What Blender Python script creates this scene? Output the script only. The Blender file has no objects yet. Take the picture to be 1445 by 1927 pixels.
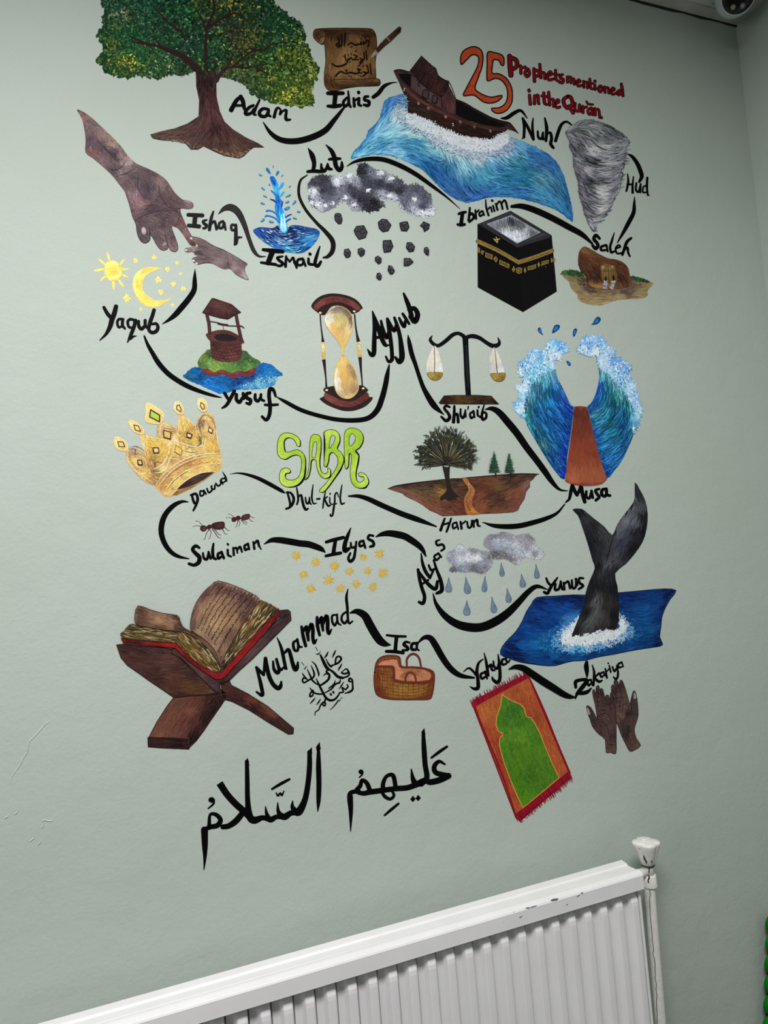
import bpy, math, random
import numpy as np
from mathutils import Vector, Matrix
from mathutils.geometry import tessellate_polygon

SC = bpy.context.scene
COL = SC.collection
random.seed(7)
RNG = np.random.default_rng(11)

# ------------------------------------------------------------------ camera
# axes of the photograph's camera in room coordinates: X along the mural wall, Y into it, Z up
F_PX, CX, CY = 1345.0, 722.5, 963.5
HA = np.array([0.93146294, -0.05244455, 0.36003661])
NA = np.array([-0.35497222, 0.0861051, 0.93090313])
VA = np.array([-0.07982178, -0.99490476, 0.06158735])
DIST, EYE = 1.19, 1.37
CEIL = EYE + 1.0036 * DIST
cam_d = bpy.data.cameras.new('camera')
cam = bpy.data.objects.new('camera', cam_d)
COL.objects.link(cam)
cam_d.sensor_fit = 'HORIZONTAL'
cam_d.sensor_width = 36.0
cam_d.lens = 36.0 * F_PX / 1445.0
cam_d.clip_start = 0.01
right = Vector((HA[0], NA[0], VA[0])); down = Vector((HA[1], NA[1], VA[1])); fwd = Vector((HA[2], NA[2], VA[2]))
rot = Matrix((right, -down, -fwd)).transposed()
cam.matrix_world = Matrix.Translation((0, -DIST, EYE)) @ rot.to_4x4()
SC.camera = cam

# ------------------------------------------------------------------ world, lights, exposure
SC.view_settings.view_transform = 'Standard'
SC.view_settings.look = 'None'
SC.view_settings.gamma = 1.0
SC.view_settings.use_curve_mapping = False
SC.view_settings.exposure = 0.07
W = bpy.data.worlds.new('room_ambient')
SC.world = W
W.use_nodes = True
W.node_tree.nodes['Background'].inputs[0].default_value = (0.95, 0.98, 1.0, 1)
W.node_tree.nodes['Background'].inputs[1].default_value = 0.03
def area(name, loc, size, power, rotation=(0, 0, 0), color=(1, 1, 1), size_y=None):
    d = bpy.data.lights.new(name, 'AREA')
    d.shape = 'RECTANGLE'; d.size = size; d.size_y = size_y or size
    d.energy = power; d.color = color
    o = bpy.data.objects.new(name, d)
    o.location = loc; o.rotation_euler = rotation
    COL.objects.link(o)
    return o
area('ceiling_panel_light', (0.06, -1.24, CEIL - 0.03), 1.15, 48.0, color=(1.0, 1.0, 0.995), size_y=0.45)
area('left_fill_light', (-1.9, -1.2, 1.45), 0.9, 9.0, rotation=(0, -math.pi / 2, math.radians(38)), color=(0.98, 1.0, 1.0), size_y=1.1)  # unseen soft fill added at left to brighten that side of the wall

# ------------------------------------------------------------------ helpers
def s2l(c):
    c = np.asarray(c, float) / 255.0
    return np.where(c <= 0.04045, c / 12.92, ((c + 0.055) / 1.055) ** 2.4)

def px2wall(P, depth=0.0):
    """photograph pixels -> points of the plane parallel to the mural wall, depth metres in front of it"""
    P = np.asarray(P, float)
    r = np.stack([P[:, 0] - CX, P[:, 1] - CY, np.full(len(P), F_PX)], 1)
    s = (DIST - depth) / (r @ NA)
    return np.stack([(r @ HA) * s, np.full(len(P), -depth), EYE + (r @ VA) * s], 1)

def new_mat(name, color=(0.5, 0.5, 0.5), rough=0.6, metallic=0.0, noise=0.0, nscale=30.0, bump=0.0, bscale=200.0, spec=0.5, attr=None):
    m = bpy.data.materials.new(name); m.use_nodes = True
    nt = m.node_tree; b = nt.nodes['Principled BSDF']
    b.inputs['Roughness'].default_value = rough
    b.inputs['Metallic'].default_value = metallic
    b.inputs['Specular IOR Level'].default_value = spec
    tc = nt.nodes.new('ShaderNodeTexCoord')
    if attr:
        a = nt.nodes.new('ShaderNodeAttribute'); a.attribute_name = attr
        src = a.outputs['Color']
    else:
        c = nt.nodes.new('ShaderNodeRGB'); c.outputs[0].default_value = (*color, 1); src = c.outputs[0]
    n = nt.nodes.new('ShaderNodeTexNoise'); n.inputs['Scale'].default_value = nscale; n.inputs['Detail'].default_value = 5
    nt.links.new(tc.outputs['Object'], n.inputs['Vector'])
    mr = nt.nodes.new('ShaderNodeMapRange'); mr.inputs[1].default_value = 0.25; mr.inputs[2].default_value = 0.75
    mr.inputs[3].default_value = 1 - noise; mr.inputs[4].default_value = 1 + noise
    nt.links.new(n.outputs[0], mr.inputs[0])
    mx = nt.nodes.new('ShaderNodeVectorMath'); mx.operation = 'SCALE'
    nt.links.new(src, mx.inputs[0]); nt.links.new(mr.outputs[0], mx.inputs['Scale'])
    nt.links.new(mx.outputs[0], b.inputs['Base Color'])
    if bump:
        n2 = nt.nodes.new('ShaderNodeTexNoise'); n2.inputs['Scale'].default_value = bscale; n2.inputs['Detail'].default_value = 4
        nt.links.new(tc.outputs['Object'], n2.inputs['Vector'])
        bp = nt.nodes.new('ShaderNodeBump'); bp.inputs['Strength'].default_value = bump; bp.inputs['Distance'].default_value = 0.002
        nt.links.new(n2.outputs[0], bp.inputs['Height']); nt.links.new(bp.outputs[0], b.inputs['Normal'])
    return m

M_PAINT = new_mat('mural_acrylic_paint', attr='paint', rough=0.7, noise=0.10, nscale=90, bump=0.25, bscale=260, spec=0.08)
M_BLACK = new_mat('black_acrylic_paint', attr='paint', rough=0.7, noise=0.25, nscale=60, bump=0.25, bscale=260, spec=0.04)
M_GOLD = new_mat('gold_acrylic_paint', attr='paint', rough=0.45, noise=0.07, nscale=160, bump=0.2, bscale=420, spec=0.3, metallic=0.1)

class Fr:
    """reads points off one enlarged crop of the photograph; g is the wall's local brightness there"""
    def __init__(s, x0, y0, x1, y1, w=1445.0):
        s.x0, s.y0, s.k = x0, y0, (x1 - x0) / float(w)
    def __call__(s, *v):
        a = np.array(v, float).reshape(-1, 2)
        return a * s.k + (s.x0, s.y0)

def catmull(P, n=6, closed=False):
    P = np.asarray(P, float); N = len(P)
    if N < 3: return P
    if closed:
        Q = np.vstack([P[-1:], P, P[:2]]); segs = N
    else:
        Q = np.vstack([2 * P[:1] - P[1:2], P, 2 * P[-1:] - P[-2:-1]]); segs = N - 1
    out = []
    t = np.linspace(0, 1, n, endpoint=False)[:, None]
    for i in range(segs):
        a, b, c, d = Q[i], Q[i + 1], Q[i + 2], Q[i + 3]
        out.append(0.5 * ((2 * b) + (c - a) * t + (2 * a - 5 * b + 4 * c - d) * t ** 2 + (3 * b - a - 3 * c + d) * t ** 3))
    if not closed: out.append(P[-1:])
    return np.vstack(out)

def inside(Q, poly):
    x, y = Q[:, 0], Q[:, 1]
    r = np.zeros(len(Q), bool)
    px, py = poly[:, 0], poly[:, 1]
    j = len(poly) - 1
    for i in range(len(poly)):
        if py[i] != py[j]:
            c = ((py[i] > y) != (py[j] > y)) & (x < (px[j] - px[i]) * (y - py[i]) / (py[j] - py[i]) + px[i])
            r ^= c
        j = i
    return r

def sample(poly, n):
    lo, hi = poly.min(0), poly.max(0); out = []; got = 0
    for _ in range(60):
        q = RNG.random((max(n * 2, 16), 2)) * (hi - lo) + lo
        q = q[inside(q, poly)]; out.append(q); got += len(q)
        if got >= n: break
    return np.vstack(out)[:n]

def idw(Q, samples):
    """colour at Q from a list of (x, y, (r,g,b))"""
    S = np.array([[s[0], s[1]] for s in samples], float); C = np.array([s[2] for s in samples], float)
    d = ((Q[:, None, :] - S[None]) ** 2).sum(2) + 4.0
    w = d ** -2.0
    return (w @ C) / w.sum(1, keepdims=True)

def stack(Q, cell):
    """height order in which overlapping strokes never share a level"""
    g = np.floor(Q / cell).astype(np.int64); key = g[:, 0] * 100003 + g[:, 1]
    o = np.argsort(key, kind='stable'); k = key[o]
    first = np.r_[True, k[1:] != k[:-1]]; idx = np.arange(len(k)); start = np.maximum.accumulate(np.where(first, idx, 0))
    rank = np.empty(len(k), np.int64); rank[o] = idx - start
    return (rank * 9 + (g[:, 0] % 3) * 3 + g[:, 1] % 3) * 5e-7

class Paint:
    """one coat of paint: layers of flat strokes a fraction of a millimetre thick, on the wall"""
    def __init__(s, lvl=0.0, gain=1.0):
        s.V = []; s.C = []; s.F = []; s.n = 0
        s.z = 0.0002 + lvl; s.gain = gain
    def add(s, P, C, F, z=None):
        P = np.asarray(P, float)
        C = np.broadcast_to(np.asarray(C, float), (len(P), 3))
        zz = np.full(len(P), s.z) if z is None else s.z + z
        s.V.append(np.column_stack([P, zz])); s.C.append(C)
        s.F.extend((tuple(i + s.n for i in f) for f in F) if isinstance(F, list) else map(tuple, (np.asarray(F) + s.n).tolist()))
        s.n += len(P)
        s.z += 4e-6
    def poly(s, P, c, smooth=0, rag=0.0):
        P = np.asarray(P, float)
        if smooth: P = catmull(P, smooth, True)
        if rag:
            Q = []
            for i in range(len(P)):
                a, b = P[i], P[(i + 1) % len(P)]; L = np.hypot(*(b - a)); m = max(1, int(L / 2.0))
                for k in range(m): Q.append(a + (b - a) * k / m)
            P = np.array(Q) + RNG.normal(0, rag, (len(Q), 2))
        T = tessellate_polygon([[Vector((p[0], p[1], 0)) for p in P]])
        s.add(P, c, [tuple(t) for t in T])
        return P
    def ell(s, cx, cy, rx, ry, c, ang=0, n=20):
        t = np.linspace(0, 2 * math.pi, n, endpoint=False); a = math.radians(ang)
        x, y = rx * np.cos(t), ry * np.sin(t)
        P = np.column_stack([cx + x * math.cos(a) - y * math.sin(a), cy + x * math.sin(a) + y * math.cos(a)])
        return s.poly(P, c)
    def line(s, P, w, c, n=5, cap=True):
        """brush line through P; w is the width, or a list of widths along it"""
        P = np.asarray(P, float)
        w = np.broadcast_to(np.asarray(w, float), (len(P),)) if np.ndim(w) == 0 else np.interp(np.linspace(0, 1, len(P)), np.linspace(0, 1, len(w)), w)
        D = np.column_stack([P, w])
        if len(P) > 2: D = catmull(D, n)
        P, w = D[:, :2], np.maximum(D[:, 2], 0.25) * 0.5
        t = np.gradient(P, axis=0); t /= np.maximum(np.hypot(t[:, 0], t[:, 1]), 1e-9)[:, None]
        nrm = np.column_stack([-t[:, 1], t[:, 0]])
        if cap:
            q = np.array([0.95, 0.8, 0.45])[:, None]; h = np.array([0.28, 0.62, 0.9])
            a = P[0] - t[0] * w[0] * q; b = P[-1] + t[-1] * w[-1] * q[::-1]
            P = np.vstack([a, P, b]); w = np.concatenate([w[0] * h, w, w[-1] * h[::-1]])
            nrm = np.vstack([nrm[:1]] * 3 + [nrm] + [nrm[-1:]] * 3)
        m = len(P)
        Q = np.vstack([P + nrm * w[:, None], P - nrm * w[:, None]])
        F = [(i, i + 1, m + i + 1, m + i) for i in range(m - 1)]
        s.add(Q, c, F)
    def outline(s, P, w, c, smooth=0):
        P = np.asarray(P, float)
        if smooth: P = catmull(P, smooth, True)
        P = np.vstack([P, P[:1]])
        s.line(P, w, c, n=1 if smooth else 2, cap=True) if smooth else [s.line(P[i:i + 2], w, c) for i in range(len(P) - 1)]
    def hatch(s, region, n, L, w, cols, guides, jit=10, smooth=0, wob=0.15, clip=True, K=5):
        """n tapered strokes that follow the guide lines, coloured from cols = [(x, y, rgb), ...]"""
        region = np.asarray(region, float)
        if smooth: region = catmull(region, smooth, True)
        Q = sample(region, n); n = len(Q)
        G = []; T = []
        for g in guides:
            g = np.asarray(g, float)
            g = catmull(g, 8) if len(g) > 2 else np.linspace(g[0], g[1], 8)
            t = np.gradient(g, axis=0); t /= np.maximum(np.hypot(t[:, 0], t[:, 1]), 1e-9)[:, None]
            G.append(g); T.append(t)
        G = np.vstack(G); T = np.vstack(T)
        C = idw(Q, cols) + RNG.normal(0, jit, (n, 1)) + RNG.normal(0, jit * 0.2, (n, 3))
        Ls = L * RNG.uniform(0.5, 1.3, n)
        pts = [Q]; alive = np.ones(n, bool); ang = RNG.normal(0, wob, n)
        ca, sa = np.cos(ang), np.sin(ang)
        for k in range(K - 1):
            q = pts[-1]
            w8 = 1.0 / (((q[:, None] - G[None]) ** 2).sum(2) + 9.0) ** 1.5
            t = w8 @ T; t /= np.maximum(np.hypot(t[:, 0], t[:, 1]), 1e-9)[:, None]
            t = np.column_stack([t[:, 0] * ca - t[:, 1] * sa, t[:, 0] * sa + t[:, 1] * ca])
            q2 = q + t * (Ls / (K - 1))[:, None]
            if clip:
                e = np.column_stack([-t[:, 1], t[:, 0]]) * w * 0.45
                alive = alive & inside(q2 + e, region) & inside(q2 - e, region)
                q2 = np.where(alive[:, None], q2, q)
            pts.append(q2)
        P = np.stack(pts, 1)                                   # n, K, 2
        t = np.gradient(P, axis=1); t /= np.maximum(np.hypot(t[..., 0], t[..., 1]), 1e-6)[..., None]
        nr = np.stack([-t[..., 1], t[..., 0]], 2)
        prof = np.sin(np.linspace(0.12, 0.93, K) * math.pi) * 0.5
        ww = (w * RNG.uniform(0.5, 1.25, n))[:, None] * prof[None]
        A = P + nr * ww[..., None]; B = P - nr * ww[..., None]
        V = np.concatenate([A, B], 1).reshape(-1, 2)            # per stroke: K then K
        base = (np.arange(n) * 2 * K)[:, None]
        F = np.concatenate([base + np.array([i, i + 1, K + i + 1, K + i]) for i in range(K - 1)], 0)
        z = stack(P[:, K // 2], max(L * 0.7, w * 1.5)); s.z += 3e-6
        s.add(V, np.repeat(C, 2 * K, 0), F, np.repeat(z, 2 * K)); s.z += z.max() + 3e-6
    def dabs(s, region, n, size, cols, jit=14, smooth=0, spread=0.0, elong=2.0, sides=6):
        """n small irregular dabs of paint"""
        region = np.asarray(region, float)
        if smooth: region = catmull(region, smooth, True)
        Q = sample(region, n); n = len(Q)
        C = idw(Q, cols) + RNG.normal(0, jit, (n, 1)) + RNG.normal(0, jit * 0.18, (n, 3))
        if spread: Q = Q + RNG.normal(0, spread, Q.shape)
        th = np.linspace(0, 2 * math.pi, sides, endpoint=False)[None] + RNG.normal(0, 0.12, (n, sides))
        r = (size * RNG.uniform(0.4, 1.3, n))[:, None] * RNG.uniform(0.75, 1.1, (n, sides)) * 0.5
        x = r * np.cos(th) * elong; y = r * np.sin(th)
        a = RNG.random((n, 1)) * math.pi
        V = np.stack([Q[:, :1] + x * np.cos(a) - y * np.sin(a), Q[:, 1:] + x * np.sin(a) + y * np.cos(a)], 2).reshape(-1, 2)
        F = (np.arange(n) * sides)[:, None] + np.arange(sides)[None]
        z = stack(Q, size * elong * 0.8); s.z += 3e-6
        s.add(V, np.repeat(C, sides, 0), F, np.repeat(z, sides)); s.z += z.max() + 3e-6
    def puff(s, region, n, L, w, cols, jit=12, smooth=3, clip=False):
        """short soft brush flicks in every direction, fuzzy at the rim"""
        region = np.asarray(region, float); c = region.mean(0)
        s.hatch(region, n, L, w, cols, [[c + (-3, 0), c + (3, 0)]], jit=jit, smooth=smooth, wob=2.2, clip=clip, K=4)
    def build(s, name, mat, parent=None, origin=None):
        V = np.vstack(s.V); C = np.vstack(s.C)
        r = np.stack([V[:, 0] - CX, V[:, 1] - CY, np.full(len(V), F_PX)], 1)
        sc = DIST / (r @ NA)
        X = np.stack([(r @ HA) * sc, -V[:, 2], EYE + (r @ VA) * sc], 1)
        if origin is None:
            origin = np.array([(X[:, 0].min() + X[:, 0].max()) / 2, 0.0, (X[:, 2].min() + X[:, 2].max()) / 2])
        X = X - origin
        me = bpy.data.meshes.new(name)
        me.from_pydata(X.tolist(), [], s.F)
        lin = np.clip(s2l(np.clip(C, 2, 250)) * s.gain, 0.002, 0.95)
        ca = me.color_attributes.new('paint', 'FLOAT_COLOR', 'POINT')
        ca.data.foreach_set('color', np.column_stack([lin, np.ones(len(lin))]).ravel())
        me.materials.append(mat)
        o = bpy.data.objects.new(name, me); COL.objects.link(o)
        if parent is None: o.location = origin
        else: o.parent = parent
        return o

def info(o, label, cat, group=None):
    o['label'] = label; o['category'] = cat
    if group: o['group'] = group
    return o

TOPS = {}
def base_of(lvl):
    return TOPS[lvl] + 1e-5 if isinstance(lvl, str) else lvl * 0.5

class Motif:
    """a painted picture on the wall: an empty with one painted mesh per part"""
    def __init__(s, name, label, cat, at, lvl=0.0, gain=1.0, group=None):
        s.at = px2wall([at])[0]
        s.e = bpy.data.objects.new(name, None); s.e.empty_display_size = 0.02
        s.e.location = s.at; COL.objects.link(s.e)
        info(s.e, label, cat, group)
        s.name = name; s.lvl = s.top = base_of(lvl); s.gain = gain
    def part(s, name, fn, mat=None, lvl=0.0, label=None, parent=None):
        p = Paint(s.top + 1e-5 if lvl else s.lvl, s.gain); fn(p)
        s.top = max(s.top, p.z - 0.0002); TOPS[s.name] = s.top
        o = p.build(name, mat or M_PAINT, parent or s.e, s.at)
        if label: o['label'] = label
        return o

def single(name, label, cat, fn, mat=None, lvl=0.0, gain=1.0, group=None):
    p = Paint(base_of(lvl), gain); fn(p); TOPS[name] = p.z - 0.0002
    return info(p.build(name, mat or M_PAINT), label, cat, group)

INK = (7, 7, 8)
WK = 1.45
def word(name, label, fr, letters, lvl=0.0, w=1.0, cat='lettering', col=INK, mat=None, under=None, uw=0):
    """hand-painted word: each letter is a part made of brush lines [(width(s), x, y, x, y, ...), ...] in crop pixels"""
    allp = np.vstack([fr(*st[1:]) for L in letters for st in L])
    m = Motif(name, label, cat, tuple((allp.min(0) + allp.max(0)) / 2), lvl)
    for L in letters:
        def fn(p, L=L):
            if under is not None:
                for st in L: p.line(fr(*st[1:]), np.asarray(st[0], float) * fr.k * WK * w + uw, under)
            for st in L:
                p.line(fr(*st[1:]), np.asarray(st[0], float) * fr.k * w * (WK if under is None else 1.1), col)
        m.part('letter', fn, mat or M_BLACK)
    return m

def swash(label, fr, w, *pts, lvl=0.0, name='painted_line'):
    def fn(p): p.line(fr(*pts), np.asarray(w, float) * fr.k, INK, n=8)
    return single(name, label, 'painted line', fn, M_BLACK, lvl)
# ------------------------------------------------------------------ mesh helpers
def mesh_obj(name, V, F, mat, parent=None, smooth=False, bevel=0.0):
    me = bpy.data.meshes.new(name); me.from_pydata([tuple(v) for v in V], [], F)
    me.materials.append(mat)
    if smooth: me.polygons.foreach_set('use_smooth', [True] * len(me.polygons))
    me.update()
    o = bpy.data.objects.new(name, me); COL.objects.link(o)
    if parent: o.parent = parent
    if bevel:
        b = o.modifiers.new('bevel', 'BEVEL'); b.width = bevel; b.segments = 2; b.limit_method = 'ANGLE'
    return o

def box(x0, x1, y0, y1, z0, z1):
    V = [(x, y, z) for x in (x0, x1) for y in (y0, y1) for z in (z0, z1)]
    F = [(0, 1, 3, 2), (4, 6, 7, 5), (0, 4, 5, 1), (2, 3, 7, 6), (0, 2, 6, 4), (1, 5, 7, 3)]
    return V, F

def extrude_x(prof, x0, x1):
    """closed (y, z) profile swept along X"""
    n = len(prof)
    V = [(x0, y, z) for y, z in prof] + [(x1, y, z) for y, z in prof]
    F = [(i, (i + 1) % n, n + (i + 1) % n, n + i) for i in range(n)]
    T = tessellate_polygon([[Vector((y, z, 0)) for y, z in prof]])
    F += [tuple(t) for t in T] + [tuple(n + i for i in reversed(t)) for t in T]
    return V, F

def lathe(prof, axis='Z', seg=24, at=(0, 0, 0), squash=(1, 1)):
    V = []; F = []; n = len(prof)
    for k in range(seg):
        a = 2 * math.pi * k / seg
        for r, h in prof:
            u, v = r * math.cos(a) * squash[0], r * math.sin(a) * squash[1]
            p = (u, v, h) if axis == 'Z' else (h, u, v)
            V.append((p[0] + at[0], p[1] + at[1], p[2] + at[2]))
    for k in range(seg):
        k2 = (k + 1) % seg
        for i in range(n - 1): F.append((k * n + i, k2 * n + i, k2 * n + i + 1, k * n + i + 1))
    F.append(tuple(k * n for k in reversed(range(seg)))); F.append(tuple(k * n + n - 1 for k in range(seg)))
    return V, F

def struct(o):
    o['kind'] = 'structure'; return o

# ------------------------------------------------------------------ room shell
def wall_material(name, base):
    m = bpy.data.materials.new(name); m.use_nodes = True
    nt = m.node_tree; b = nt.nodes['Principled BSDF']; N = nt.nodes.new; L = nt.links.new
    b.inputs['Roughness'].default_value = 0.62; b.inputs['Specular IOR Level'].default_value = 0.3
    tc = N('ShaderNodeTexCoord')
    n1 = N('ShaderNodeTexNoise'); n1.inputs['Scale'].default_value = 3.0; n1.inputs['Detail'].default_value = 6
    L(tc.outputs['Object'], n1.inputs['Vector'])
    cr = N('ShaderNodeValToRGB')
    cr.color_ramp.elements[0].position = 0.3; cr.color_ramp.elements[1].position = 0.72
    cr.color_ramp.elements[0].color = (base[0] * 0.96, base[1] * 0.97, base[2] * 0.96, 1)
    cr.color_ramp.elements[1].color = (base[0] * 1.03, base[1] * 1.02, base[2] * 1.03, 1)
    L(n1.outputs[0], cr.inputs[0])
    L(cr.outputs[0], b.inputs['Base Color'])
    # roller stipple, plus long shallow undulations of the old plaster
    n2 = N('ShaderNodeTexNoise'); n2.inputs['Scale'].default_value = 9.0; n2.inputs['Detail'].default_value = 3
    n3 = N('ShaderNodeTexNoise'); n3.inputs['Scale'].default_value = 160.0; n3.inputs['Detail'].default_value = 4
    n4 = N('ShaderNodeTexNoise'); n4.inputs['Scale'].default_value = 34.0; n4.inputs['Detail'].default_value = 6; n4.inputs['Roughness'].default_value = 0.7
    for n in (n2, n3, n4): L(tc.outputs['Object'], n.inputs['Vector'])
    b1 = N('ShaderNodeBump'); b1.inputs['Distance'].default_value = 0.006; b1.inputs['Strength'].default_value = 0.45
    b2 = N('ShaderNodeBump'); b2.inputs['Distance'].default_value = 0.0006; b2.inputs['Strength'].default_value = 0.7
    b3 = N('ShaderNodeBump'); b3.inputs['Distance'].default_value = 0.0014; b3.inputs['Strength'].default_value = 0.65
    L(n2.outputs[0], b1.inputs['Height']); L(n4.outputs[0], b3.inputs['Height']); L(n3.outputs[0], b2.inputs['Height'])
    L(b1.outputs[0], b3.inputs['Normal']); L(b3.outputs[0], b2.inputs['Normal']); L(b2.outputs[0], b.inputs['Normal'])
    return m
WALLC = tuple(s2l((182, 191, 182)))
M_WALL = wall_material('sage_green_wall_paint', WALLC)
XR = 1.2245 * DIST + 0.0     # right corner
struct(mesh_obj('wall_mural', *box(-2.2, XR, 0.0, 0.12, 0, CEIL), M_WALL))
struct(mesh_obj('wall_right', *box(XR, XR + 0.12, -4.0, 0.12, 0, CEIL), M_WALL))
M_FLOOR = new_mat('grey_carpet_tile', color=(0.06, 0.06, 0.062), rough=0.95, noise=0.25, nscale=120, bump=0.4)
struct(mesh_obj('floor', *box(-2.2, XR + 0.12, -4.0, 0.12, -0.1, 0), M_FLOOR))
M_CEIL = bpy.data.materials.new('mineral_ceiling_tile'); M_CEIL.use_nodes = True
_nt = M_CEIL.node_tree; _b = _nt.nodes['Principled BSDF']; _b.inputs['Roughness'].default_value = 0.9
_tc = _nt.nodes.new('ShaderNodeTexCoord'); _mp = _nt.nodes.new('ShaderNodeMapping')
_mp.inputs['Scale'].default_value = (40, 150, 1); _mp.inputs['Rotation'].default_value = (0, 0, 0.9)
_n = _nt.nodes.new('ShaderNodeTexNoise'); _n.inputs['Scale'].default_value = 1.0; _n.inputs['Detail'].default_value = 2
_cr = _nt.nodes.new('ShaderNodeValToRGB'); _cr.color_ramp.elements[0].position = 0.30; _cr.color_ramp.elements[1].position = 0.36
_cr.color_ramp.elements[0].color = (0.12, 0.12, 0.11, 1); _cr.color_ramp.elements[1].color = (0.62, 0.62, 0.58, 1)
_nt.links.new(_tc.outputs['Object'], _mp.inputs[0]); _nt.links.new(_mp.outputs[0], _n.inputs['Vector'])
_nt.links.new(_n.outputs[0], _cr.inputs[0]); _nt.links.new(_cr.outputs[0], _b.inputs['Base Color'])
struct(mesh_obj('ceiling', *box(-2.2, XR + 0.12, -4.0, 0.12, CEIL, CEIL + 0.1), M_CEIL))
# ------------------------------------------------------------------ ceiling edge trims and plaster marks
M_TRIM = new_mat('ceiling_edge_trim_white', color=(0.50, 0.50, 0.45), rough=0.6, noise=0.15, nscale=25)
M_GAP = new_mat('painted_gap_dark', color=(0.012, 0.012, 0.01), rough=0.9, noise=0.4)  # near-black colour stands in for the shade inside the ceiling gap
struct(mesh_obj('trim_1', *box(-2.2, XR, -0.030, 0.0, CEIL - 0.003, CEIL), M_TRIM))
struct(mesh_obj('trim_2', *box(XR - 0.022, XR, -4.0, -0.030, CEIL - 0.003, CEIL), M_TRIM))
def gap_line():
    V = []; F = []; n = 90
    for i in range(n + 1):
        x = -1.0 + (XR + 1.0) * i / n; h = 0.0024 + 0.0016 * math.sin(i * 1.7) * math.sin(i * 0.31) + (0.0015 if 0.75 < i / n < 0.93 else 0)
        V += [(x, -0.0035, CEIL - 0.0031), (x, -0.0005, CEIL - 0.0035 - h)]
        if i: F.append((2 * i - 2, 2 * i - 1, 2 * i + 1, 2 * i))
    return V, F
struct(mesh_obj('gap_dark_strip', *gap_line(), M_GAP))  # dark strip put in for the shaded gap between ceiling and wall
WALL = bpy.data.objects['wall_mural']
def ridge(name, pts, w, h, mat):
    P = px2wall(pts); V = []; F = []
    for i, p in enumerate(P):
        t = P[min(i + 1, len(P) - 1)] - P[max(i - 1, 0)]; n = np.array([-t[2], 0, t[0]]); n /= np.linalg.norm(n)
        k = math.sin(math.pi * (i + .3) / (len(P) - .4)) ** .5
        V += [tuple(p + n * w * .5), tuple(p + np.array([0, -h * k, 0])), tuple(p - n * w * .5)]
        if i: a = 3 * i; F += [(a - 3, a - 2, a + 1, a), (a - 2, a - 1, a + 2, a + 1)]
    return mesh_obj(name, V, F, mat, WALL)
c4 = lambda *v: [(v[i] * 120 / 856., 1330 + v[i + 1] * 120 / 856.) for i in range(0, len(v), 2)]
ridge('plaster_crack', c4(680,180, 600,240, 540,310, 470,390, 395,465, 380,540, 360,620, 300,710, 265,790, 210,860, 160,930, 130,1040), 0.0035, 0.0009, M_WALL)
for q in ((185,1450, 215,1430, 240,1405), (65,1500, 85,1482, 108,1475), (570,1535, 600,1520, 650,1535, 710,1530), (560,1630, 575,1605, 590,1580), (400,1810, 430,1785, 460,1760), (510,1865, 530,1835, 550,1805)):
    ridge('plaster_nick', c4(*q), 0.003, 0.0011, M_WALL)

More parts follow.
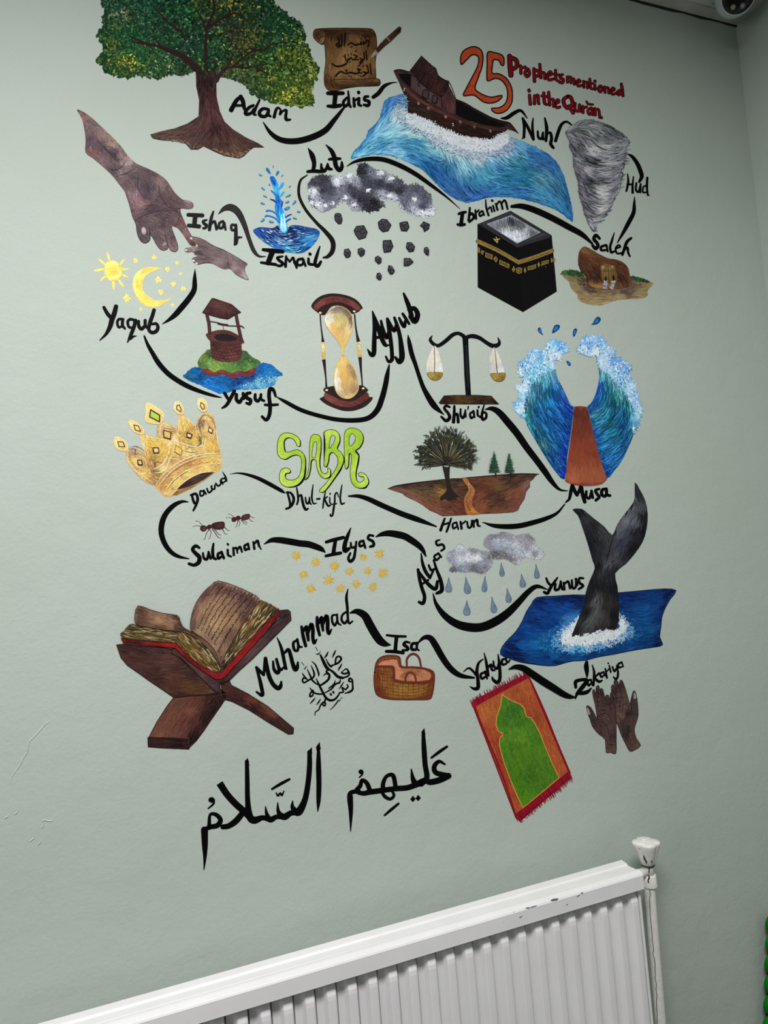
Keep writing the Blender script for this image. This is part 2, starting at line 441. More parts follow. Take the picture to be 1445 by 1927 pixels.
# ------------------------------------------------------------------ radiator
M_RAD = new_mat('white_radiator_enamel', color=(0.80, 0.78, 0.785), rough=0.30, noise=0.04, nscale=14, bump=0.10, bscale=60, spec=0.5)
M_RAD2 = new_mat('old_white_gloss_paint', color=(0.76, 0.745, 0.70), rough=0.42, noise=0.10, nscale=90, bump=0.25, bscale=160, spec=0.4)
M_SCUFF = new_mat('grey_scuff', color=(0.16, 0.155, 0.15), rough=0.8, noise=0.3)
RX0, RX1 = -0.345, 0.858
def radiator():
    t = bpy.data.objects.new('radiator', None); t.location = ((RX0 + RX1) / 2, -0.07, 0.0); COL.objects.link(t)
    info(t, 'white ribbed steel panel radiator mounted low on the green wall', 'radiator')
    ox, oy = t.location.x, t.location.y
    def part(name, VF, mat=M_RAD, smooth=False, bevel=0.0):
        V, F = VF
        return mesh_obj(name, [(x - ox, y - oy, z) for x, y, z in V], F, mat, t, smooth, bevel)
    prof = [(-.0485, .700), (-.0485, .7695), (-.0500, .7710), (-.0645, .7700), (-.0670, .7675), (-.0850, .7675), (-.0868, .7645), (-.0905, .7645), (-.0925, .7700), (-.0950, .7708), (-.0990, .7702), (-.1062, .7668), (-.1077, .7645), (-.1077, .7415), (-.1060, .7398), (-.0990, .7398), (-.0990, .7385), (-.0960, .7385), (-.0960, .7580), (-.0520, .7580), (-.0520, .700)]
    top = part('top_casing', extrude_x(prof, RX0, RX1), M_RAD, bevel=0.0007)
    # pressed front panel: one sheet with trapezoid ribs whose heads fade out under the casing
    pitch = 0.03333; nr = int((RX1 - 0.006 - RX0) / pitch)
    us = [0.0, .055, .12, .24, .33, .38, .44, .50, .55, .62, .75, .88, .94, .975]
    hs = [-1.0, .02, .0, .0, .02, .12, .5, .9, .99, 1.0, 1.0, .97, .80, .0]
    xs = []; h = []
    for k in range(nr + 1):
        for u, v in zip(us, hs):
            x = RX1 - 0.006 - (nr + 1 - k - u) * pitch
            if x > RX0 + 0.004: xs.append(x); h.append(v)
    xs.append(RX1 - 0.006); h.append(0.0)
    zs = [.1700, .1720, .180, .192, .205, .40, .60, .700, .712, .7185, .7225, .7265, .7300, .7330, .7360, .7400]
    V = []; F = []
    for z in zs:
        for x, v in zip(xs, h):
            g = max(0, min(1, (.7345 - z) / .018)) ** .5 * max(0, min(1, (z - .172) / .02)) ** .5
            V.append((x, -(.0895 + .0105 * v * g), z))
    n = len(xs)
    for j in range(len(zs) - 1):
        for i in range(n - 1): F.append((j * n + i, j * n + i + 1, (j + 1) * n + i + 1, (j + 1) * n + i))
    part('ribbed_front_panel', (V, F), M_RAD)
    part('side_rim', box(RX1 - .0060, RX1 - .0012, -.0985, -.0850, .172, .7335), M_RAD, bevel=0.0008)
    part('side_rim', box(RX0, RX0 + .0050, -.0985, -.0850, .172, .7335), M_RAD, bevel=0.0008)
    part('back_panel', box(RX0, RX1 - .002, -.0520, -.0440, .170, .742), M_RAD, bevel=0.001)
    part('side_grille', box(RX1 - .0030, RX1 - .0015, -.0850, -.0520, .180, .738), M_RAD)
    part('side_grille', box(RX0 + .0015, RX0 + .0030, -.0850, -.0520, .180, .738), M_RAD)
    for x in (RX0 + .15, RX1 - .15): part('wall_bracket', box(x - .012, x + .012, -.0440, -.0006, .200, .700), M_RAD, bevel=0.001)
    k5 = .2353
    for q in (((575,400), (600,388), (640,383), (632,400), (590,406)), ((372,462), (400,455), (420,461), (395,467)), ((415,455), (470,440), (462,448), (425,462)), ((785,375), (805,355), (815,357), (795,375)), ((818,340), (835,335), (838,350), (825,352)), ((700,440), (716,428), (720,431), (706,443)), ((322,540), (340,530), (355,524), (350,532), (335,542)), ((278,492), (284,490), (284,497)), ((200,580), (206,578), (205,584))):
        P = px2wall([(900 + a * k5, 1600 + b * k5) for a, b in q], .1079)
        part('scuff_mark', ([tuple(p) for p in P], [tuple(range(len(P)))]), M_SCUFF)
    P = px2wall([(400 + 340 * .2076, 1780 + 288 * .2076), (400 + 346 * .2076, 1780 + 286 * .2076), (400 + 345 * .2076, 1780 + 296 * .2076)], .0925)
radiator()

# ------------------------------------------------------------------ valve, its cap and the supply pipe
M_RUST = new_mat('rust_brown_stain', color=(0.075, 0.018, 0.010), rough=0.75, noise=0.45, nscale=300)
M_CHIP = new_mat('black_chipped_plastic', color=(0.012, 0.011, 0.011), rough=0.6, noise=0.3)
PX, PY = 0.9065, -0.062
def pipe_x(z): return PX - (0.716 - z) * 0.026
def pipework():
    t = bpy.data.objects.new('radiator_valve_pipe', None); t.location = (PX, PY, 0); COL.objects.link(t)
    info(t, 'white painted supply pipe with capped valve and rust streak right of radiator', 'pipe')
    def part(name, VF, mat=M_RAD2, smooth=True, bevel=0.0, parent=None):
        V, F = VF
        return mesh_obj(name, [(x - PX, y - PY, z) for x, y, z in V], F, mat, parent or t, smooth, bevel)
    # leaning pipe
    V = []; F = []; seg = 24; zs = [0.0, .1, .2, .3, .4, .5, .6, .66, .7185]
    for z in zs:
        for k in range(seg):
            a = 2 * math.pi * k / seg; r = 0.0102 + 0.0003 * math.sin(z * 90 + k)
            V.append((pipe_x(z) + r * math.cos(a), PY + r * math.sin(a), z))
    for j in range(len(zs) - 1):
        for k in range(seg): F.append((j * seg + k, j * seg + (k + 1) % seg, (j + 1) * seg + (k + 1) % seg, (j + 1) * seg + k))
    part('pipe', (V, F))
    part('collar', lathe([(.0001, .7150), (.0118, .7150), (.0132, .7165), (.0132, .7180), (.0126, .7360), (.0118, .7380), (.0001, .7380)], at=(PX + .0018, PY, 0)), bevel=0.0)
    part('valve_body', lathe([(.0001, .7340), (.0090, .7340), (.0092, .7480), (.0100, .7520), (.0102, .7600), (.0001, .7600)], at=(PX + .0020, PY, 0)))
    part('union_pipe', lathe([(.0001, .8582), (.0080, .8582), (.0080, .9060), (.0001, .9060)], axis='X', at=(0, PY, .7440)))
    part('union_nut', lathe([(.0001, .8640), (.0118, .8640), (.0130, .8660), (.0130, .8770), (.0118, .8790), (.0001, .8790)], axis='X', seg=6, at=(0, PY, .7440)), smooth=False, bevel=0.0008)
    # fluted cap, flaring upwards
    V = []; F = []; seg = 48; prof = [(.0001, .7560), (.0108, .7560), (.0122, .7580), (.0150, .7670), (.0188, .7790), (.0222, .7900), (.0236, .7945), (.0236, .7970), (.0222, .7985), (.0120, .8000), (.0001, .8003)]
    for k in range(seg):
        a = 2 * math.pi * k / seg
        for r, z in prof:
            m = 1 + (0.26 * (abs(math.cos(2 * a + .9)) ** .7) - .17) * min(1, max(0, (r - .010) / .008)) if r > .001 else 1
            V.append((PX + .0020 + r * m * math.cos(a), PY + r * m * math.sin(a), z - .03 * r * math.cos(a) * (z > .79)))
    n = len(prof)
    for k in range(seg):
        for i in range(n - 1): F.append((k * n + i, ((k + 1) % seg) * n + i, ((k + 1) % seg) * n + i + 1, k * n + i + 1))
    cap = part('valve_cap', (V, F))
    cap['label'] = 'chipped white flared valve cap'
    part('cap_fin', box(PX - .006, PX + .010, PY - .0025, PY + .0025, .7990, .8035), bevel=0.001)
    part('cap_rim', lathe([(.0095, .7545), (.0118, .7545), (.0126, .7560), (.0124, .7572), (.0108, .7568)], at=(PX + .0020, PY, 0)), M_CHIP)
    # ray onto a vertical cylinder
    def on_cyl(px, cx, r):
        d = np.array([px[0] - CX, px[1] - CY, F_PX]); d = np.array([d @ HA, d @ NA, d @ VA]); o = np.array([0, -DIST, EYE])
        ax = o[0] - cx; ay = o[1] - PY; a = d[0] ** 2 + d[1] ** 2; b = 2 * (ax * d[0] + ay * d[1]); c = ax * ax + ay * ay - r * r
        q = b * b - 4 * a * c
        s = (-b - math.sqrt(max(q, 0))) / (2 * a)
        return o + d * s
    def streak(name, pts, w, rfun, mat, label=None):
        L = []
        for x, y in pts:
            q = (x, y); cx = PX; 
            for _ in range(3): p = on_cyl(q, cx, .011); cx = rfun(p[2])[0]
            L.append(on_cyl(q, cx, rfun(p[2])[1]))
        L = np.array(L); V = []; F = []
        for i, p in enumerate(L):
            cx, r = rfun(p[2]); a = math.atan2(p[1] - PY, p[0] - cx); wi = w[i % len(w)] if len(w) != len(L) else w[i]
            for s in (-1, 0, 1):
                aa = a + s * wi / r * .5
                V.append((cx + (r + .00015 * (s == 0)) * math.cos(aa), PY + (r + .00015 * (s == 0)) * math.sin(aa), p[2]))
            if i: b = 3 * i; F += [(b - 3, b - 2, b + 1, b), (b - 2, b - 1, b + 2, b + 1)]
        o = part(name, (V, F), mat, smooth=False)
        if label: o['label'] = label
    k3 = 200 / 1050.; c3 = lambda *v: [(1145 + v[i] * k3, 1560 + v[i + 1] * k3) for i in range(0, len(v), 2)]
    streak('rust_streak', c3(395,545, 392,570, 405,600, 412,640, 405,700, 408,780, 412,850, 420,940, 425,1000, 433,1050, 430,1090, 440,1150, 445,1200, 437,1230, 452,1280, 460,1330, 458,1400, 463,1440, 460,1480, 474,1530, 470,1590, 478,1640, 475,1700, 476,1780, 480,1850, 478,1926, 484,2000), [.0040, .0016] + [.0011] * 25, lambda z: (pipe_x(z), .01065), M_RUST, 'thin dark rust streak down the white pipe')
    streak('rust_streak', c3(395,455, 402,480, 390,510, 396,532), (.0022, .0028, .0020, .0030), lambda z: (PX + .0018, .01345), M_RUST)
    streak('rust_streak', c3(392,362, 402,390, 400,420, 394,448), (.0050, .0022, .0020, .0022), lambda z: (PX + .0020, .0104), M_RUST)
    def cr(z): return (PX + .0020, .0124 + (z - .757) * .30 + .0012)
    streak('chipped_paint', c3(346,255, 352,280, 358,300, 372,320, 374,342), (.0006, .0025, .0035, .0030, .0012), cr, M_CHIP, 'black chipped patch on the cap')
    streak('chipped_paint', c3(427,310, 425,322, 422,336), (.0016, .0022, .0014), cr, M_CHIP)
    streak('chipped_paint', c3(303,190, 304,200), (.0018, .0018), lambda z: (PX + .0020, .0245), M_CHIP)
    part('floor_plate', lathe([(.0106, 0.0), (.024, 0.0), (.022, .004), (.0106, .006)], at=(pipe_x(0), PY, 0)))
pipework()

# ------------------------------------------------------------------ security camera on the ceiling corner
M_CAMW = new_mat('white_camera_housing', color=(0.62, 0.66, 0.68), rough=0.35, noise=0.03)
M_CAMB = new_mat('black_camera_front', color=(0.004, 0.004, 0.005), rough=0.25, noise=0.1)
M_LENS = new_mat('smoked_lens', color=(0.20, 0.20, 0.19), rough=0.12, noise=0.2, spec=0.8)
M_LED = new_mat('pale_lens_centre', color=(0.42, 0.38, 0.28), rough=0.3, noise=0.2)
def dome_camera():
    C = Vector((1.360, -0.086, CEIL - 0.018))
    t = bpy.data.objects.new('security_camera', None); t.location = (C.x, C.y, CEIL); COL.objects.link(t)
    info(t, 'white round security camera with black front under the ceiling corner', 'camera')
    def part(name, VF, mat, smooth=True, M=None, parent=None):
        V, F = VF
        if M: V = [tuple(M @ Vector(v)) for v in V]
        return mesh_obj(name, [(x - C.x, y - C.y, z - CEIL) for x, y, z in V], F, mat, parent or t, smooth)
    part('mounting_base', lathe([(.0001, CEIL), (.040, CEIL), (.040, CEIL - .006), (.036, CEIL - .010), (.0001, CEIL - .010)], seg=40, at=(C.x, C.y, 0)), M_CAMW)
    view = (Vector((0, -DIST, EYE)) - C).normalized()
    A = (view + Vector((0.30, -0.06, 0.10))).normalized()
    Q = Matrix.Translation(C) @ Vector((0, 0, 1)).rotation_difference(A).to_matrix().to_4x4()
    R = .0415
    part('housing', lathe([(.0001, -R)] + [(R * math.sin(a), -R * math.cos(a)) for a in np.linspace(.3, 2.05, 12)] + [(.0372, .0235), (.0352, .0250), (.0345, .0232)], seg=48), M_CAMW, M=Q)
    part('front_plate', lathe([(.0346, .0232), (.0340, .0246), (.020, .0262), (.0001, .0266)], seg=48), M_CAMB, M=Q)
    up = Q.to_3x3().inverted() @ Vector((0, 0, 1))
    ang = math.atan2(up.y, up.x)
    for da in (math.pi - .50, math.pi + .42):
        q = Q @ Matrix.Translation((.0225 * math.cos(ang + da), .0225 * math.sin(ang + da), .0250))
        e = part('lens', lathe([(.0001, .0), (.0058, .0), (.0058, .0020), (.0050, .0028), (.0001, .0030)], seg=24), M_LENS, M=q)
        part('lens_centre', lathe([(.0001, .0030), (.0030, .0030), (.0026, .0038), (.0001, .0040)], seg=16), M_LED, M=q, parent=e)
    e = part('lens', lathe([(.0001, .0262), (.0060, .0262), (.0060, .0280), (.0050, .0285), (.0001, .0290)], seg=32), M_CAMB, M=Q)
dome_camera()

# ------------------------------------------------------------------ green bobbled panel at the lower right
M_GREEN = new_mat('green_glossy_foam', color=(0.0, 0.16, 0.006), rough=0.55, noise=0.25, nscale=60, spec=0.15)
M_GREEND = new_mat('dark_green_backing', color=(0.004, 0.03, 0.008), rough=0.9, noise=0.2)
def green_panel():
    x0 = 1.2335
    t = bpy.data.objects.new('green_wall_panel', None); t.location = (x0, -0.01, 0.80); COL.objects.link(t)
    info(t, 'bright green bobbled panel edge on the wall at the far lower right', 'wall panel')
    def part(name, VF, mat, smooth=True):
        V, F = VF; return mesh_obj(name, [(x - x0, y + .01, z - .80) for x, y, z in V], F, mat, t, smooth)
    zb, lo = GZ - .018, .10
    bx = lambda z: x0 + .020 - (GZ - z) * .195
    part('backing_board', ([(bx(zb), -.018, zb), (XR - .03, -.018, zb), (XR - .03, -.018, lo), (bx(lo), -.018, lo), (bx(zb), -.002, zb), (XR - .03, -.002, zb), (XR - .03, -.002, lo), (bx(lo), -.002, lo)], [(0, 3, 2, 1), (4, 5, 6, 7), (0, 1, 5, 4), (1, 2, 6, 5), (2, 3, 7, 6), (3, 0, 4, 7)]), M_GREEND, False)
    rs = random.Random(2)
    nz = int((GZ - .10) / GP)
    for i in range(nz):
        for j in range(7):
            z = GZ - .014 - i * GP; x = x0 + .015 - (GZ - z) * .195 + j * .031
            rx, rz = .0165 + rs.uniform(-.001, .001), GP * .50
            prof = [(.0001, -.028)] + [(math.sin(a), -math.cos(a)) for a in np.linspace(.35, 2.6, 7)]
            V = []; F = []; seg = 14
            pr = [(.02, 0.0)] + [(math.sin(a), math.cos(a)) for a in np.linspace(.4, 1.9, 5)]
            for k in range(seg):
                a = 2 * math.pi * k / seg
                for r, hgt in pr: V.append((x + r * rx * math.cos(a), -.018 - (hgt if r > .05 else 1.0) * .017, z + r * rz * math.sin(a)))
            m = len(pr)
            for k in range(seg):
                for q in range(m - 1): F.append((k * m + q, ((k + 1) % seg) * m + q, ((k + 1) % seg) * m + q + 1, k * m + q + 1))
            F.append(tuple(k * m for k in range(seg)))
            part('bobble', (V, F), M_GREEN)
GZ, GP = 0.556, 0.0385
green_panel()
# ================================================================== mural, upper part
A = Fr(170, 0, 610, 310)
def tree():
    m = Motif('painted_tree', 'painted broad green tree with brown trunk and spreading roots', 'mural picture', (405, 150), gain=0.95)
    crown = A(110,-190, 70,-60, 100,-10, 70,20, 120,60, 75,110, 90,170, 45,210, 65,245, 95,250, 85,320, 50,375, 75,400, 100,440, 160,455, 230,475, 290,455, 345,475, 430,480, 470,450, 540,462, 600,450, 660,435, 740,470, 850,470, 900,490, 960,520, 990,560, 1050,595, 1110,620, 1180,635, 1280,650, 1370,650, 1380,600, 1360,570, 1380,500, 1405,435, 1370,380, 1345,310, 1310,260, 1325,210, 1290,135, 1230,120, 1200,70, 1140,40, 1110,-10, 1000,-120, 800,-220, 420,-260)
    S = lambda *v: [(*A(v[i], v[i + 1])[0], v[i + 2]) for i in range(0, len(v), 3)]
    dk = S(150,100,(22,62,42), 300,50,(24,60,44), 500,100,(18,50,38), 700,300,(16,48,36), 400,350,(26,66,42), 200,400,(30,66,38), 900,200,(30,44,30), 950,100,(20,52,36), 1150,200,(20,56,40), 1200,400,(34,60,26), 1250,560,(50,76,28), 1000,500,(36,60,34), 600,420,(30,50,34))
    md = S(150,60,(50,92,60), 220,110,(84,104,66), 330,30,(40,96,64), 560,60,(34,92,50), 700,20,(70,88,40), 420,200,(44,76,48), 250,200,(36,96,52), 130,280,(70,100,40), 250,330,(38,100,52), 230,380,(110,118,44), 430,400,(64,100,52), 600,300,(30,72,44), 780,240,(44,90,52), 900,200,(64,62,40), 980,230,(84,92,40), 1150,120,(30,76,48), 1120,320,(52,96,44), 1200,350,(100,116,44), 1290,420,(96,118,40), 1200,520,(78,110,40), 1230,590,(130,140,44), 1340,480,(110,124,48), 950,470,(72,92,50), 1050,560,(76,104,50))
    br = S(190,80,(150,158,128), 250,110,(130,140,100), 560,60,(56,150,80), 850,20,(150,150,48), 720,10,(120,126,50), 150,290,(150,140,70), 250,240,(70,160,90), 230,370,(196,184,60), 340,360,(150,160,70), 160,210,(130,130,50), 480,400,(130,158,110), 700,380,(110,130,60), 760,320,(130,150,60), 640,280,(110,140,110), 980,250,(126,122,50), 1050,250,(130,134,50), 880,390,(160,164,60), 1110,340,(120,170,90), 1180,330,(170,170,60), 1240,370,(190,182,60), 1110,490,(170,160,50), 1215,600,(205,196,60), 1290,550,(170,170,70), 1350,440,(160,166,80), 1150,450,(130,160,90), 1330,500,(150,150,70), 1000,500,(120,130,70), 500,180,(70,120,70), 400,60,(60,130,80))
    C = A(700,240)[0]
    def leaves(p):
        p.poly(crown, (24, 58, 40), rag=1.2)
        p.puff(crown, 3000, 6, 2.2, dk, jit=9)
        p.dabs(crown, 6500, 7.5, dk, jit=9, spread=1.6)
        p.dabs(crown, 6500, 5.0, md, jit=16, spread=1.2)
        p.dabs(crown, 3500, 4.4, dk, jit=12, spread=1.5)
    m.part('foliage', leaves)
    def light(p): 
        p.dabs(crown, 1500, 4.0, md, jit=22, spread=0.8)
        p.dabs(crown, 750, 2.8, br, jit=22, spread=0.6); p.dabs(crown, 1500, 3.6, dk, jit=8, spread=1)
        for (x, y, r, n) in ((230,370,60,70),(1215,600,40,50),(1350,440,45,60),(190,90,60,70),(1110,490,30,30),(1290,560,50,50),(140,285,45,40),(855,25,50,50),(700,15,60,50),(980,240,60,40),(690,380,25,25),(470,410,60,40)):
            t = np.linspace(0, 6.28, 12); p.dabs(A(*np.column_stack([x + r * np.cos(t), y + r * .7 * np.sin(t)]).ravel()), n // 4, 2.8, br, jit=24, spread=1.0)
    keep = [A(650,430, 778,440, 800,700, 660,700)]
    m.part('highlights', light, lvl=0.0007)
    BR = (46, 26, 26); B2 = (66, 40, 38)
    def trunk(p):
        out = A(650,430, 655,540, 672,620, 668,720, 600,765, 520,795, 440,812, 370,832, 385,856, 440,868, 540,872, 590,890, 620,925, 665,925, 700,905, 760,935, 830,965, 920,980, 950,965, 985,930, 1010,912, 1075,912, 1040,888, 960,850, 880,800, 830,755, 800,690, 780,600, 778,520, 800,480, 860,420, 880,345, 850,400, 790,455, 765,480, 770,380, 760,440, 700,470, 690,460, 640,400)
        p.poly(out, (64, 40, 38))
        for P, w in (((690,455, 650,420, 600,370, 560,345, 490,315, 430,290, 330,270, 250,262),(16,20,18,16,13,9,7,3)), ((260,232, 300,250, 340,268),(3,5,6)), ((395,235, 420,270, 445,300),(3,5,7)),
                     ((735,460, 715,420, 712,350, 714,250, 718,180, 745,120, 765,50, 750,-40),(8,8,8,8,8,9,7,5)), ((716,185, 760,150, 820,115, 880,85, 925,92, 945,115),(9,8,7,6,4,2)), ((880,85, 880,30),(5,2.5)),
                     ((712,185, 690,120, 650,60),(7,5,3)), ((588,250, 560,195, 530,180, 470,130, 430,85, 390,50),(6,7,6,5,4,3)), ((545,190, 548,150, 535,120),(6,4,2)),
                     ((785,500, 800,470, 845,410, 880,350),(8,7,5,3)), ((850,420, 900,415, 960,420, 1030,408, 1100,395),(5,6,5,4,3)), ((1020,420, 1060,440, 1110,468),(4,5,2)), ((880,410, 930,370, 975,335, 1015,305, 1020,270),(6,6,6,6,3)), ((1015,312, 1070,310, 1120,278, 1195,262),(6,5,5,3)), ((1115,280, 1105,255, 1095,228),(4,3,2)), ((775,480, 765,420, 770,370),(6,4,3))):
            p.line(A(*P), np.array(w) * 0.62, BR)
        cols = S(700,480,(40,26,28), 720,560,(58,36,34), 760,600,(74,42,42), 690,650,(66,44,42), 780,700,(84,52,52), 720,760,(84,54,52), 640,820,(80,60,56), 520,830,(92,68,62), 400,840,(86,66,60), 760,780,(56,34,34), 820,850,(80,54,50), 900,940,(98,74,62), 960,880,(74,50,46), 1050,905,(64,44,40), 620,900,(96,72,66))
        g = [A(690,460, 700,560, 705,680, 660,770, 560,815, 400,840), A(730,460, 735,600, 745,720, 720,830, 650,910), A(750,460, 765,620, 790,740, 830,850, 900,960), A(770,520, 790,680, 860,800, 960,870, 1070,910)]
        p.hatch(out, 1500, 16, 2.2, cols, g, jit=9)
        p.hatch(A(380,845, 590,870, 640,905, 760,915, 900,955, 980,915, 990,930, 920,980, 830,965, 700,905, 640,925, 590,890, 440,868), 160, 6, 2, S(400,850,(120,96,86), 900,960,(128,96,80)), [A(380,850, 640,900, 900,960)], jit=12, wob=1.2)
        for P in ((745,720, 765,790, 790,820), (770,780, 752,820, 750,850), (700,560, 690,620, 700,690), (830,880, 850,900, 856,915)): p.line(A(*P), (0.6, 1.8, 0.6), (36, 20, 22))
    m.part('trunk', trunk, lvl=0.0009)
tree()
B = Fr(420, 40, 770, 290)
word('painted_name', 'black hand-painted name beneath the right side of the green tree', B, [
    [((26,20), 62,690, 100,620, 135,588), ((22,24,20,14), 135,585, 152,620, 162,670, 172,695), ((16,14), 85,655, 158,655)],
    [((16,20,20,14), 235,655, 205,668, 175,700, 178,722, 215,715, 240,680), ((12,14,18,14,10), 282,612, 255,670, 238,720, 255,728)],
    [((16,20,20,18), 350,685, 310,680, 282,705, 290,735, 330,738, 352,700), ((16,18,12), 352,690, 350,725, 368,740)],
    [((18,16,10,14,12,16,20,12), 395,745, 410,690, 425,672, 445,690, 440,725, 460,700, 490,692, 485,740, 492,765, 520,765)]])
swash('black cup-shaped brush line right of the big tree roots', B, (8,36,46,50,50,40,20), 310,785, 370,870, 450,922, 560,932, 680,905, 790,850, 860,770, 935,675)
word('painted_name', 'black hand-painted name beneath the brown scroll', B, [
    [((20,24,20), 812,560, 870,560, 930,560), ((26,24), 872,560, 862,660), ((16,22,20), 812,660, 860,662, 910,655)],
    [((14,18,16), 960,595, 932,630, 945,662, 975,640), ((10,14,18,12), 970,545, 975,600, 975,640, 990,668)],
    [((14,18), 1012,600, 1018,660), ((12,14), 1015,620, 1045,602)],
    [((16,18,12), 1055,600, 1052,645, 1072,658), ((18,18), 1050,552, 1052,556)],
    [((14,18,16,20,14), 1125,585, 1100,590, 1098,612, 1132,625, 1125,655, 1092,650)]], lvl=0.0006)
swash('short black brush line between the scroll and the boat', B, (30,34,30,14,6), 1165,590, 1205,560, 1250,505, 1305,480, 1350,475)
def scroll():
    m = Motif('painted_scroll', 'painted brown parchment scroll with three lines of arabic writing', 'mural picture', (650, 110), gain=1.05)
    S = lambda *v: [(*B(v[i], v[i + 1])[0], v[i + 2]) for i in range(0, len(v), 3)]
    out = B(705,75, 735,60, 850,55, 1000,55, 1130,58, 1165,72, 1185,110, 1192,170, 1190,250, 1180,330, 1185,400, 1188,450, 1210,455, 1220,475, 1208,500, 1150,505, 1050,508, 960,520, 890,538, 830,540, 800,520, 785,480, 785,400, 795,320, 792,240, 785,180, 765,182, 725,155, 700,120)
    cols = S(760,80,(62,38,20), 900,75,(58,36,20), 1100,75,(66,42,22), 1170,150,(84,56,28), 1150,300,(120,86,50), 1040,120,(116,84,50), 960,250,(140,104,62), 850,150,(100,70,40), 830,300,(112,80,48), 900,350,(132,98,60), 800,450,(72,48,28), 1050,420,(130,96,58), 840,500,(96,66,38), 1000,480,(88,60,36), 1150,470,(70,44,26), 720,110,(70,46,28))
    def sheet(p):
        p.poly(out, (96, 66, 38), smooth=4)
        p.hatch(out, 1500, 16, 2.4, cols, [B(830,100, 840,300, 820,460), B(1000,90, 1000,300, 990,440), B(1150,90, 1165,300, 1160,440)], smooth=4, jit=7)
        p.hatch(B(720,62, 1140,60, 1180,95, 1185,130, 1000,105, 800,120, 760,110), 300, 20, 2.2, S(760,80,(50,30,16), 950,95,(72,48,26), 1150,85,(60,38,20)), [B(720,80, 950,85, 1170,95)], jit=6)
        p.outline(out, 1.1, (34, 20, 12), smooth=4)
    m.part('parchment', sheet)
    def rolls(p):
        lo = B(840,470, 870,455, 1000,452, 1120,448, 1200,448, 1220,472, 1208,500, 1130,504, 1000,510, 920,520, 860,520, 840,500)
        p.poly(lo, (84, 56, 34), smooth=4)
        p.hatch(lo, 420, 16, 2, S(900,465,(112,82,50), 1150,460,(100,70,42), 900,505,(58,36,22), 1150,495,(52,32,20)), [B(840,490, 1000,480, 1210,475)], smooth=4, jit=8)
        p.outline(lo, 0.9, (40, 24, 14), smooth=4)
        p.line(B(880,500, 868,480, 850,478, 846,500, 862,515), 0.9, (36, 22, 14))
        up = B(705,80, 735,66, 775,80, 790,110, 785,150, 765,180, 725,155, 702,120)
        p.poly(up, (88, 60, 38), smooth=4)
        p.hatch(up, 160, 9, 1.8, S(720,100,(60,38,22), 760,150,(150,120,90), 740,130,(90,60,36)), [B(710,110, 740,150, 770,150)], smooth=4, jit=8)
        p.line(B(775,175, 790,140, 775,118, 752,125, 750,150, 768,155), (0.8,1.3,0.8), (36, 22, 14))
    m.part('rolled_edge', rolls, lvl=0.0006)
    def arab(p):
        T = (22, 16, 12)
        w = lambda a, *q: p.line(B(*q), np.array(a) * 0.36, T)
        # bismi Allahi
        w((5,8,8,6), 1122,200, 1130,175, 1132,160, 1118,148, 1110,165, 1090,178); w((7,7,7,6), 1092,178, 1088,160, 1084,178, 1072,180, 1070,160, 1066,178, 1052,182); w((7,9,8,6,5), 1052,180, 1030,185, 1008,180, 990,168, 975,180, 966,192)
        w((7,9,6), 945,92, 944,140, 940,190); w((7,8), 915,105, 922,150, 918,190); w((6,8,8), 918,190, 900,192, 898,140); w((6,8,8,6), 898,190, 884,196, 878,182, 888,172, 896,186); w((5,5), 890,145, 890,120)
        w((4,4), 1120,112, 1135,130); w((4,4), 1095,130, 1110,122); w((4,5), 985,205, 1000,198); w((4,4), 890,208, 905,202); w((4,4), 1126,186, 1130,192)
        # ar-Rahmani
        w((7,8), 1108,235, 1116,300); w((7,8,6), 1090,245, 1096,290, 1080,300, 1066,312, 1060,330); w((6,7,6), 1060,290, 1082,300, 1078,320, 1064,335)
        w((6,7,6), 1048,300, 1030,298, 1024,285, 1040,275, 1012,262); w((7,7,6), 1024,298, 1004,300, 990,285, 978,300, 968,290); w((6,8,9,8,5), 968,300, 955,330, 920,348, 880,352, 840,330); w((6,6), 945,262, 950,300, 968,306)
        w((4,4), 1022,240, 1038,225); w((4,4), 990,250, 992,262); w((4,4), 968,258, 972,275); w((5,5), 936,272, 938,276); w((4,4), 975,320, 990,316); w((4,4), 1110,230, 1112,236)
        # ar-Raheem
        w((7,8), 1140,335, 1147,410); w((7,8,6), 1118,345, 1126,400, 1108,405, 1095,420, 1080,432); w((6,7,6), 1085,395, 1108,402, 1100,420)
        w((6,7,6), 1075,405, 1058,400, 1050,385, 1064,378, 1040,372); w((7,8,8,7,6), 1055,402, 1030,408, 1004,404, 985,400, 960,408, 930,402); w((6,8,8,6), 932,402, 915,392, 900,400, 884,412, 872,430); w((5,5), 958,380, 960,402)
        w((4,4), 1044,350, 1058,345); w((5,5), 975,425, 978,428); w((5,5), 990,430, 993,433); w((4,4), 1080,352, 1092,348); w((5,5), 1060,425, 1070,430); w((5,6), 948,380, 956,390)
    m.part('arabic_writing', arab, M_BLACK, lvl=0.0012)
scroll()
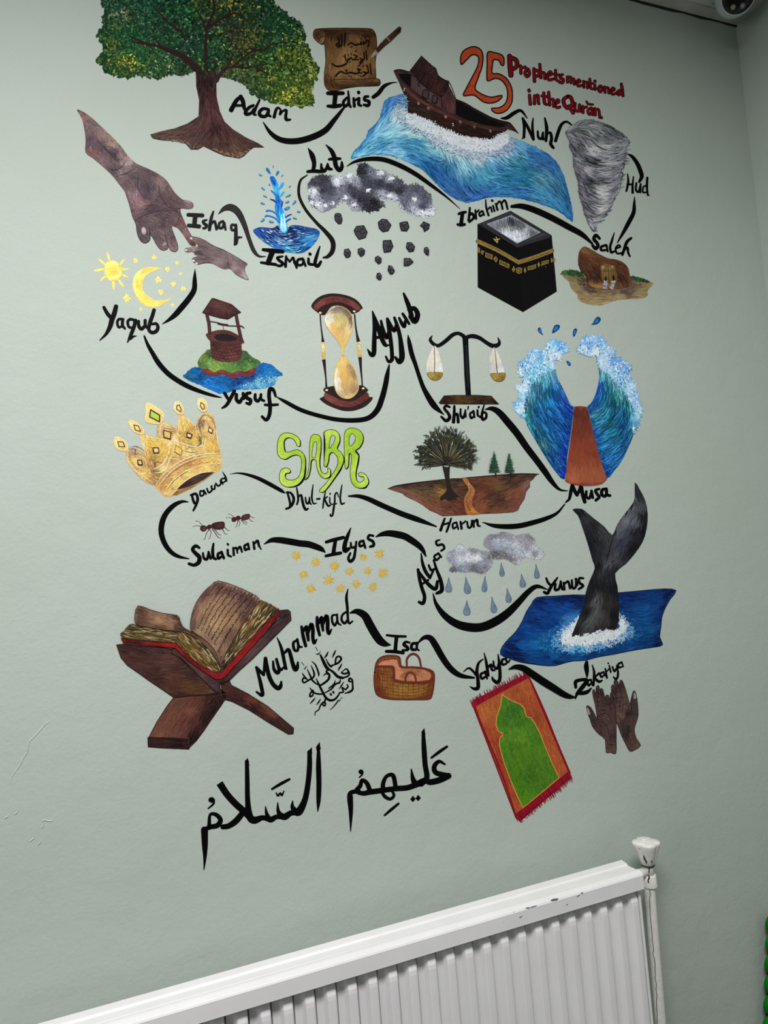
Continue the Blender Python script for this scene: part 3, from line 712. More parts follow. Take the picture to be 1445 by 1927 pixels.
def pen():
    m = Motif('painted_pen', 'painted brown fountain pen with pale nib touching the scroll', 'mural picture', (730, 80), lvl='painted_scroll', gain=1.05)
    m.part('barrel', lambda p: (p.poly(B(1183,222, 1215,180, 1262,132, 1350,55, 1370,42, 1382,55, 1378,85, 1350,110, 1300,160, 1250,200, 1205,245), (46, 26, 20)),
        p.hatch(B(1183,222, 1215,180, 1262,132, 1350,55, 1370,42, 1382,55, 1350,110, 1300,160, 1250,200, 1205,245), 160, 14, 1.5, [(*B(1300,110)[0], (70,42,32)), (*B(1340,100)[0], (40,22,18)), (*B(1210,200)[0], (62,38,30))], [B(1195,230, 1370,60)], jit=8),
        p.line(B(1225,178, 1372,52), (0.6, 1.0, 0.6), (96, 62, 48)), p.line(B(1262,128, 1278,140, 1292,158), 1.0, (190, 180, 160))))
    m.part('nib', lambda p: (p.poly(B(1183,222, 1192,240, 1208,246, 1165,280, 1138,298, 1155,262), (150, 146, 136)), p.line(B(1142,294, 1188,250), 0.6, (60, 56, 50)), p.poly(B(1178,238, 1200,250, 1207,244, 1192,232, 1184,222), (96, 88, 80))))
pen()

D = Fr(650, 90, 1090, 420)
E_ = Fr(730, 100, 980, 275)
def wave():
    S = lambda *v: [(*D(v[i], v[i + 1])[0], v[i + 2]) for i in range(0, len(v), 3)]
    out = D(370,285, 340,285, 310,298, 270,305, 235,335, 225,380, 210,440, 175,480, 140,510, 125,560, 90,600, 60,630, 35,665, 35,690, 100,672, 180,660, 280,668, 340,685, 400,715, 470,750, 520,800, 570,850, 610,890, 650,920, 700,945, 750,960, 800,950, 860,932, 930,922, 1010,925, 1090,935, 1180,960, 1260,985, 1330,1020, 1400,1078, 1408,1060, 1400,980, 1375,880, 1350,790, 1310,710, 1260,660, 1180,615, 1100,580, 1030,555, 960,540, 930,560, 880,575, 800,570, 700,545, 640,530, 560,500, 470,460, 380,425, 378,380, 372,330)
    cols = S(350,300,(70,120,190), 290,320,(50,110,170), 240,380,(56,126,180), 360,380,(190,210,226), 330,420,(170,196,216), 260,440,(90,150,190), 160,510,(40,110,170), 230,500,(110,170,205), 330,500,(130,186,214), 110,590,(36,100,160), 200,570,(80,150,184), 60,660,(70,150,200), 130,650,(110,180,214), 250,600,(50,120,160), 250,640,(90,160,196), 400,600,(50,120,160), 350,660,(120,176,208), 450,520,(170,210,226), 470,600,(46,120,160), 430,690,(60,130,184), 520,640,(60,130,160), 560,540,(215,226,236), 560,620,(120,176,190), 540,740,(20,84,140), 620,800,(24,80,140), 640,700,(50,110,150), 640,600,(170,200,214), 720,600,(226,234,240), 720,700,(130,180,200), 760,780,(40,110,150), 720,880,(36,80,140), 800,900,(30,80,150), 800,640,(200,216,230), 850,740,(60,140,170), 940,590,(220,228,238), 900,680,(90,150,190), 950,760,(30,100,145), 950,860,(40,110,160), 1050,620,(90,150,190), 1040,720,(40,110,150), 1060,820,(30,100,145), 1050,900,(30,90,150), 1150,640,(40,100,160), 1180,720,(40,90,140), 1200,800,(70,130,160), 1180,900,(50,120,160), 1250,700,(30,84,140), 1300,850,(40,100,140), 1300,960,(40,110,160), 1360,900,(20,70,120), 1390,1030,(30,90,150))
    g = [D(360,290, 280,350, 200,480, 90,620, 40,685), D(230,340, 190,450, 90,600), D(370,420, 300,500, 180,540), D(400,500, 250,560, 80,650), D(520,620, 400,570, 280,560, 160,600), D(620,700, 500,620, 380,590, 250,610, 120,660),
         D(650,850, 560,740, 460,660, 350,625, 200,650), D(720,930, 620,860, 540,760, 440,700, 320,670), D(430,480, 560,540, 640,640, 700,760, 760,860, 800,900), D(480,500, 650,580, 760,720, 830,820, 880,880), D(560,560, 620,680, 690,800, 720,900),
         D(700,580, 800,640, 880,760, 960,840, 1000,870), D(800,620, 920,740, 1020,800, 1120,820), D(940,580, 1000,680, 1100,740, 1240,780, 1320,860), D(1020,600, 1120,680, 1240,720, 1320,800, 1370,920), D(1050,580, 1200,640, 1300,730, 1360,860, 1400,1040),
         D(880,900, 960,860, 1040,850, 1160,880, 1280,940, 1390,1050), D(720,950, 850,920, 1000,900, 1150,930, 1300,990, 1400,1070), D(900,800, 1000,780, 1150,820, 1260,900)]
    def fn(p):
        p.poly(out, (50, 120, 170), rag=0.5)
        p.hatch(out, 3500, 26, 3.6, cols, g, jit=15)
        lt = [(x, y, tuple(min(238, v * 1.08 + 22) for v in c)) for x, y, c in cols]
        dk = [(x, y, tuple(v * .82 for v in c)) for x, y, c in cols]
        p.hatch(out, 900, 24, 1.8, dk, g, jit=12)
        p.hatch(out, 1900, 24, 1.5, lt, g, jit=14)
        p.hatch(D(930,640, 1100,640, 1300,760, 1340,880, 1240,900, 1050,860, 900,820), 45, 20, 2.2, S(950,750,(20,110,110), 1100,800,(24,120,120), 1200,820,(110,160,170), 1250,850,(60,110,150)), g, jit=12)
    single('painted_wave', 'painted blue sea wave with a long tail under the boat', 'mural picture', fn, gain=1.02)
wave()
def ark():
    m = Motif('painted_boat', 'painted dark brown wooden ark with a cabin riding the wave', 'mural picture', (855, 185), lvl='painted_wave', gain=.95)
    X = E_
    S = lambda *v: [(*X(v[i], v[i + 1])[0], v[i + 2]) for i in range(0, len(v), 3)]
    hull = X(62,195, 90,184, 140,182, 225,205, 270,240, 300,300, 735,505, 760,508, 830,540, 930,600, 1030,655, 1130,705, 1240,740, 1310,755, 1350,790, 1415,875, 1370,850, 1300,830, 1235,880, 1190,930, 1150,965, 1060,960, 1000,965, 900,950, 780,930, 700,910, 600,850, 480,830, 380,790, 300,730, 205,712, 215,600, 205,530, 180,450, 130,340, 100,270)
    def hl(p):
        p.poly(hull, (44, 28, 26))
        band = X(62,195, 95,215, 130,290, 200,370, 300,460, 420,540, 560,610, 700,670, 860,730, 1020,780, 1200,820, 1310,805, 1370,845, 1300,828, 1235,850, 1100,840, 900,790, 760,735, 600,680, 450,600, 300,510, 200,430, 130,330)
        p.hatch(hull, 1100, 22, 2.6, S(150,300,(60,36,34), 300,600,(50,36,32), 260,690,(40,24,22), 600,750,(50,30,24), 900,860,(40,24,22), 1150,900,(38,24,20), 1300,790,(54,34,32), 1000,650,(40,26,24), 150,190,(70,50,46)), [X(70,210, 200,420, 400,570, 700,700, 1000,800, 1300,820), X(205,700, 500,800, 800,920, 1150,950)], jit=6)
        p.poly(band, (84, 48, 44))
        p.hatch(band, 380, 16, 1.8, S(100,240,(70,42,40), 300,470,(104,58,52), 560,610,(90,50,48), 900,760,(70,44,42), 1250,820,(66,42,38)), [X(70,210, 200,420, 400,570, 700,700, 1000,800, 1300,820)], jit=8)
    m.part('hull', hl)
    def ins(p):
        K = (10, 9, 10)
        p.poly(X(105,228, 200,226, 272,240, 258,310, 240,370, 190,335, 150,290), K)
        p.poly(X(735,512, 760,520, 850,580, 960,640, 1080,710, 1180,750, 1290,790, 1230,802, 1150,798, 1000,770, 860,725, 770,690, 737,660), K)
        p.line(X(62,195, 90,184, 140,182, 225,205), 1.3, (26, 16, 16)); p.line(X(735,502, 830,540, 930,600, 1030,655, 1130,705, 1240,740, 1310,755, 1350,790, 1415,875), (0.8, 1.6, 1.6, 1.2), (22, 14, 14))
        p.line(X(300,470, 450,560, 600,640, 760,700, 900,745), (0.6, 0.9, 0.6), (38, 20, 20)); p.line(X(62,195, 130,340, 205,530, 215,600, 205,712), 0.9, (22, 14, 14))
    m.part('hold', ins, lvl=0.0006)
    def cab(p):
        wall = X(250,240, 330,270, 420,330, 640,320, 735,500, 735,660, 700,670, 600,620, 560,600, 420,520, 245,385)
        p.poly(wall, (76, 52, 54))
        p.hatch(wall, 650, 18, 2.2, S(290,330,(84,64,66), 420,440,(92,68,70), 540,550,(88,64,66), 620,480,(84,48,50), 680,560,(94,54,56), 690,420,(70,42,44), 600,600,(70,42,42), 700,640,(90,52,54)), [X(260,300, 250,380), X(600,460, 590,600), X(640,330, 700,660)], jit=7)
        roof = X(360,35, 385,60, 440,110, 505,170, 520,165, 545,250, 620,300, 655,312, 660,345, 600,440, 585,470, 545,465, 440,400, 345,325, 300,260, 230,205, 290,130)
        p.poly(roof, (48, 28, 28))
        p.hatch(roof, 900, 18, 2.0, S(300,200,(48,32,34), 400,120,(66,44,44), 450,250,(62,36,34), 430,330,(48,26,26), 560,330,(74,42,38), 530,430,(84,48,44), 610,380,(50,28,28)), [X(390,100, 310,250), X(460,200, 380,330), X(540,280, 470,410), X(640,320, 570,460)], jit=9)
        for P in ((360,35, 290,130, 230,205), (360,35, 440,110, 505,170, 545,250, 620,300, 655,312, 700,400, 735,500), (420,190, 380,250, 345,325), (500,150, 515,190), (600,440, 640,380, 655,330), (345,325, 440,400, 545,465, 590,470, 640,400), (735,505, 740,600, 735,665), (250,240, 300,262, 345,325), (575,470, 585,600), (640,330, 700,440)):
            p.line(X(*P), (0.8, 1.5, 0.9), (20, 12, 13))
        for i in range(16):
            t = i / 15; a = np.array([405 + 235 * t, 215 + 105 * t]); b = np.array([350 + 215 * t, 330 + 135 * t]); p.line(X(*a, *b), 0.5, (30, 16, 17))
        for i in range(9):
            t = i / 8; p.line(X(355 + 45 * t, 50 + 70 * t, 245 + 95 * t, 205 + 60 * t), 0.5, (30, 18, 18))
        p.poly(X(505,165, 520,168, 548,262, 515,235, 500,220), (58, 36, 36)); p.line(X(310,285, 330,300, 325,350, 340,370), 1.2, (28, 18, 20)); p.line(X(305,300, 330,290), 1.0, (28, 18, 20))
    m.part('cabin', cab, lvl=0.0009)
    for P in ((385,408, 430,412, 440,440, 425,505, 375,480, 370,455), (490,465, 528,480, 532,505, 515,552, 478,535, 478,500)):
        def wn(p, P=P):
            p.poly(X(*P), (76, 56, 60), smooth=3); p.outline(X(*P), 1.7, (22, 13, 15), smooth=3)
        m.part('cabin_window', wn, lvl=0.0018)
    for i, (x, y, r) in enumerate(((328,552,12), (436,608,13), (622,697,13), (782,757,13), (936,810,10), (1108,853,11))):
        m.part('porthole', lambda p: (p.ell(*X(x, y)[0], r * .185, r * .27, (150, 116, 112), -20, 12), p.ell(*X(x + 3, y + 5)[0], r * .1, r * .14, (70, 44, 42) if i in (1, 3, 4) else (170, 140, 136), 0, 8)), lvl=0.0018)
    for x, y in ((175,392), (169,412), (509,748), (507,770), (701,773), (703,793)):
        m.part('rivet', lambda p: p.ell(*X(x, y)[0], 1.15, 1.35, (232, 226, 214), 0, 8), lvl=0.0018)
ark()
def sea_foam():
    S = lambda *v: [(*D(v[i], v[i + 1])[0], v[i + 2]) for i in range(0, len(v), 3)]
    foam = D(372,300, 330,320, 300,380, 320,440, 400,500, 480,540, 560,600, 660,650, 760,680, 860,680, 960,660, 1040,620, 1040,580, 960,540, 900,572, 830,575, 720,560, 640,530, 560,500, 470,460, 380,425)
    top = D(372,405, 480,440, 570,490, 650,520, 720,550, 820,565, 900,570, 960,535, 1010,550, 960,620, 800,640, 640,590, 500,520, 390,470)
    def fn2(p):
        p.puff(foam, 2200, 5, 1.5, S(350,340,(120,160,200), 340,400,(190,206,222), 480,500,(196,212,226), 640,600,(196,212,226), 850,640,(186,202,224), 1000,590,(160,180,214)), jit=16)
        p.puff(top, 2600, 4.5, 1.5, S(400,440,(214,224,232), 700,590,(226,230,236), 950,590,(226,230,238)), jit=12)
    single('painted_foam', 'white painted foam along the hull of the painted boat', 'mural picture', fn2, lvl='painted_boat', gain=1.0)
sea_foam()
H_ = Fr(850, 70, 1250, 300)
def digit(p, P, w):
    q = H_(*P); w = np.array(w) * H_.k
    p.line(q, w + 2.6, (20, 14, 14), n=8)
    p.line(q, w - 0.6, (186, 76, 36), n=8)
def num(p_):
    m = Motif('painted_number', 'large orange numeral 25 outlined in black', 'lettering', (915, 150), gain=1.15)
    O = (172, 68, 34); K = (20, 14, 14)
    two = H_(65,185, 60,140, 75,100, 110,75, 155,65, 195,85, 212,130, 205,200, 185,260, 158,340, 175,370, 220,395, 270,408, 340,397, 320,430, 270,448, 215,440, 150,395, 80,397, 100,345, 150,250, 178,190, 182,140, 160,120, 130,125, 100,155)
    five = H_(245,103, 300,108, 340,122, 355,150, 352,190, 335,188, 320,160, 285,155, 275,200, 275,245, 320,250, 370,280, 405,340, 412,400, 405,450, 375,495, 330,517, 290,512, 270,485, 320,480, 360,455, 378,410, 375,350, 345,300, 300,280, 245,297, 238,260, 240,180)
    for P in (two, five):
        m.part('digit', lambda p, P=P: (p.poly(P, O, smooth=5), p.hatch(P, 260, 12, 2.4, [(*P[0], (176,70,36)), (*P[10], (166,62,30)), (*P[20], (180,72,36))], [P[:12], P[12:24]], jit=6, smooth=5), p.outline(P, 2.5, K, smooth=5)))
num(0)
RED = (128, 14, 28)
def redword(name, label, letters):
    return word(name, label, H_, letters, col=RED, under=(30, 10, 14), uw=2.0, mat=M_PAINT, w=.74)
redword('painted_word', 'red word right beside the orange 25, first of the upper title line', [
    [((24,28,28), 392,128, 396,190, 402,258), ((22,24,22,20), 400,138, 438,158, 440,200, 405,222)],
    [((14,16), 468,195, 470,245), ((12,12), 472,212, 498,202)],
    [((16,16,16,16), 510,215, 498,245, 512,268, 528,248, 520,220)],
    [((15,17), 558,215, 562,300), ((15,15,14), 562,222, 592,235, 588,262, 562,266)],
    [((14,16), 598,185, 605,275), ((12,14,14), 608,240, 628,245, 632,282)],
    [((12,14,14), 655,262, 678,252, 668,235, 648,262, 660,290, 688,285)],
    [((13,14,12), 705,225, 708,285, 725,298), ((11,11), 695,252, 728,256)],
    [((13,14,14,14), 752,255, 735,262, 740,278, 758,290, 752,310, 732,305)]])
redword('painted_word', 'red word at the right end of the upper title line', [
    [((13,15), 785,270, 787,305), ((11,13), 788,275, 808,272, 810,310), ((11,13), 812,285, 830,285, 832,320)],
    [((12,12,12), 852,308, 872,302, 862,290, 848,308, 860,332, 880,328)],
    [((12,14), 895,300, 898,340), ((11,13), 900,308, 920,308, 922,345)],
    [((12,13,12), 938,285, 942,340, 955,352), ((10,10), 928,312, 958,315)],
    [((13,14), 972,325, 974,355), ((13,13), 972,298, 974,302)],
    [((13,13,13,13), 1008,332, 995,350, 1008,372, 1022,356, 1015,334)],
    [((12,14), 1038,338, 1042,375), ((11,13), 1042,345, 1062,345, 1068,380)],
    [((12,12,12), 1085,365, 1105,358, 1095,345, 1082,365, 1092,388, 1115,382)],
    [((12,14,12), 1148,360, 1128,370, 1132,392, 1155,380), ((13,15,14), 1152,318, 1158,350, 1164,398)]])
redword('painted_word', 'red two-letter word starting the lower title line', [
    [((15,17), 528,395, 534,455), ((16,16), 524,360, 526,366)],
    [((14,16), 562,398, 562,452), ((13,16,14), 564,410, 585,395, 588,440, 592,452)]])
redword('painted_word', 'red three-letter word in the middle of the lower title line', [
    [((15,16,12), 625,380, 630,445, 645,458), ((12,12), 612,400, 650,405)],
    [((15,17), 658,375, 665,460), ((12,15), 668,425, 690,425, 692,470)],
    [((13,13,13), 708,450, 728,440, 720,425, 702,450, 712,478, 735,475)]])
redword('painted_word', 'red word ending the lower title line, with a dash above it', [
    [((18,20,20,20,18), 790,402, 760,425, 768,465, 795,482, 820,455, 810,412, 790,402), ((16,18), 795,468, 825,515)],
    [((13,14,14), 838,450, 838,495, 862,500, 868,460), ((12,12), 868,460, 872,505)],
    [((13,15), 890,470, 892,512), ((12,13), 892,482, 915,475)],
    [((13,13,13), 945,480, 925,500, 935,525, 952,510, 952,485), ((12,12), 952,485, 958,528)],
    [((13,15), 972,485, 975,528), ((12,14), 978,492, 998,495, 1005,545)],
    [((9,9), 915,438, 922,448)], [((9,9), 925,455, 958,458)], [((13,13), 1016,545, 1018,548)]])
word('painted_name', 'black hand-painted name between the boat and the whirlwind', H_, [
    [((12,16,16), 482,550, 492,610, 490,680), ((14,18,16), 482,552, 520,620, 555,695), ((8,14,14), 552,552, 548,610, 556,695), ((8,6), 480,690, 492,678)],
    [((12,16,14), 584,640, 588,680, 610,690, 620,650), ((10,14), 620,650, 622,695)],
    [((10,20,16), 632,550, 645,620, 640,705), ((12,16,20,16), 645,660, 670,650, 678,690, 672,725, 690,752)]], w=.86)
swash('short black hooked brush line at the boat end under the orange 25', H_, (10,26,26,20,8), 335,552, 375,548, 425,515, 470,500, 512,550)
swash('short black hooked brush line touching the top left of the whirlwind', H_, (22,24,22,16,10), 705,705, 722,650, 745,595, 780,575, 818,600)
# ================================================================== mural, upper middle
def SS(fr):
    return lambda *v: [(*fr(v[i], v[i + 1])[0], v[i + 2]) for i in range(0, len(v), 3)]
G = Fr(130, 190, 480, 540)
def hands():
    m = Motif('painted_hand', 'painted large brown hand reaching down to touch a small hand', 'mural picture', (265, 340))
    S = SS(G)
    arm = G(60,68, 110,85, 180,135, 250,200, 330,275, 400,350, 460,430, 520,485, 600,520, 690,565, 750,610, 790,665, 820,710, 880,765, 940,780, 965,800, 962,830, 930,842, 870,838, 865,860, 890,920, 925,1000, 960,1060, 985,1110, 980,1130, 945,1125, 915,1085, 870,1020, 835,985, 800,978, 815,1030, 840,1100, 845,1150, 825,1172, 790,1165, 770,1135, 768,1150, 735,1162, 700,1145, 665,1095, 632,1045, 625,1085, 590,1105, 555,1085, 530,1030, 520,960, 490,890, 470,810, 440,720, 390,650, 330,575, 260,510, 190,450, 128,400, 128,300, 115,200, 95,130)
    cols = S(80,100,(150,108,104), 130,180,(120,96,98), 150,300,(96,80,84), 150,390,(128,90,90), 260,250,(146,122,116), 250,340,(92,78,84), 330,310,(158,128,122), 340,400,(84,70,76), 400,400,(140,116,112), 450,450,(170,146,142), 250,450,(124,98,102), 330,520,(92,76,82), 400,540,(130,112,110), 500,520,(110,92,92), 450,620,(104,86,90), 430,700,(128,100,104), 520,580,(96,82,84), 600,560,(98,80,84), 600,640,(80,64,72), 600,720,(88,72,80), 520,720,(140,110,116), 540,790,(146,112,116), 660,700,(100,86,90), 700,620,(128,106,104), 760,650,(110,88,88), 700,760,(90,72,80), 770,740,(100,80,80), 830,790,(96,78,80), 920,800,(130,106,108), 600,850,(80,64,70), 500,850,(116,90,96), 680,850,(84,68,74), 620,920,(110,92,92), 560,920,(90,74,80), 800,880,(92,74,76), 860,920,(110,80,80), 900,1000,(130,96,96), 950,1090,(96,64,66), 560,1050,(80,66,74), 600,1080,(96,84,94), 680,1030,(90,76,80), 700,1020,(120,104,102), 730,1120,(120,98,100), 790,1030,(96,78,82), 820,1140,(130,104,104), 700,940,(84,68,74))
    g = [G(90,100, 200,220, 330,380, 430,500), G(120,200, 180,350, 300,480, 370,560), G(170,150, 330,300, 480,460), G(350,560, 450,540, 540,510), G(430,620, 470,760, 540,920), G(560,560, 540,700, 560,780, 640,790, 690,720), G(620,560, 680,680, 660,740), G(700,600, 760,700, 850,790, 940,820), G(520,900, 600,860, 700,850, 820,880), G(700,800, 800,850, 860,900), G(850,900, 900,1000, 960,1110), G(540,960, 560,1050, 600,1090), G(640,1000, 690,1080, 740,1140), G(770,1000, 800,1080, 830,1150)]
    def fn(p):
        p.poly(arm, (98, 80, 84), smooth=3)
        p.hatch(arm, 2600, 15, 2.6, cols, g, jit=6, smooth=3)
        p.hatch(arm, 700, 9, 1.1, [(x, y, tuple(v * .86 for v in c)) for x, y, c in cols], g, jit=8, smooth=3, wob=.4)
        p.hatch(arm, 450, 8, 1.0, [(x, y, tuple(min(220, v * 1.12 + 8) for v in c)) for x, y, c in cols], g, jit=9, smooth=3, wob=.4)
        for P, w, c in (((330,540, 400,520, 440,470),(1,1.4,.8),(60,48,54)), ((360,590, 450,560, 520,520),(.8,1.2,.6),(66,54,58)), ((220,310, 300,390, 390,480),(1,1.6,.8),(64,52,58)), ((520,930, 580,890, 680,860, 800,850, 865,870),(.8,1.2,1.2,.8),(58,46,50)),
                        ((540,560, 535,680, 590,760),(.8,1.4,.6),(66,52,60)), ((700,660, 710,740, 780,830, 865,835),(.8,1.3,1.3),(60,46,50)), ((865,850, 850,920, 820,980),(1,1,1),(64,48,50)), ((630,1000, 625,1040),(1.2,1.8),(52,42,48)),
                        ((770,1135, 750,1060, 735,1010),(1.2,1.2,.6),(50,40,44)), ((700,1010, 720,1040, 750,1045),(.8,1,.6),(56,46,48)), ((785,1065, 815,1060),(.8,.8),(60,48,50)), ((870,1000, 900,985),(.6,.8),(70,50,50)), ((520,960, 530,1030, 555,1085, 590,1105, 625,1085, 632,1045),(.8,1.3,1.3,.8),(48,38,44)),
                        ((440,720, 470,810, 490,890, 520,960),(.8,1,.8),(60,50,54)), ((665,1095, 700,1145, 735,1162, 768,1150),(.6,1,.6),(56,44,48)), ((790,1165, 825,1172, 845,1150, 840,1100),(.6,1,.6),(56,44,48)), ((480,570, 500,600, 540,600),(.6,.8),(70,58,60))):
            p.line(G(*P), np.array(w) * 1.0, c)
    m.part('hand', fn)
    m.part('fingernail', lambda p: (p.ell(*G(580,1010)[0], 4.6, 7.2, (168,148,146), -12), p.ell(*G(579,1004)[0], 3.0, 4.8, (196,178,174), -12)), lvl=.0009)
    m.part('fingernail', lambda p: p.poly(G(890,768, 930,775, 950,785, 935,795, 905,785), (150,128,132), smooth=3), lvl=.0009)
    m.part('fingernail', lambda p: p.ell(*G(742,1112)[0], 4, 2.6, (160,138,140), -30), lvl=.0009)
    m2 = Motif('painted_hand', 'painted small brown hand with pale nails reaching up from right', 'mural picture', (412, 485), lvl='painted_hand')
    sm = G(935,1058, 960,1052, 1010,1065, 1060,1085, 1120,1125, 1190,1150, 1260,1190, 1320,1225, 1385,1265, 1370,1290, 1368,1330, 1395,1390, 1340,1375, 1290,1345, 1250,1305, 1210,1308, 1170,1295, 1110,1262, 1060,1258, 1000,1272, 975,1262, 955,1240, 962,1218, 1000,1205, 975,1195, 960,1172, 920,1178, 897,1165, 903,1145, 940,1138, 1000,1130, 990,1112, 950,1085)
    c2 = S(960,1070,(120,98,98), 1010,1085,(112,92,92), 1080,1120,(118,96,98), 940,1155,(150,132,128), 1020,1150,(104,86,88), 1080,1170,(116,98,98), 1000,1190,(80,64,68), 1040,1220,(96,80,82), 1000,1245,(120,100,102), 1130,1190,(110,94,94), 1150,1240,(140,120,118), 1200,1220,(120,104,104), 1220,1280,(96,80,82), 1260,1220,(128,108,110), 1270,1290,(150,128,130), 1330,1260,(110,90,92), 1350,1340,(170,148,150), 1310,1320,(128,108,112))
    g2 = [G(940,1060, 1040,1100, 1150,1180, 1380,1290), G(900,1160, 1000,1150, 1100,1180), G(960,1240, 1060,1220, 1160,1250), G(1180,1170, 1280,1300, 1390,1380)]
    def f2(p):
        p.poly(sm, (112, 94, 94), smooth=3)
        p.hatch(sm, 700, 10, 1.9, c2, g2, jit=6, smooth=3)
        for P in ((935,1058, 1010,1065, 1120,1125, 1260,1190, 1385,1265), (1235,1215, 1235,1270, 1250,1305), (975,1195, 1010,1185, 1050,1195), (965,1245, 1030,1230, 1080,1235), (1000,1130, 1050,1135, 1080,1150), (960,1175, 1000,1170, 1040,1178), (990,1112, 1020,1118), (1000,1272, 1060,1258, 1110,1262)):
            p.line(G(*P), (.5, 1.1, .5), (58, 46, 50))
    m2.part('hand', f2)
    for x, y in ((948,1068), (908,1160), (966,1243), (990,1264)):
        m2.part('fingernail', lambda p: p.ell(*G(x, y)[0], 2.6, 2.0, (214, 204, 200), 20, 10), lvl=.0006)
hands()
word('painted_name', 'dark grey hand-painted name right of the touching hands', G, [
    [((20,22), 925,885, 1035,890), ((26,24), 980,890, 972,970), ((20,22), 928,968, 1010,975)],
    [((10,16,16,12), 1068,925, 1040,935, 1050,955, 1068,965, 1062,985, 1042,990)],
    [((10,18,18), 1120,860, 1102,920, 1090,1000), ((12,14,16), 1100,960, 1128,935, 1138,960, 1145,995)],
    [((14,14,16), 1195,935, 1168,950, 1165,985, 1190,985, 1205,950), ((14,12), 1205,950, 1215,1000)],
    [((14,14,14,14), 1290,965, 1262,965, 1262,1000, 1288,1005), ((16,20,14), 1295,965, 1295,1050, 1288,1115), ((16,14,8), 1298,1108, 1310,1065, 1340,1060)]], lvl=0.0008, col=(34,32,32))
I_ = Fr(340, 290, 660, 520)
def sw2(label, fr, w, pts, col=(50,46,46)):
    def fn(p):
        p.line(fr(*pts), np.asarray(w, float) * fr.k, INK, n=8)
        p.line(fr(*pts), np.maximum(np.asarray(w, float) * fr.k - 2.2, 0.3), col, n=8)
    single('painted_line', label, 'painted line', fn, M_BLACK)
sw2('grey-black arching brush line left of the blue fountain', I_, (6,40,62,56,44,34,34,20,8), (320,510, 370,465, 430,455, 490,500, 540,600, 580,720, 620,820, 665,868, 720,870))
word('painted_name', 'black hand-painted name under the blue fountain', I_, [
    [((18,26,24), 700,812, 780,822, 865,828), ((34,30), 780,825, 742,925), ((14,18,18), 682,922, 740,930, 805,938)],
    [((12,18,18,14), 865,870, 820,880, 838,905, 868,930, 845,950, 815,945)],
    [((14,18), 895,870, 890,955), ((12,12), 895,875, 925,915), ((12,14,14), 928,912, 955,880, 965,925), ((16,14), 963,905, 985,965)],
    [((16,16,14), 1035,890, 995,900, 992,940, 1030,940, 1045,900), ((16,14), 1040,900, 1060,950)],
    [((16,18,16), 1085,890, 1088,930, 1120,940), ((18,18), 1096,848, 1100,852)],
    [((8,18,22,22,16), 1182,785, 1160,850, 1140,930, 1165,950, 1190,915)]], lvl=0.0006)
sw2('black S-shaped brush line between the storm cloud and the blue fountain', I_, (10,24,26,26,36,44,36,14), (1075,178, 1015,230, 1005,350, 1060,470, 1150,580, 1230,660, 1290,740, 1290,820, 1250,870, 1210,880), (24,22,22))
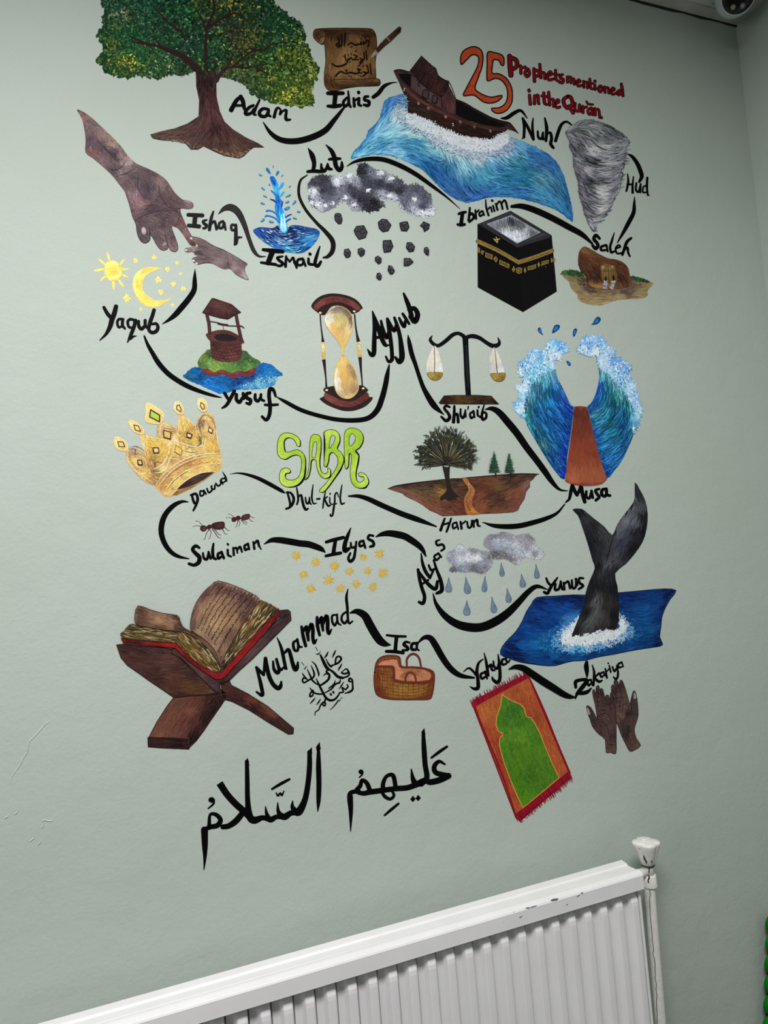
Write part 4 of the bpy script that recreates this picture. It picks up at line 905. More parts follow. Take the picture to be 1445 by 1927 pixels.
def fountain():
    m = Motif('painted_fountain', 'painted blue water jet rising from a bowl of water', 'mural picture', (538, 400))
    S = SS(I_)
    pool = I_(615,655, 640,630, 690,620, 780,628, 820,605, 840,620, 910,625, 940,605, 1000,605, 1080,620, 1150,635, 1182,665, 1165,720, 1120,780, 1060,830, 1000,845, 900,835, 820,810, 730,765, 660,710)
    def f(p):
        p.poly(pool, (30, 90, 160), smooth=4)
        cols = S(640,650,(40,76,160), 740,660,(40,60,130), 820,650,(20,30,80), 900,690,(20,40,90), 980,640,(30,60,130), 1060,650,(40,70,140), 1140,660,(40,100,170), 700,700,(50,130,200), 780,690,(60,110,180), 850,740,(90,150,200), 800,780,(40,110,190), 950,720,(30,50,110), 1000,700,(50,120,170), 1060,700,(70,150,200), 1000,760,(40,120,190), 1080,760,(50,130,200), 1000,820,(30,100,150), 900,800,(60,150,200), 1120,720,(60,140,200))
        g = [I_(620,660, 720,740, 850,800, 980,830), I_(700,640, 780,700, 900,740, 1050,740, 1160,680), I_(940,620, 1060,650, 1170,670), I_(1000,830, 1080,790, 1160,720), I_(760,660, 860,700, 960,690)]
        p.hatch(pool, 900, 16, 2.6, cols, g, jit=8, smooth=4)
        p.hatch(pool, 90, 9, 1.2, S(750,690,(160,190,220), 860,740,(200,220,236), 960,770,(150,190,220), 1060,710,(130,190,220)), g, jit=22, smooth=4)
        p.hatch(pool, 110, 12, 1.5, S(850,660,(14,20,60), 980,690,(14,24,70), 750,680,(24,30,80), 1050,640,(24,50,100)), g, jit=8, smooth=4)
    m.part('pool', f)
    def jet(p):
        Lb = (40, 170, 230); Mb = (24, 110, 200); Db = (16, 60, 150)
        j = I_(840,640, 800,470, 805,400, 790,300, 755,200, 790,190, 820,240, 835,300, 840,370, 860,400, 865,470, 890,520, 905,600, 905,660, 870,675)
        p.poly(j, (30, 140, 220), smooth=3)
        p.hatch(j, 380, 14, 1.7, S(870,640,(120,220,250), 840,560,(40,170,236), 870,500,(30,150,230), 830,420,(24,100,200), 815,330,(60,180,230), 800,260,(30,120,210), 780,210,(20,100,190)), [I_(870,660, 850,520, 830,400, 815,300, 775,195)], jit=18, smooth=3)
        for P, w, c in (((850,600, 800,545, 740,525, 720,530),(8,10,12,14),Mb), ((840,560, 800,500, 750,480, 730,485),(6,9,11,14),Mb), ((820,420, 790,395, 762,385),(8,12,8),Db), ((815,370, 790,330, 768,312),(6,10,8),Mb), ((835,300, 860,265, 868,250),(10,22,18),Lb),
                        ((840,370, 865,335, 875,325),(8,16,12),Lb), ((880,470, 905,460, 920,455),(8,18,14),Mb), ((885,540, 920,520, 942,512),(8,10,6),Db), ((890,580, 915,560, 935,550),(8,10,6),Db), ((800,265, 790,240, 772,215),(6,10,5),Db), ((855,450, 860,400),(8,6),Db), ((870,400, 860,440),(3,8),Db), ((830,500, 825,440),(6,8),Db), ((845,640, 838,560, 812,480),(6,10,6),(30,130,210))):
            p.line(I_(*P), np.array(w) * .25, c)
        p.hatch(I_(840,640, 850,500, 880,500, 905,660, 870,675), 60, 16, 1.3, S(870,600,(190,240,255)), [I_(870,670, 860,540, 850,480)], jit=12)
    m.part('water_jet', jet, lvl=.0009)
    for x, y, a, b, ang, c in ((745,145,32,18,55,0), (820,165,24,15,-60,0), (785,110,12,6,80,1), (678,180,16,10,30,1), (862,185,12,7,-40,2), (755,263,10,8,50,0), (700,297,20,10,40,1), (925,278,11,8,-40,1), (718,362,20,9,30,2), (697,422,20,12,20,1), (912,357,26,11,-25,2), (903,410,18,13,-20,1), (963,415,24,14,-50,1), (1003,492,16,11,10,1), (905,465,24,16,-40,1), (970,548,20,10,20,2), (695,565,22,14,-40,1), (770,578,22,13,10,2)):
        cc = ((30,110,190), (50,170,220), (60,170,190))[c]
        def dr(p):
            t = np.linspace(0, 2 * math.pi, 14, endpoint=False); A_ = math.radians(ang)
            ex = a * np.cos(t); ey = b * .8 * np.sin(t) * (0.75 + 0.35 * np.cos(t + (math.pi if ang > 0 else 0)))
            P = np.column_stack([x + ex * math.cos(A_) - ey * math.sin(A_), y + ex * math.sin(A_) + ey * math.cos(A_)])
            p.poly(I_(*P.ravel()), (24, 110, 170)); P2 = (P - (x, y)) * .6 + (x - 1, y - 1); p.poly(I_(*P2.ravel()), cc)
        m.part('droplet', dr, lvl=.0006)
fountain()
K_ = Fr(560, 270, 880, 540)
word('painted_name', 'black hand-painted three-letter name above the left end of the storm cloud', K_, [
    [((6,30,26,22), 90,42, 122,100, 140,170, 130,235), ((18,22,22,14), 85,240, 130,235, 190,238, 230,240)],
    [((12,20,20,14), 200,175, 205,215, 232,232, 255,180), ((10,22,16), 255,170, 262,210, 288,220)],
    [((6,28,28,26,26,14), 240,12, 285,60, 312,120, 325,190, 355,228, 375,200, 375,160), ((16,22,16), 268,135, 320,130, 362,130)]])
swash('long black brush line arching over the storm cloud under the wave', K_, (6,22,34,40,40,38,30,16,4), 418,195, 480,158, 580,134, 720,136, 860,185, 1000,260, 1140,360, 1270,460, 1378,556, lvl=0.0008)
def storm():
    m = Motif('painted_storm_cloud', 'painted dark grey storm cloud with white flecks above falling stones', 'mural picture', (700, 355), lvl=.0006)
    S = SS(K_)
    cl = K_(90,350, 130,300, 180,270, 270,275, 330,290, 380,270, 450,270, 520,300, 505,230, 530,170, 600,190, 650,225, 720,230, 800,270, 870,310, 910,360, 980,350, 1050,370, 1100,420, 1135,480, 1140,530, 1180,570, 1140,610, 1070,625, 1000,605, 920,575, 870,550, 870,490, 800,480, 720,460, 680,460, 730,520, 680,560, 610,575, 540,565, 460,570, 450,520, 400,490, 350,480, 320,540, 270,560, 200,575, 130,530, 95,480, 100,420)
    cols = S(140,340,(60,58,66), 230,310,(48,46,54), 270,380,(64,64,74), 130,410,(200,204,214), 120,500,(150,150,164), 180,520,(190,192,204), 240,460,(90,92,108), 220,400,(56,56,66), 260,540,(130,130,146), 340,330,(210,214,224), 350,310,(190,194,206), 380,380,(110,112,126), 450,290,(180,184,196), 450,380,(62,62,74), 500,330,(150,152,166), 420,470,(140,142,158), 480,440,(48,48,58), 470,530,(170,172,186), 540,480,(40,38,46), 540,240,(34,32,38), 560,300,(60,62,74), 640,250,(120,122,134), 600,350,(64,66,78), 700,260,(140,144,158), 700,340,(50,50,62), 780,300,(150,154,166), 780,370,(52,52,64), 850,340,(76,76,90), 650,510,(28,26,30), 620,550,(30,28,34), 720,440,(160,164,178), 800,460,(190,194,206), 860,400,(44,42,52), 960,380,(90,90,104), 940,440,(100,102,116), 1020,400,(80,80,94), 990,480,(150,152,168), 1080,450,(86,86,102), 900,520,(90,92,106), 880,540,(200,204,214), 1000,580,(180,182,198), 1060,540,(74,74,88), 1090,600,(210,212,224), 1150,580,(190,192,206))
    def f(p):
        p.puff(cl, 1500, 6, 1.9, cols, jit=7)
        p.poly(cl, (70, 70, 82), smooth=3, rag=0.9)
        p.puff(cl, 3000, 5, 2.6, cols, jit=7)
        p.puff(cl, 2200, 4, 1.2, [(x, y, tuple(v * 1.1 for v in c)) for x, y, c in cols], jit=16)
        for x, y, r in ((600,398,12), (120,505,12), (140,405,10), (480,525,12), (330,320,14), (408,465,9), (700,250,18), (230,530,10), (1040,590,20), (1140,590,16), (990,475,10), (300,510,9), (440,275,14), (780,450,16), (790,300,14), (170,520,14)):
            t = np.linspace(0, 6.28, 9); q = K_(*np.column_stack([x + r * 1.6 * np.cos(t), y + r * np.sin(t)]).ravel())
            p.dabs(q, int(r * 1.4), 2.6, [(*q[0], (226, 228, 234))], jit=14, spread=.8)
    m.part('cloud', f)
    stones = [((318,600, 345,595, 365,602, 378,650, 368,682, 345,684, 318,655, 312,625), (330,618, 348,622, 362,605), (348,622, 352,684), (330,618, 312,625)),
              ((478,738, 500,706, 560,700, 590,755, 575,800, 520,816, 490,775), (490,775, 478,738, 520,750, 560,700), (520,750, 540,770, 545,808), (540,770, 590,755)),
              ((682,672, 715,645, 755,650, 792,695, 768,742, 722,752, 690,720), (690,690, 725,690, 755,650), (725,690, 740,745), (725,690, 712,660)),
              ((865,678, 900,668, 930,668, 945,712, 925,745, 880,742, 868,705), (870,695, 905,700, 930,670), (905,700, 912,742), (905,700, 880,680)),
              ((1040,700, 1068,668, 1118,690, 1112,725, 1075,750, 1062,715), (1062,668, 1080,700, 1115,692), (1080,700, 1062,715), (1080,700, 1072,748)),
              ((725,828, 790,825, 808,875, 785,920, 732,926, 722,870), (728,870, 768,880, 790,828), (768,880, 770,920), (768,880, 806,875)),
              ((928,845, 965,845, 992,880, 982,915, 945,922, 920,885), (930,850, 950,862, 985,868), (950,862, 932,900), (932,900, 980,905)),
              ((395,905, 430,898, 448,930, 442,962, 412,972, 392,942), (400,915, 425,930, 445,925), (425,930, 405,960), (425,930, 440,965)),
              ((512,900, 540,890, 568,912, 562,945, 535,962, 510,930), (515,905, 540,920, 565,910), (540,920, 528,955), (540,920, 560,940)),
              ((1075,890, 1098,885, 1112,912, 1108,952, 1085,940, 1070,915), (1078,895, 1092,915, 1110,915), (1092,915, 1098,945)),
              ((658,970, 680,960, 708,980, 706,1012, 685,1025, 656,995), (660,990, 685,985, 700,972), (685,985, 688,1022), (660,990, 660,970)),
              ((902,980, 950,980, 978,1010, 940,1038, 900,1040), (905,985, 930,1005, 975,1010), (930,1005, 925,1038)),
              ((770,1042, 795,1045, 820,1085, 805,1108, 785,1112, 764,1080), (775,1045, 788,1075, 818,1085), (788,1075, 785,1110), (788,1075, 766,1082)),
              ((672,1108, 695,1104, 710,1130, 705,1155, 688,1160, 666,1138), (675,1112, 690,1128, 708,1130), (690,1128, 685,1158))]
    for st in stones:
        def f2(p):
            P = K_(*st[0]); p.poly(P, (62, 60, 66))
            c = P.mean(0)
            p.hatch(P, 26, 5, 1.4, [(*P[0], (92, 90, 98)), (*P[len(P) // 2], (48, 46, 52)), (*P[-1], (60, 58, 64))], [P[:3]], jit=8)
            p.outline(P, 1.25, (12, 12, 14))
            for q in st[1:]: p.line(K_(*q), 0.9, (16, 15, 18))
        m.part('stone', f2, lvl=.0006)
storm()
Q_ = Fr(840, 350, 1240, 600)
word('painted_name', 'black hand-painted name between the wave and the black cube building', Q_, [
    [((16,20,16), 82,190, 108,182, 130,178), ((24,26), 108,185, 98,262), ((16,20,18), 75,262, 98,266, 122,262)],
    [((14,18), 158,150, 150,235), ((14,18,18,14), 150,205, 172,188, 185,215, 155,245)],
    [((12,16), 195,165, 200,222), ((10,12), 198,185, 218,165)],
    [((13,14,13), 240,172, 222,185, 228,205, 245,195), ((12,12), 245,172, 255,198)],
    [((8,13,14), 265,95, 270,150, 285,200), ((10,12,12), 280,160, 298,145, 308,175)],
    [((12,14), 315,135, 325,170), ((14,14), 308,98, 312,102)],
    [((13,15), 334,122, 346,162), ((11,13,14), 340,130, 356,106, 370,116, 380,156), ((11,14,14), 374,122, 390,98, 403,112, 414,156)]], lvl=0.0012, w=0.72)
swash('thick black brush line under the wave tail, above the black cube building', Q_, (20,36,42,42,40,34,14), 442,140, 510,138, 600,165, 720,220, 840,285, 920,330, 990,392, lvl=0.0012)
def kaaba():
    m = Motif('painted_kaaba', 'painted black cube building with gold band and white roof', 'mural picture', (972, 490), gain=1.05)
    K = (9, 8, 9)
    def body(p):
        p.poly(Q_(210,260, 435,168, 715,335, 750,718, 520,858, 212,690), K)
        p.poly(Q_(485,415, 715,340, 748,718, 520,856), (13, 12, 13))
    m.part('walls', body)
    S = SS(Q_)
    def roof(p):
        rf = Q_(215,258, 435,170, 712,335, 700,352, 480,418)
        p.poly(rf, (46, 46, 50)); p.poly(Q_(230,252, 435,176, 700,335, 480,404), (62, 62, 68))
        inn = Q_(272,258, 440,198, 640,315, 480,392)
        p.poly(inn, (150, 152, 160))
        p.hatch(inn, 900, 16, 1.5, S(440,205,(60,60,66), 300,262,(120,122,130), 380,240,(110,112,118), 500,240,(90,92,98), 600,300,(90,92,98), 400,310,(226,230,240), 480,330,(226,230,240), 540,320,(200,204,214), 480,380,(190,194,206)), [Q_(440,200, 450,290), Q_(300,255, 330,320), Q_(620,300, 600,360)], jit=14)
        p.outline(Q_(262,258, 440,190, 655,315, 480,398), .8, (34, 34, 38)); p.outline(Q_(236,254, 435,180, 692,334, 480,400), .7, (30, 30, 34))
        p.outline(Q_(400,300, 460,275, 550,325, 485,350), .6, (150, 154, 166))
    m.part('roof', roof, lvl=.0006)
    GD = (170, 138, 66)
    def band(p):
        p.line(Q_(210,376, 350,440, 488,520), 6.6, (104, 82, 34)); p.line(Q_(488,520, 600,485, 720,440), 6.2, (104, 82, 34))
        for d in (-12, 12):
            p.line(Q_(210,376 + d, 350,440 + d, 488,520 + d), 1.1, GD); p.line(Q_(488,520 + d, 600,485 + d, 720,440 + d), 1.1, GD)
        for i in range(60):
            t = i / 59
            x, y = (210 + 278 * t, 376 + 144 * t); p.line(Q_(x - 3, y + RNG.uniform(-9, 9), x + 3, y + RNG.uniform(-9, 9)), .8, GD)
        for i in range(46):
            t = i / 45; x, y = (488 + 232 * t, 520 - 80 * t); p.line(Q_(x - 3, y + RNG.uniform(-8, 8), x + 3, y + RNG.uniform(-8, 8)), .8, GD)
    m.part('gold_band', band, M_GOLD, lvl=.0006)
    def orn(P):
        def f(p):
            q = Q_(*P); p.poly(q, (92, 72, 30)); p.outline(q, .8, GD)
            c = q.mean(0)
            for i in range(max(3, len(P) // 2)): a = c + RNG.normal(0, 1.6, 2) * (2.2 if len(P) == 8 and abs(q[0, 0] - q[1, 0]) > 9 else 1); p.line([a, a + RNG.normal(0, 1.4, 2)], .7, GD)
        m.part('gold_ornament', f, M_GOLD, lvl=.0006)
    for P in ((210,420, 224,424, 222,455, 210,450), (240,438, 250,450, 243,468, 232,455), (265,455, 310,470, 308,500, 264,484), (332,480, 345,500, 335,520, 320,500), (360,505, 424,538, 422,560, 358,532), (455,548, 463,570, 453,585, 444,570), (472,562, 490,556, 510,562, 508,590, 490,598, 474,590), (530,556, 538,578, 532,592, 525,578), (550,552, 605,536, 604,560, 552,574), (623,520, 632,535, 625,552, 617,536), (645,518, 690,506, 690,526, 646,540), (711,492, 718,508, 712,522, 706,508), (724,490, 731,488, 733,515, 725,518)):
        orn(P)
    m.part('gold_ornament', lambda p: [p.line(Q_(*q), 1.6, (206, 170, 80)) for q in ((318,362, 338,368, 358,362), (335,350, 345,372, 340,388), (325,372, 345,385))], M_GOLD, lvl=.0006, label='small gold door ornament above the band')
kaaba()
R_ = Fr(1040, 200, 1240, 500, 1285)
def tornado():
    S = SS(R_)
    out = R_(150,310, 200,260, 270,200, 350,168, 450,162, 560,185, 700,240, 820,310, 910,390, 935,440, 900,480, 890,570, 870,640, 870,720, 830,780, 850,850, 820,930, 820,1020, 760,1090, 740,1150, 700,1240, 640,1330, 590,1380, 540,1430, 520,1520, 480,1510, 440,1450, 400,1370, 370,1280, 340,1160, 310,1060, 300,930, 270,820, 240,700, 240,600, 200,500, 190,420, 160,360)
    cols = S(180,310,(140,140,144), 300,220,(110,112,116), 450,185,(80,82,86), 600,230,(90,92,98), 750,320,(74,76,82), 880,420,(110,114,116), 420,260,(150,154,156), 550,280,(120,124,128), 700,350,(90,92,98), 640,380,(70,70,78), 300,350,(100,100,104), 250,420,(84,84,92), 350,400,(90,90,98), 450,480,(190,192,196), 430,430,(120,122,128), 600,470,(200,202,206), 620,450,(80,80,88), 750,450,(130,132,138), 850,480,(130,134,138), 300,520,(80,80,90), 420,560,(150,152,160), 520,560,(140,142,150), 700,520,(120,122,130), 800,560,(110,112,122), 270,620,(120,120,130), 400,640,(50,50,56), 520,680,(60,60,66), 600,690,(190,190,196), 700,640,(130,130,140), 800,680,(120,118,130), 850,720,(110,108,120), 300,740,(110,106,118), 400,750,(150,148,156), 450,800,(90,88,96), 560,800,(150,150,158), 700,790,(110,110,118), 800,830,(130,132,138), 320,860,(100,98,110), 420,900,(60,60,66), 540,900,(70,70,78), 540,1000,(200,200,208), 640,940,(120,120,128), 750,950,(100,100,110), 800,1000,(150,152,160), 350,1020,(100,98,108), 450,1060,(120,118,128), 560,1080,(170,170,180), 650,1080,(110,110,120), 760,1080,(130,132,140), 400,1150,(80,78,86), 500,1180,(150,150,158), 560,1240,(190,190,198), 640,1200,(110,110,120), 690,1250,(90,90,98), 430,1280,(100,98,106), 520,1330,(150,150,158), 600,1330,(110,112,120), 460,1400,(130,130,138), 500,1480,(130,132,138), 480,1500,(160,162,168))
    g = [R_(180,300, 300,210, 450,180, 650,250, 820,370, 900,440), R_(400,260, 550,250, 700,330, 780,410), R_(420,300, 500,400, 640,440, 780,420), R_(240,330, 330,420, 450,540, 620,570, 800,540, 890,480), R_(230,420, 340,560, 480,640, 680,650, 860,600), R_(250,560, 360,660, 520,720, 700,720, 860,680), R_(270,680, 380,780, 540,840, 720,820, 850,740),
         R_(290,800, 400,880, 540,940, 700,930, 830,830), R_(320,900, 420,1000, 560,1060, 700,1040, 820,930), R_(320,1020, 430,1110, 560,1160, 690,1120, 790,1040), R_(360,1120, 450,1210, 560,1250, 680,1200, 740,1140), R_(380,1220, 460,1300, 560,1320, 660,1270), R_(400,1320, 480,1380, 560,1380, 620,1340), R_(430,1420, 490,1500, 530,1440)]
    def f(p):
        p.hatch(out, 500, 9, 2.4, cols, g, jit=10, clip=False)
        p.poly(out, (112, 112, 120), smooth=3, rag=.6)
        p.hatch(out, 2200, 20, 2.8, cols, g, jit=15, smooth=3)
        p.hatch(out, 600, 22, 1.4, [(x, y, tuple(v * .7 for v in c)) for x, y, c in cols], g, jit=14, smooth=3)
        p.hatch(out, 1100, 20, 1.2, [(x, y, tuple(min(230, v * 1.2 + 30) for v in c)) for x, y, c in cols], g, jit=14, smooth=3)
        for P, c in (((380,440, 430,520, 520,580),(224,226,228)), ((520,460, 600,485, 720,470, 770,440),(224,226,228)), ((460,400, 560,500, 700,540),(46,46,54)), ((370,600, 450,680, 560,720, 620,710),(36,36,42)), ((430,590, 520,650, 600,660),(40,40,46)), ((540,685, 600,700, 660,690),(220,222,224)), ((380,900, 460,1020, 560,1080),(60,60,68)), ((820,730, 860,690, 850,780),(50,50,58)), ((790,850, 835,800, 845,840, 810,870),(44,44,52)),
                     ((400,760, 440,830, 540,890),(210,206,208)), ((400,870, 480,920, 570,950),(40,40,46)), ((360,900, 400,1020, 470,1090),(56,54,62)), ((700,1230, 745,1120),(60,60,68)), ((480,1000, 560,1040, 640,1020),(220,222,228)), ((520,1230, 580,1250, 640,1220),(214,214,220)), ((450,1460, 500,1510, 510,1470),(60,60,66)), ((380,1130, 430,1220, 520,1290),(60,58,66)), ((620,1340, 665,1300),(60,62,68))):
            p.line(R_(*P), (.5, 2.0, .5), c)
    single('painted_whirlwind', 'painted grey whirlwind funnel right of the blue wave', 'mural picture', f, gain=.86)
tornado()
word('painted_name', 'black hand-painted three-letter name right of the whirlwind', R_, [
    [((14,28,24), 905,820, 912,920, 890,1025), ((22,24), 900,945, 965,945), ((14,26,30), 975,850, 965,950, 965,1045)],
    [((24,26,24), 1010,930, 1005,1010, 1035,1035, 1062,950), ((22,26), 1062,940, 1058,1040)],
    [((20,22,20), 1130,960, 1095,975, 1090,1040, 1130,1040), ((28,28,22), 1142,865, 1138,980, 1148,1075), ((16,12), 1148,1070, 1168,1078)]], w=.74)
swash('short black brush line arching down right of the whirlwind top', R_, (10,40,50,54,50,30), 900,575, 960,610, 1020,690, 1058,780, 1075,850, 1045,915)
swash('black tapering brush line right of the whirlwind tip, down to the carved rock', R_, (8,34,50,52,40,14), 988,1090, 985,1180, 975,1290, 910,1420, 850,1530, 780,1650)
word('painted_name', 'black hand-painted name above the brown carved rock', R_, [
    [((30,40,40,38,44,30), 565,1600, 520,1560, 495,1605, 530,1650, 545,1690, 515,1720, 478,1680)],
    [((28,30,24), 640,1680, 585,1700, 585,1740, 640,1740), ((26,22), 648,1680, 662,1755)],
    [((10,26,30,30,22), 742,1530, 715,1620, 692,1700, 705,1765, 745,1755)],
    [((20,22,22), 760,1720, 815,1700, 790,1680, 758,1720, 775,1778, 835,1775)],
    [((28,36,34,30), 945,1595, 895,1640, 865,1720, 840,1795), ((22,30,26,20), 860,1740, 900,1710, 910,1770, 930,1815)]], lvl=0.0008, w=.74)
def rock():
    m = Motif('painted_carved_rock', 'painted brown rock with carved doorways standing on sand', 'mural picture', (1145, 520), gain=1.1)
    S = SS(Q_)
    sand = Q_(785,600, 850,600, 920,600, 1000,640, 1250,620, 1320,640, 1390,655, 1405,665, 1370,710, 1365,750, 1320,765, 1240,770, 1170,775, 1100,795, 1050,812, 980,808, 930,795, 895,770, 890,740, 850,700, 830,650, 800,625)
    m.part('sand', lambda p: (p.poly(sand, (150, 130, 92), smooth=3, rag=.5), p.hatch(sand, 1100, 16, 2.4, S(820,615,(120,110,80), 860,660,(140,124,90), 900,640,(84,66,58), 960,690,(80,62,58), 920,740,(150,128,92), 1000,780,(160,140,98), 1080,790,(156,134,96), 1100,700,(110,90,76), 1200,720,(96,76,68), 1250,680,(110,84,74), 1150,760,(158,138,100), 1300,740,(150,130,94), 1320,670,(140,120,86), 1380,680,(150,132,94), 1050,740,(130,108,80)), [Q_(800,620, 900,690, 1050,730, 1200,720, 1390,670), Q_(900,780, 1050,800, 1300,760)], jit=10, smooth=3)))
    m.part('grass', lambda p: p.dabs(Q_(790,575, 850,570, 920,585, 925,608, 860,608, 785,600), 130, 3.2, S(850,590,(38,74,38), 800,580,(60,96,56)), jit=10, spread=.8), lvl=.0003)
    m.part('grass', lambda p: p.dabs(Q_(1250,612, 1320,630, 1385,655, 1320,652, 1250,635), 110, 3, S(1300,635,(52,80,46)), jit=12, spread=.7), lvl=.0003)
    rk = Q_(905,440, 935,412, 980,430, 1040,465, 1100,492, 1150,500, 1200,520, 1235,560, 1245,610, 1262,660, 1230,690, 1150,700, 1060,705, 990,690, 955,660, 950,620, 915,580, 895,530, 895,480)
    def f(p):
        p.poly(rk, (84, 52, 34), smooth=3)
        p.hatch(rk, 1300, 12, 2.2, S(930,430,(120,86,58), 920,500,(70,44,30), 930,560,(80,50,34), 970,470,(104,66,44), 1000,520,(84,50,32), 960,610,(60,38,26), 1010,620,(48,30,22), 1000,560,(66,40,28), 1050,500,(96,60,38), 1120,510,(90,56,36), 1190,540,(80,46,30), 1230,590,(96,60,40), 1180,610,(60,36,26), 1210,650,(76,48,34), 1020,670,(160,118,70), 980,660,(140,100,62), 1080,690,(130,94,62), 1180,680,(110,76,52), 1250,660,(120,80,54)), [Q_(910,440, 1000,470, 1120,510, 1220,560, 1250,640), Q_(900,500, 930,580, 980,650), Q_(1000,600, 1030,650)], jit=9, smooth=3)
        p.line(Q_(895,530, 915,580, 950,620, 955,655), 1.2, (40, 26, 20))
    m.part('rock', f, lvl=.0006)
    def door(p):
        p.poly(Q_(1045,540, 1075,530, 1140,540, 1158,600, 1162,655, 1130,665, 1065,665, 1050,610), (112, 86, 48)); p.hatch(Q_(1045,540, 1140,540, 1160,655, 1065,665), 200, 8, 1.5, S(1070,560,(130,100,56), 1130,640,(100,74,42)), [Q_(1060,540, 1080,660)], jit=10)
        for q in ((1045,575, 1150,575), (1050,582, 1150,584), (1098,540, 1102,660), (1065,590, 1070,660), (1150,590, 1158,655)): p.line(Q_(*q), .8, (56, 38, 24))
        p.poly(Q_(1058,545, 1068,550, 1064,562, 1055,555), (196, 176, 130)); p.poly(Q_(1120,545, 1132,548, 1126,562), (196, 176, 130))
    m.part('facade', door, lvl=.0012)
    for q in ((1076,618, 1086,615, 1087,645, 1077,648), (1128,612, 1140,612, 1141,645, 1130,645)): m.part('doorway', lambda p: p.poly(Q_(*q), (12, 10, 10)), lvl=.0016)
    m.part('steps', lambda p: (p.dabs(Q_(1072,645, 1092,645, 1085,698, 1066,695), 70, 2.2, S(1080,670,(160,162,172)), jit=25), p.dabs(Q_(1125,645, 1145,648, 1132,700, 1112,698), 70, 2.2, S(1125,670,(160,162,172)), jit=25)), lvl=.0016)
rock()
# ================================================================== mural, middle band
Y_ = Fr(165, 460, 385, 670)
YG = (252, 208, 84)
def sunmoon():
    m = Motif('painted_sun', 'painted golden sun disc with eight rays', 'mural picture', (208, 508), gain=.95)
    disc = Y_(290,200, 340,208, 390,245, 418,300, 420,370, 385,420, 320,450, 260,435, 220,385, 205,320, 215,250, 250,212)
    m.part('disc', lambda p: (p.poly(disc, (246, 204, 78), smooth=4), p.hatch(disc, 420, 7, 1.6, [(*Y_(250,250)[0], (255,226,110)), (*Y_(310,330)[0], (236,188,64)), (*Y_(380,380)[0], (252,216,96)), (*Y_(310,430)[0], (255,222,104))], [Y_(210,300, 300,210, 410,300), Y_(220,380, 310,440, 400,390)], jit=14, smooth=4)), M_GOLD)
    for q, w in (((245,108, 255,150, 268,200), (16,28,20)), ((132,175, 165,205, 208,245), (10,28,22)), ((445,192, 420,225, 392,268), (18,24,20)), ((72,328, 130,318, 200,308), (6,34,18)), ((515,302, 460,308, 420,305), (5,24,18)), ((495,402, 460,390, 428,375), (10,24,16)), ((162,445, 195,415, 230,385), (16,26,20)), ((322,548, 318,500, 312,450), (18,32,26)), ((440,520, 410,480, 380,440), (14,30,22))):
        m.part('ray', lambda p: p.line(Y_(*q), np.array(w) * Y_.k, YG), M_GOLD)
    mo = Y_(910,295, 860,285, 790,278, 700,292, 625,330, 580,385, 560,450, 560,530, 590,620, 640,700, 700,750, 780,775, 850,772, 910,750, 960,720, 1005,690, 1030,660, 970,685, 900,695, 830,690, 770,655, 710,610, 680,550, 675,490, 690,430, 720,385, 780,345, 850,315)
    single('painted_moon', 'painted golden crescent moon beside the small sun', 'mural picture', lambda p: (p.poly(mo, (246, 204, 80), smooth=4),
        p.hatch(mo, 700, 9, 1.6, [(*Y_(600,350)[0], (255,226,110)), (*Y_(640,480)[0], (232,186,66)), (*Y_(580,500)[0], (255,224,104)), (*Y_(700,700)[0], (244,200,80)), (*Y_(850,740)[0], (252,214,96)), (*Y_(760,310)[0], (240,196,76)), (*Y_(900,720)[0], (238,192,70))], [Y_(900,290, 720,310, 610,430, 610,600, 720,730, 860,740, 1010,680)], jit=13, smooth=4)), M_GOLD, gain=.95)
    s = Motif('painted_star_cluster', 'painted cluster of small yellow stars around the crescent moon', 'mural picture', (300, 520), gain=.95)
    for x, y, r in ((592,197,26), (820,160,25), (1102,230,20), (985,308,28), (1150,363,18), (870,438,34), (1058,490,28), (903,592,30), (1183,548,26), (485,663,40), (655,805,20), (1047,752,20)):
        def st(p):
            c = Y_(x, y)[0]
            for k in range(7):
                a = k * math.pi / 3.5 + RNG.uniform(-.3, .3); L = r * Y_.k * RNG.uniform(.8, 1.15)
                p.line([c, c + L * np.array([math.cos(a), math.sin(a)])], [r * .12, r * .07], (250, 214, 104), cap=True)
            p.ell(*c, r * .1, r * .1, (246, 204, 84), 0, 10); p.ell(c[0] + .6, c[1] - .3, .6, .6, (112, 86, 40), 0, 6)
        s.part('star', st, M_GOLD)
sunmoon()
word('painted_name', 'thick black hand-painted name below the crescent moon', Y_, [
    [((34,42,40), 200,778, 240,850, 285,905), ((48,54,56,50,34,12), 350,768, 330,850, 300,930, 275,1020, 225,1110, 150,1185)],
    [((28,30,30,28,24), 440,925, 385,925, 365,970, 385,1025, 425,1010), ((34,34,26), 432,930, 430,1000, 460,1040)],
    [((30,32,32,30,26), 585,940, 530,925, 495,955, 510,1020, 560,1030), ((40,42,42,34,14), 590,940, 575,1010, 545,1090, 520,1150, 492,1210), ((30,26,8), 530,1165, 560,1140, 603,1132)],
    [((34,38,40,36), 628,950, 632,1010, 665,1045, 705,1010), ((36,36,30), 710,940, 712,1000, 735,1030)],
    [((40,42,44,38,40,42,38,34,30), 820,812, 800,880, 772,960, 755,1050, 795,1090, 850,1070, 868,1020, 845,980, 800,985)]], w=.8, col=(22,19,21))
swash('thick tapering black brush line right of the crescent moon', Y_, (8,50,66,72,74,66,40,8), 1326,305, 1322,430, 1315,560, 1250,670, 1160,780, 1080,870, 1000,935, 920,985)
W_ = Fr(260, 540, 560, 800)
swash('long black brush line down the left side of the well', W_, (16,30,40,46,46,46,44,36,26,8), 55,445, 85,520, 130,600, 185,690, 265,780, 360,850, 460,905, 570,950, 680,985, 755,1003)
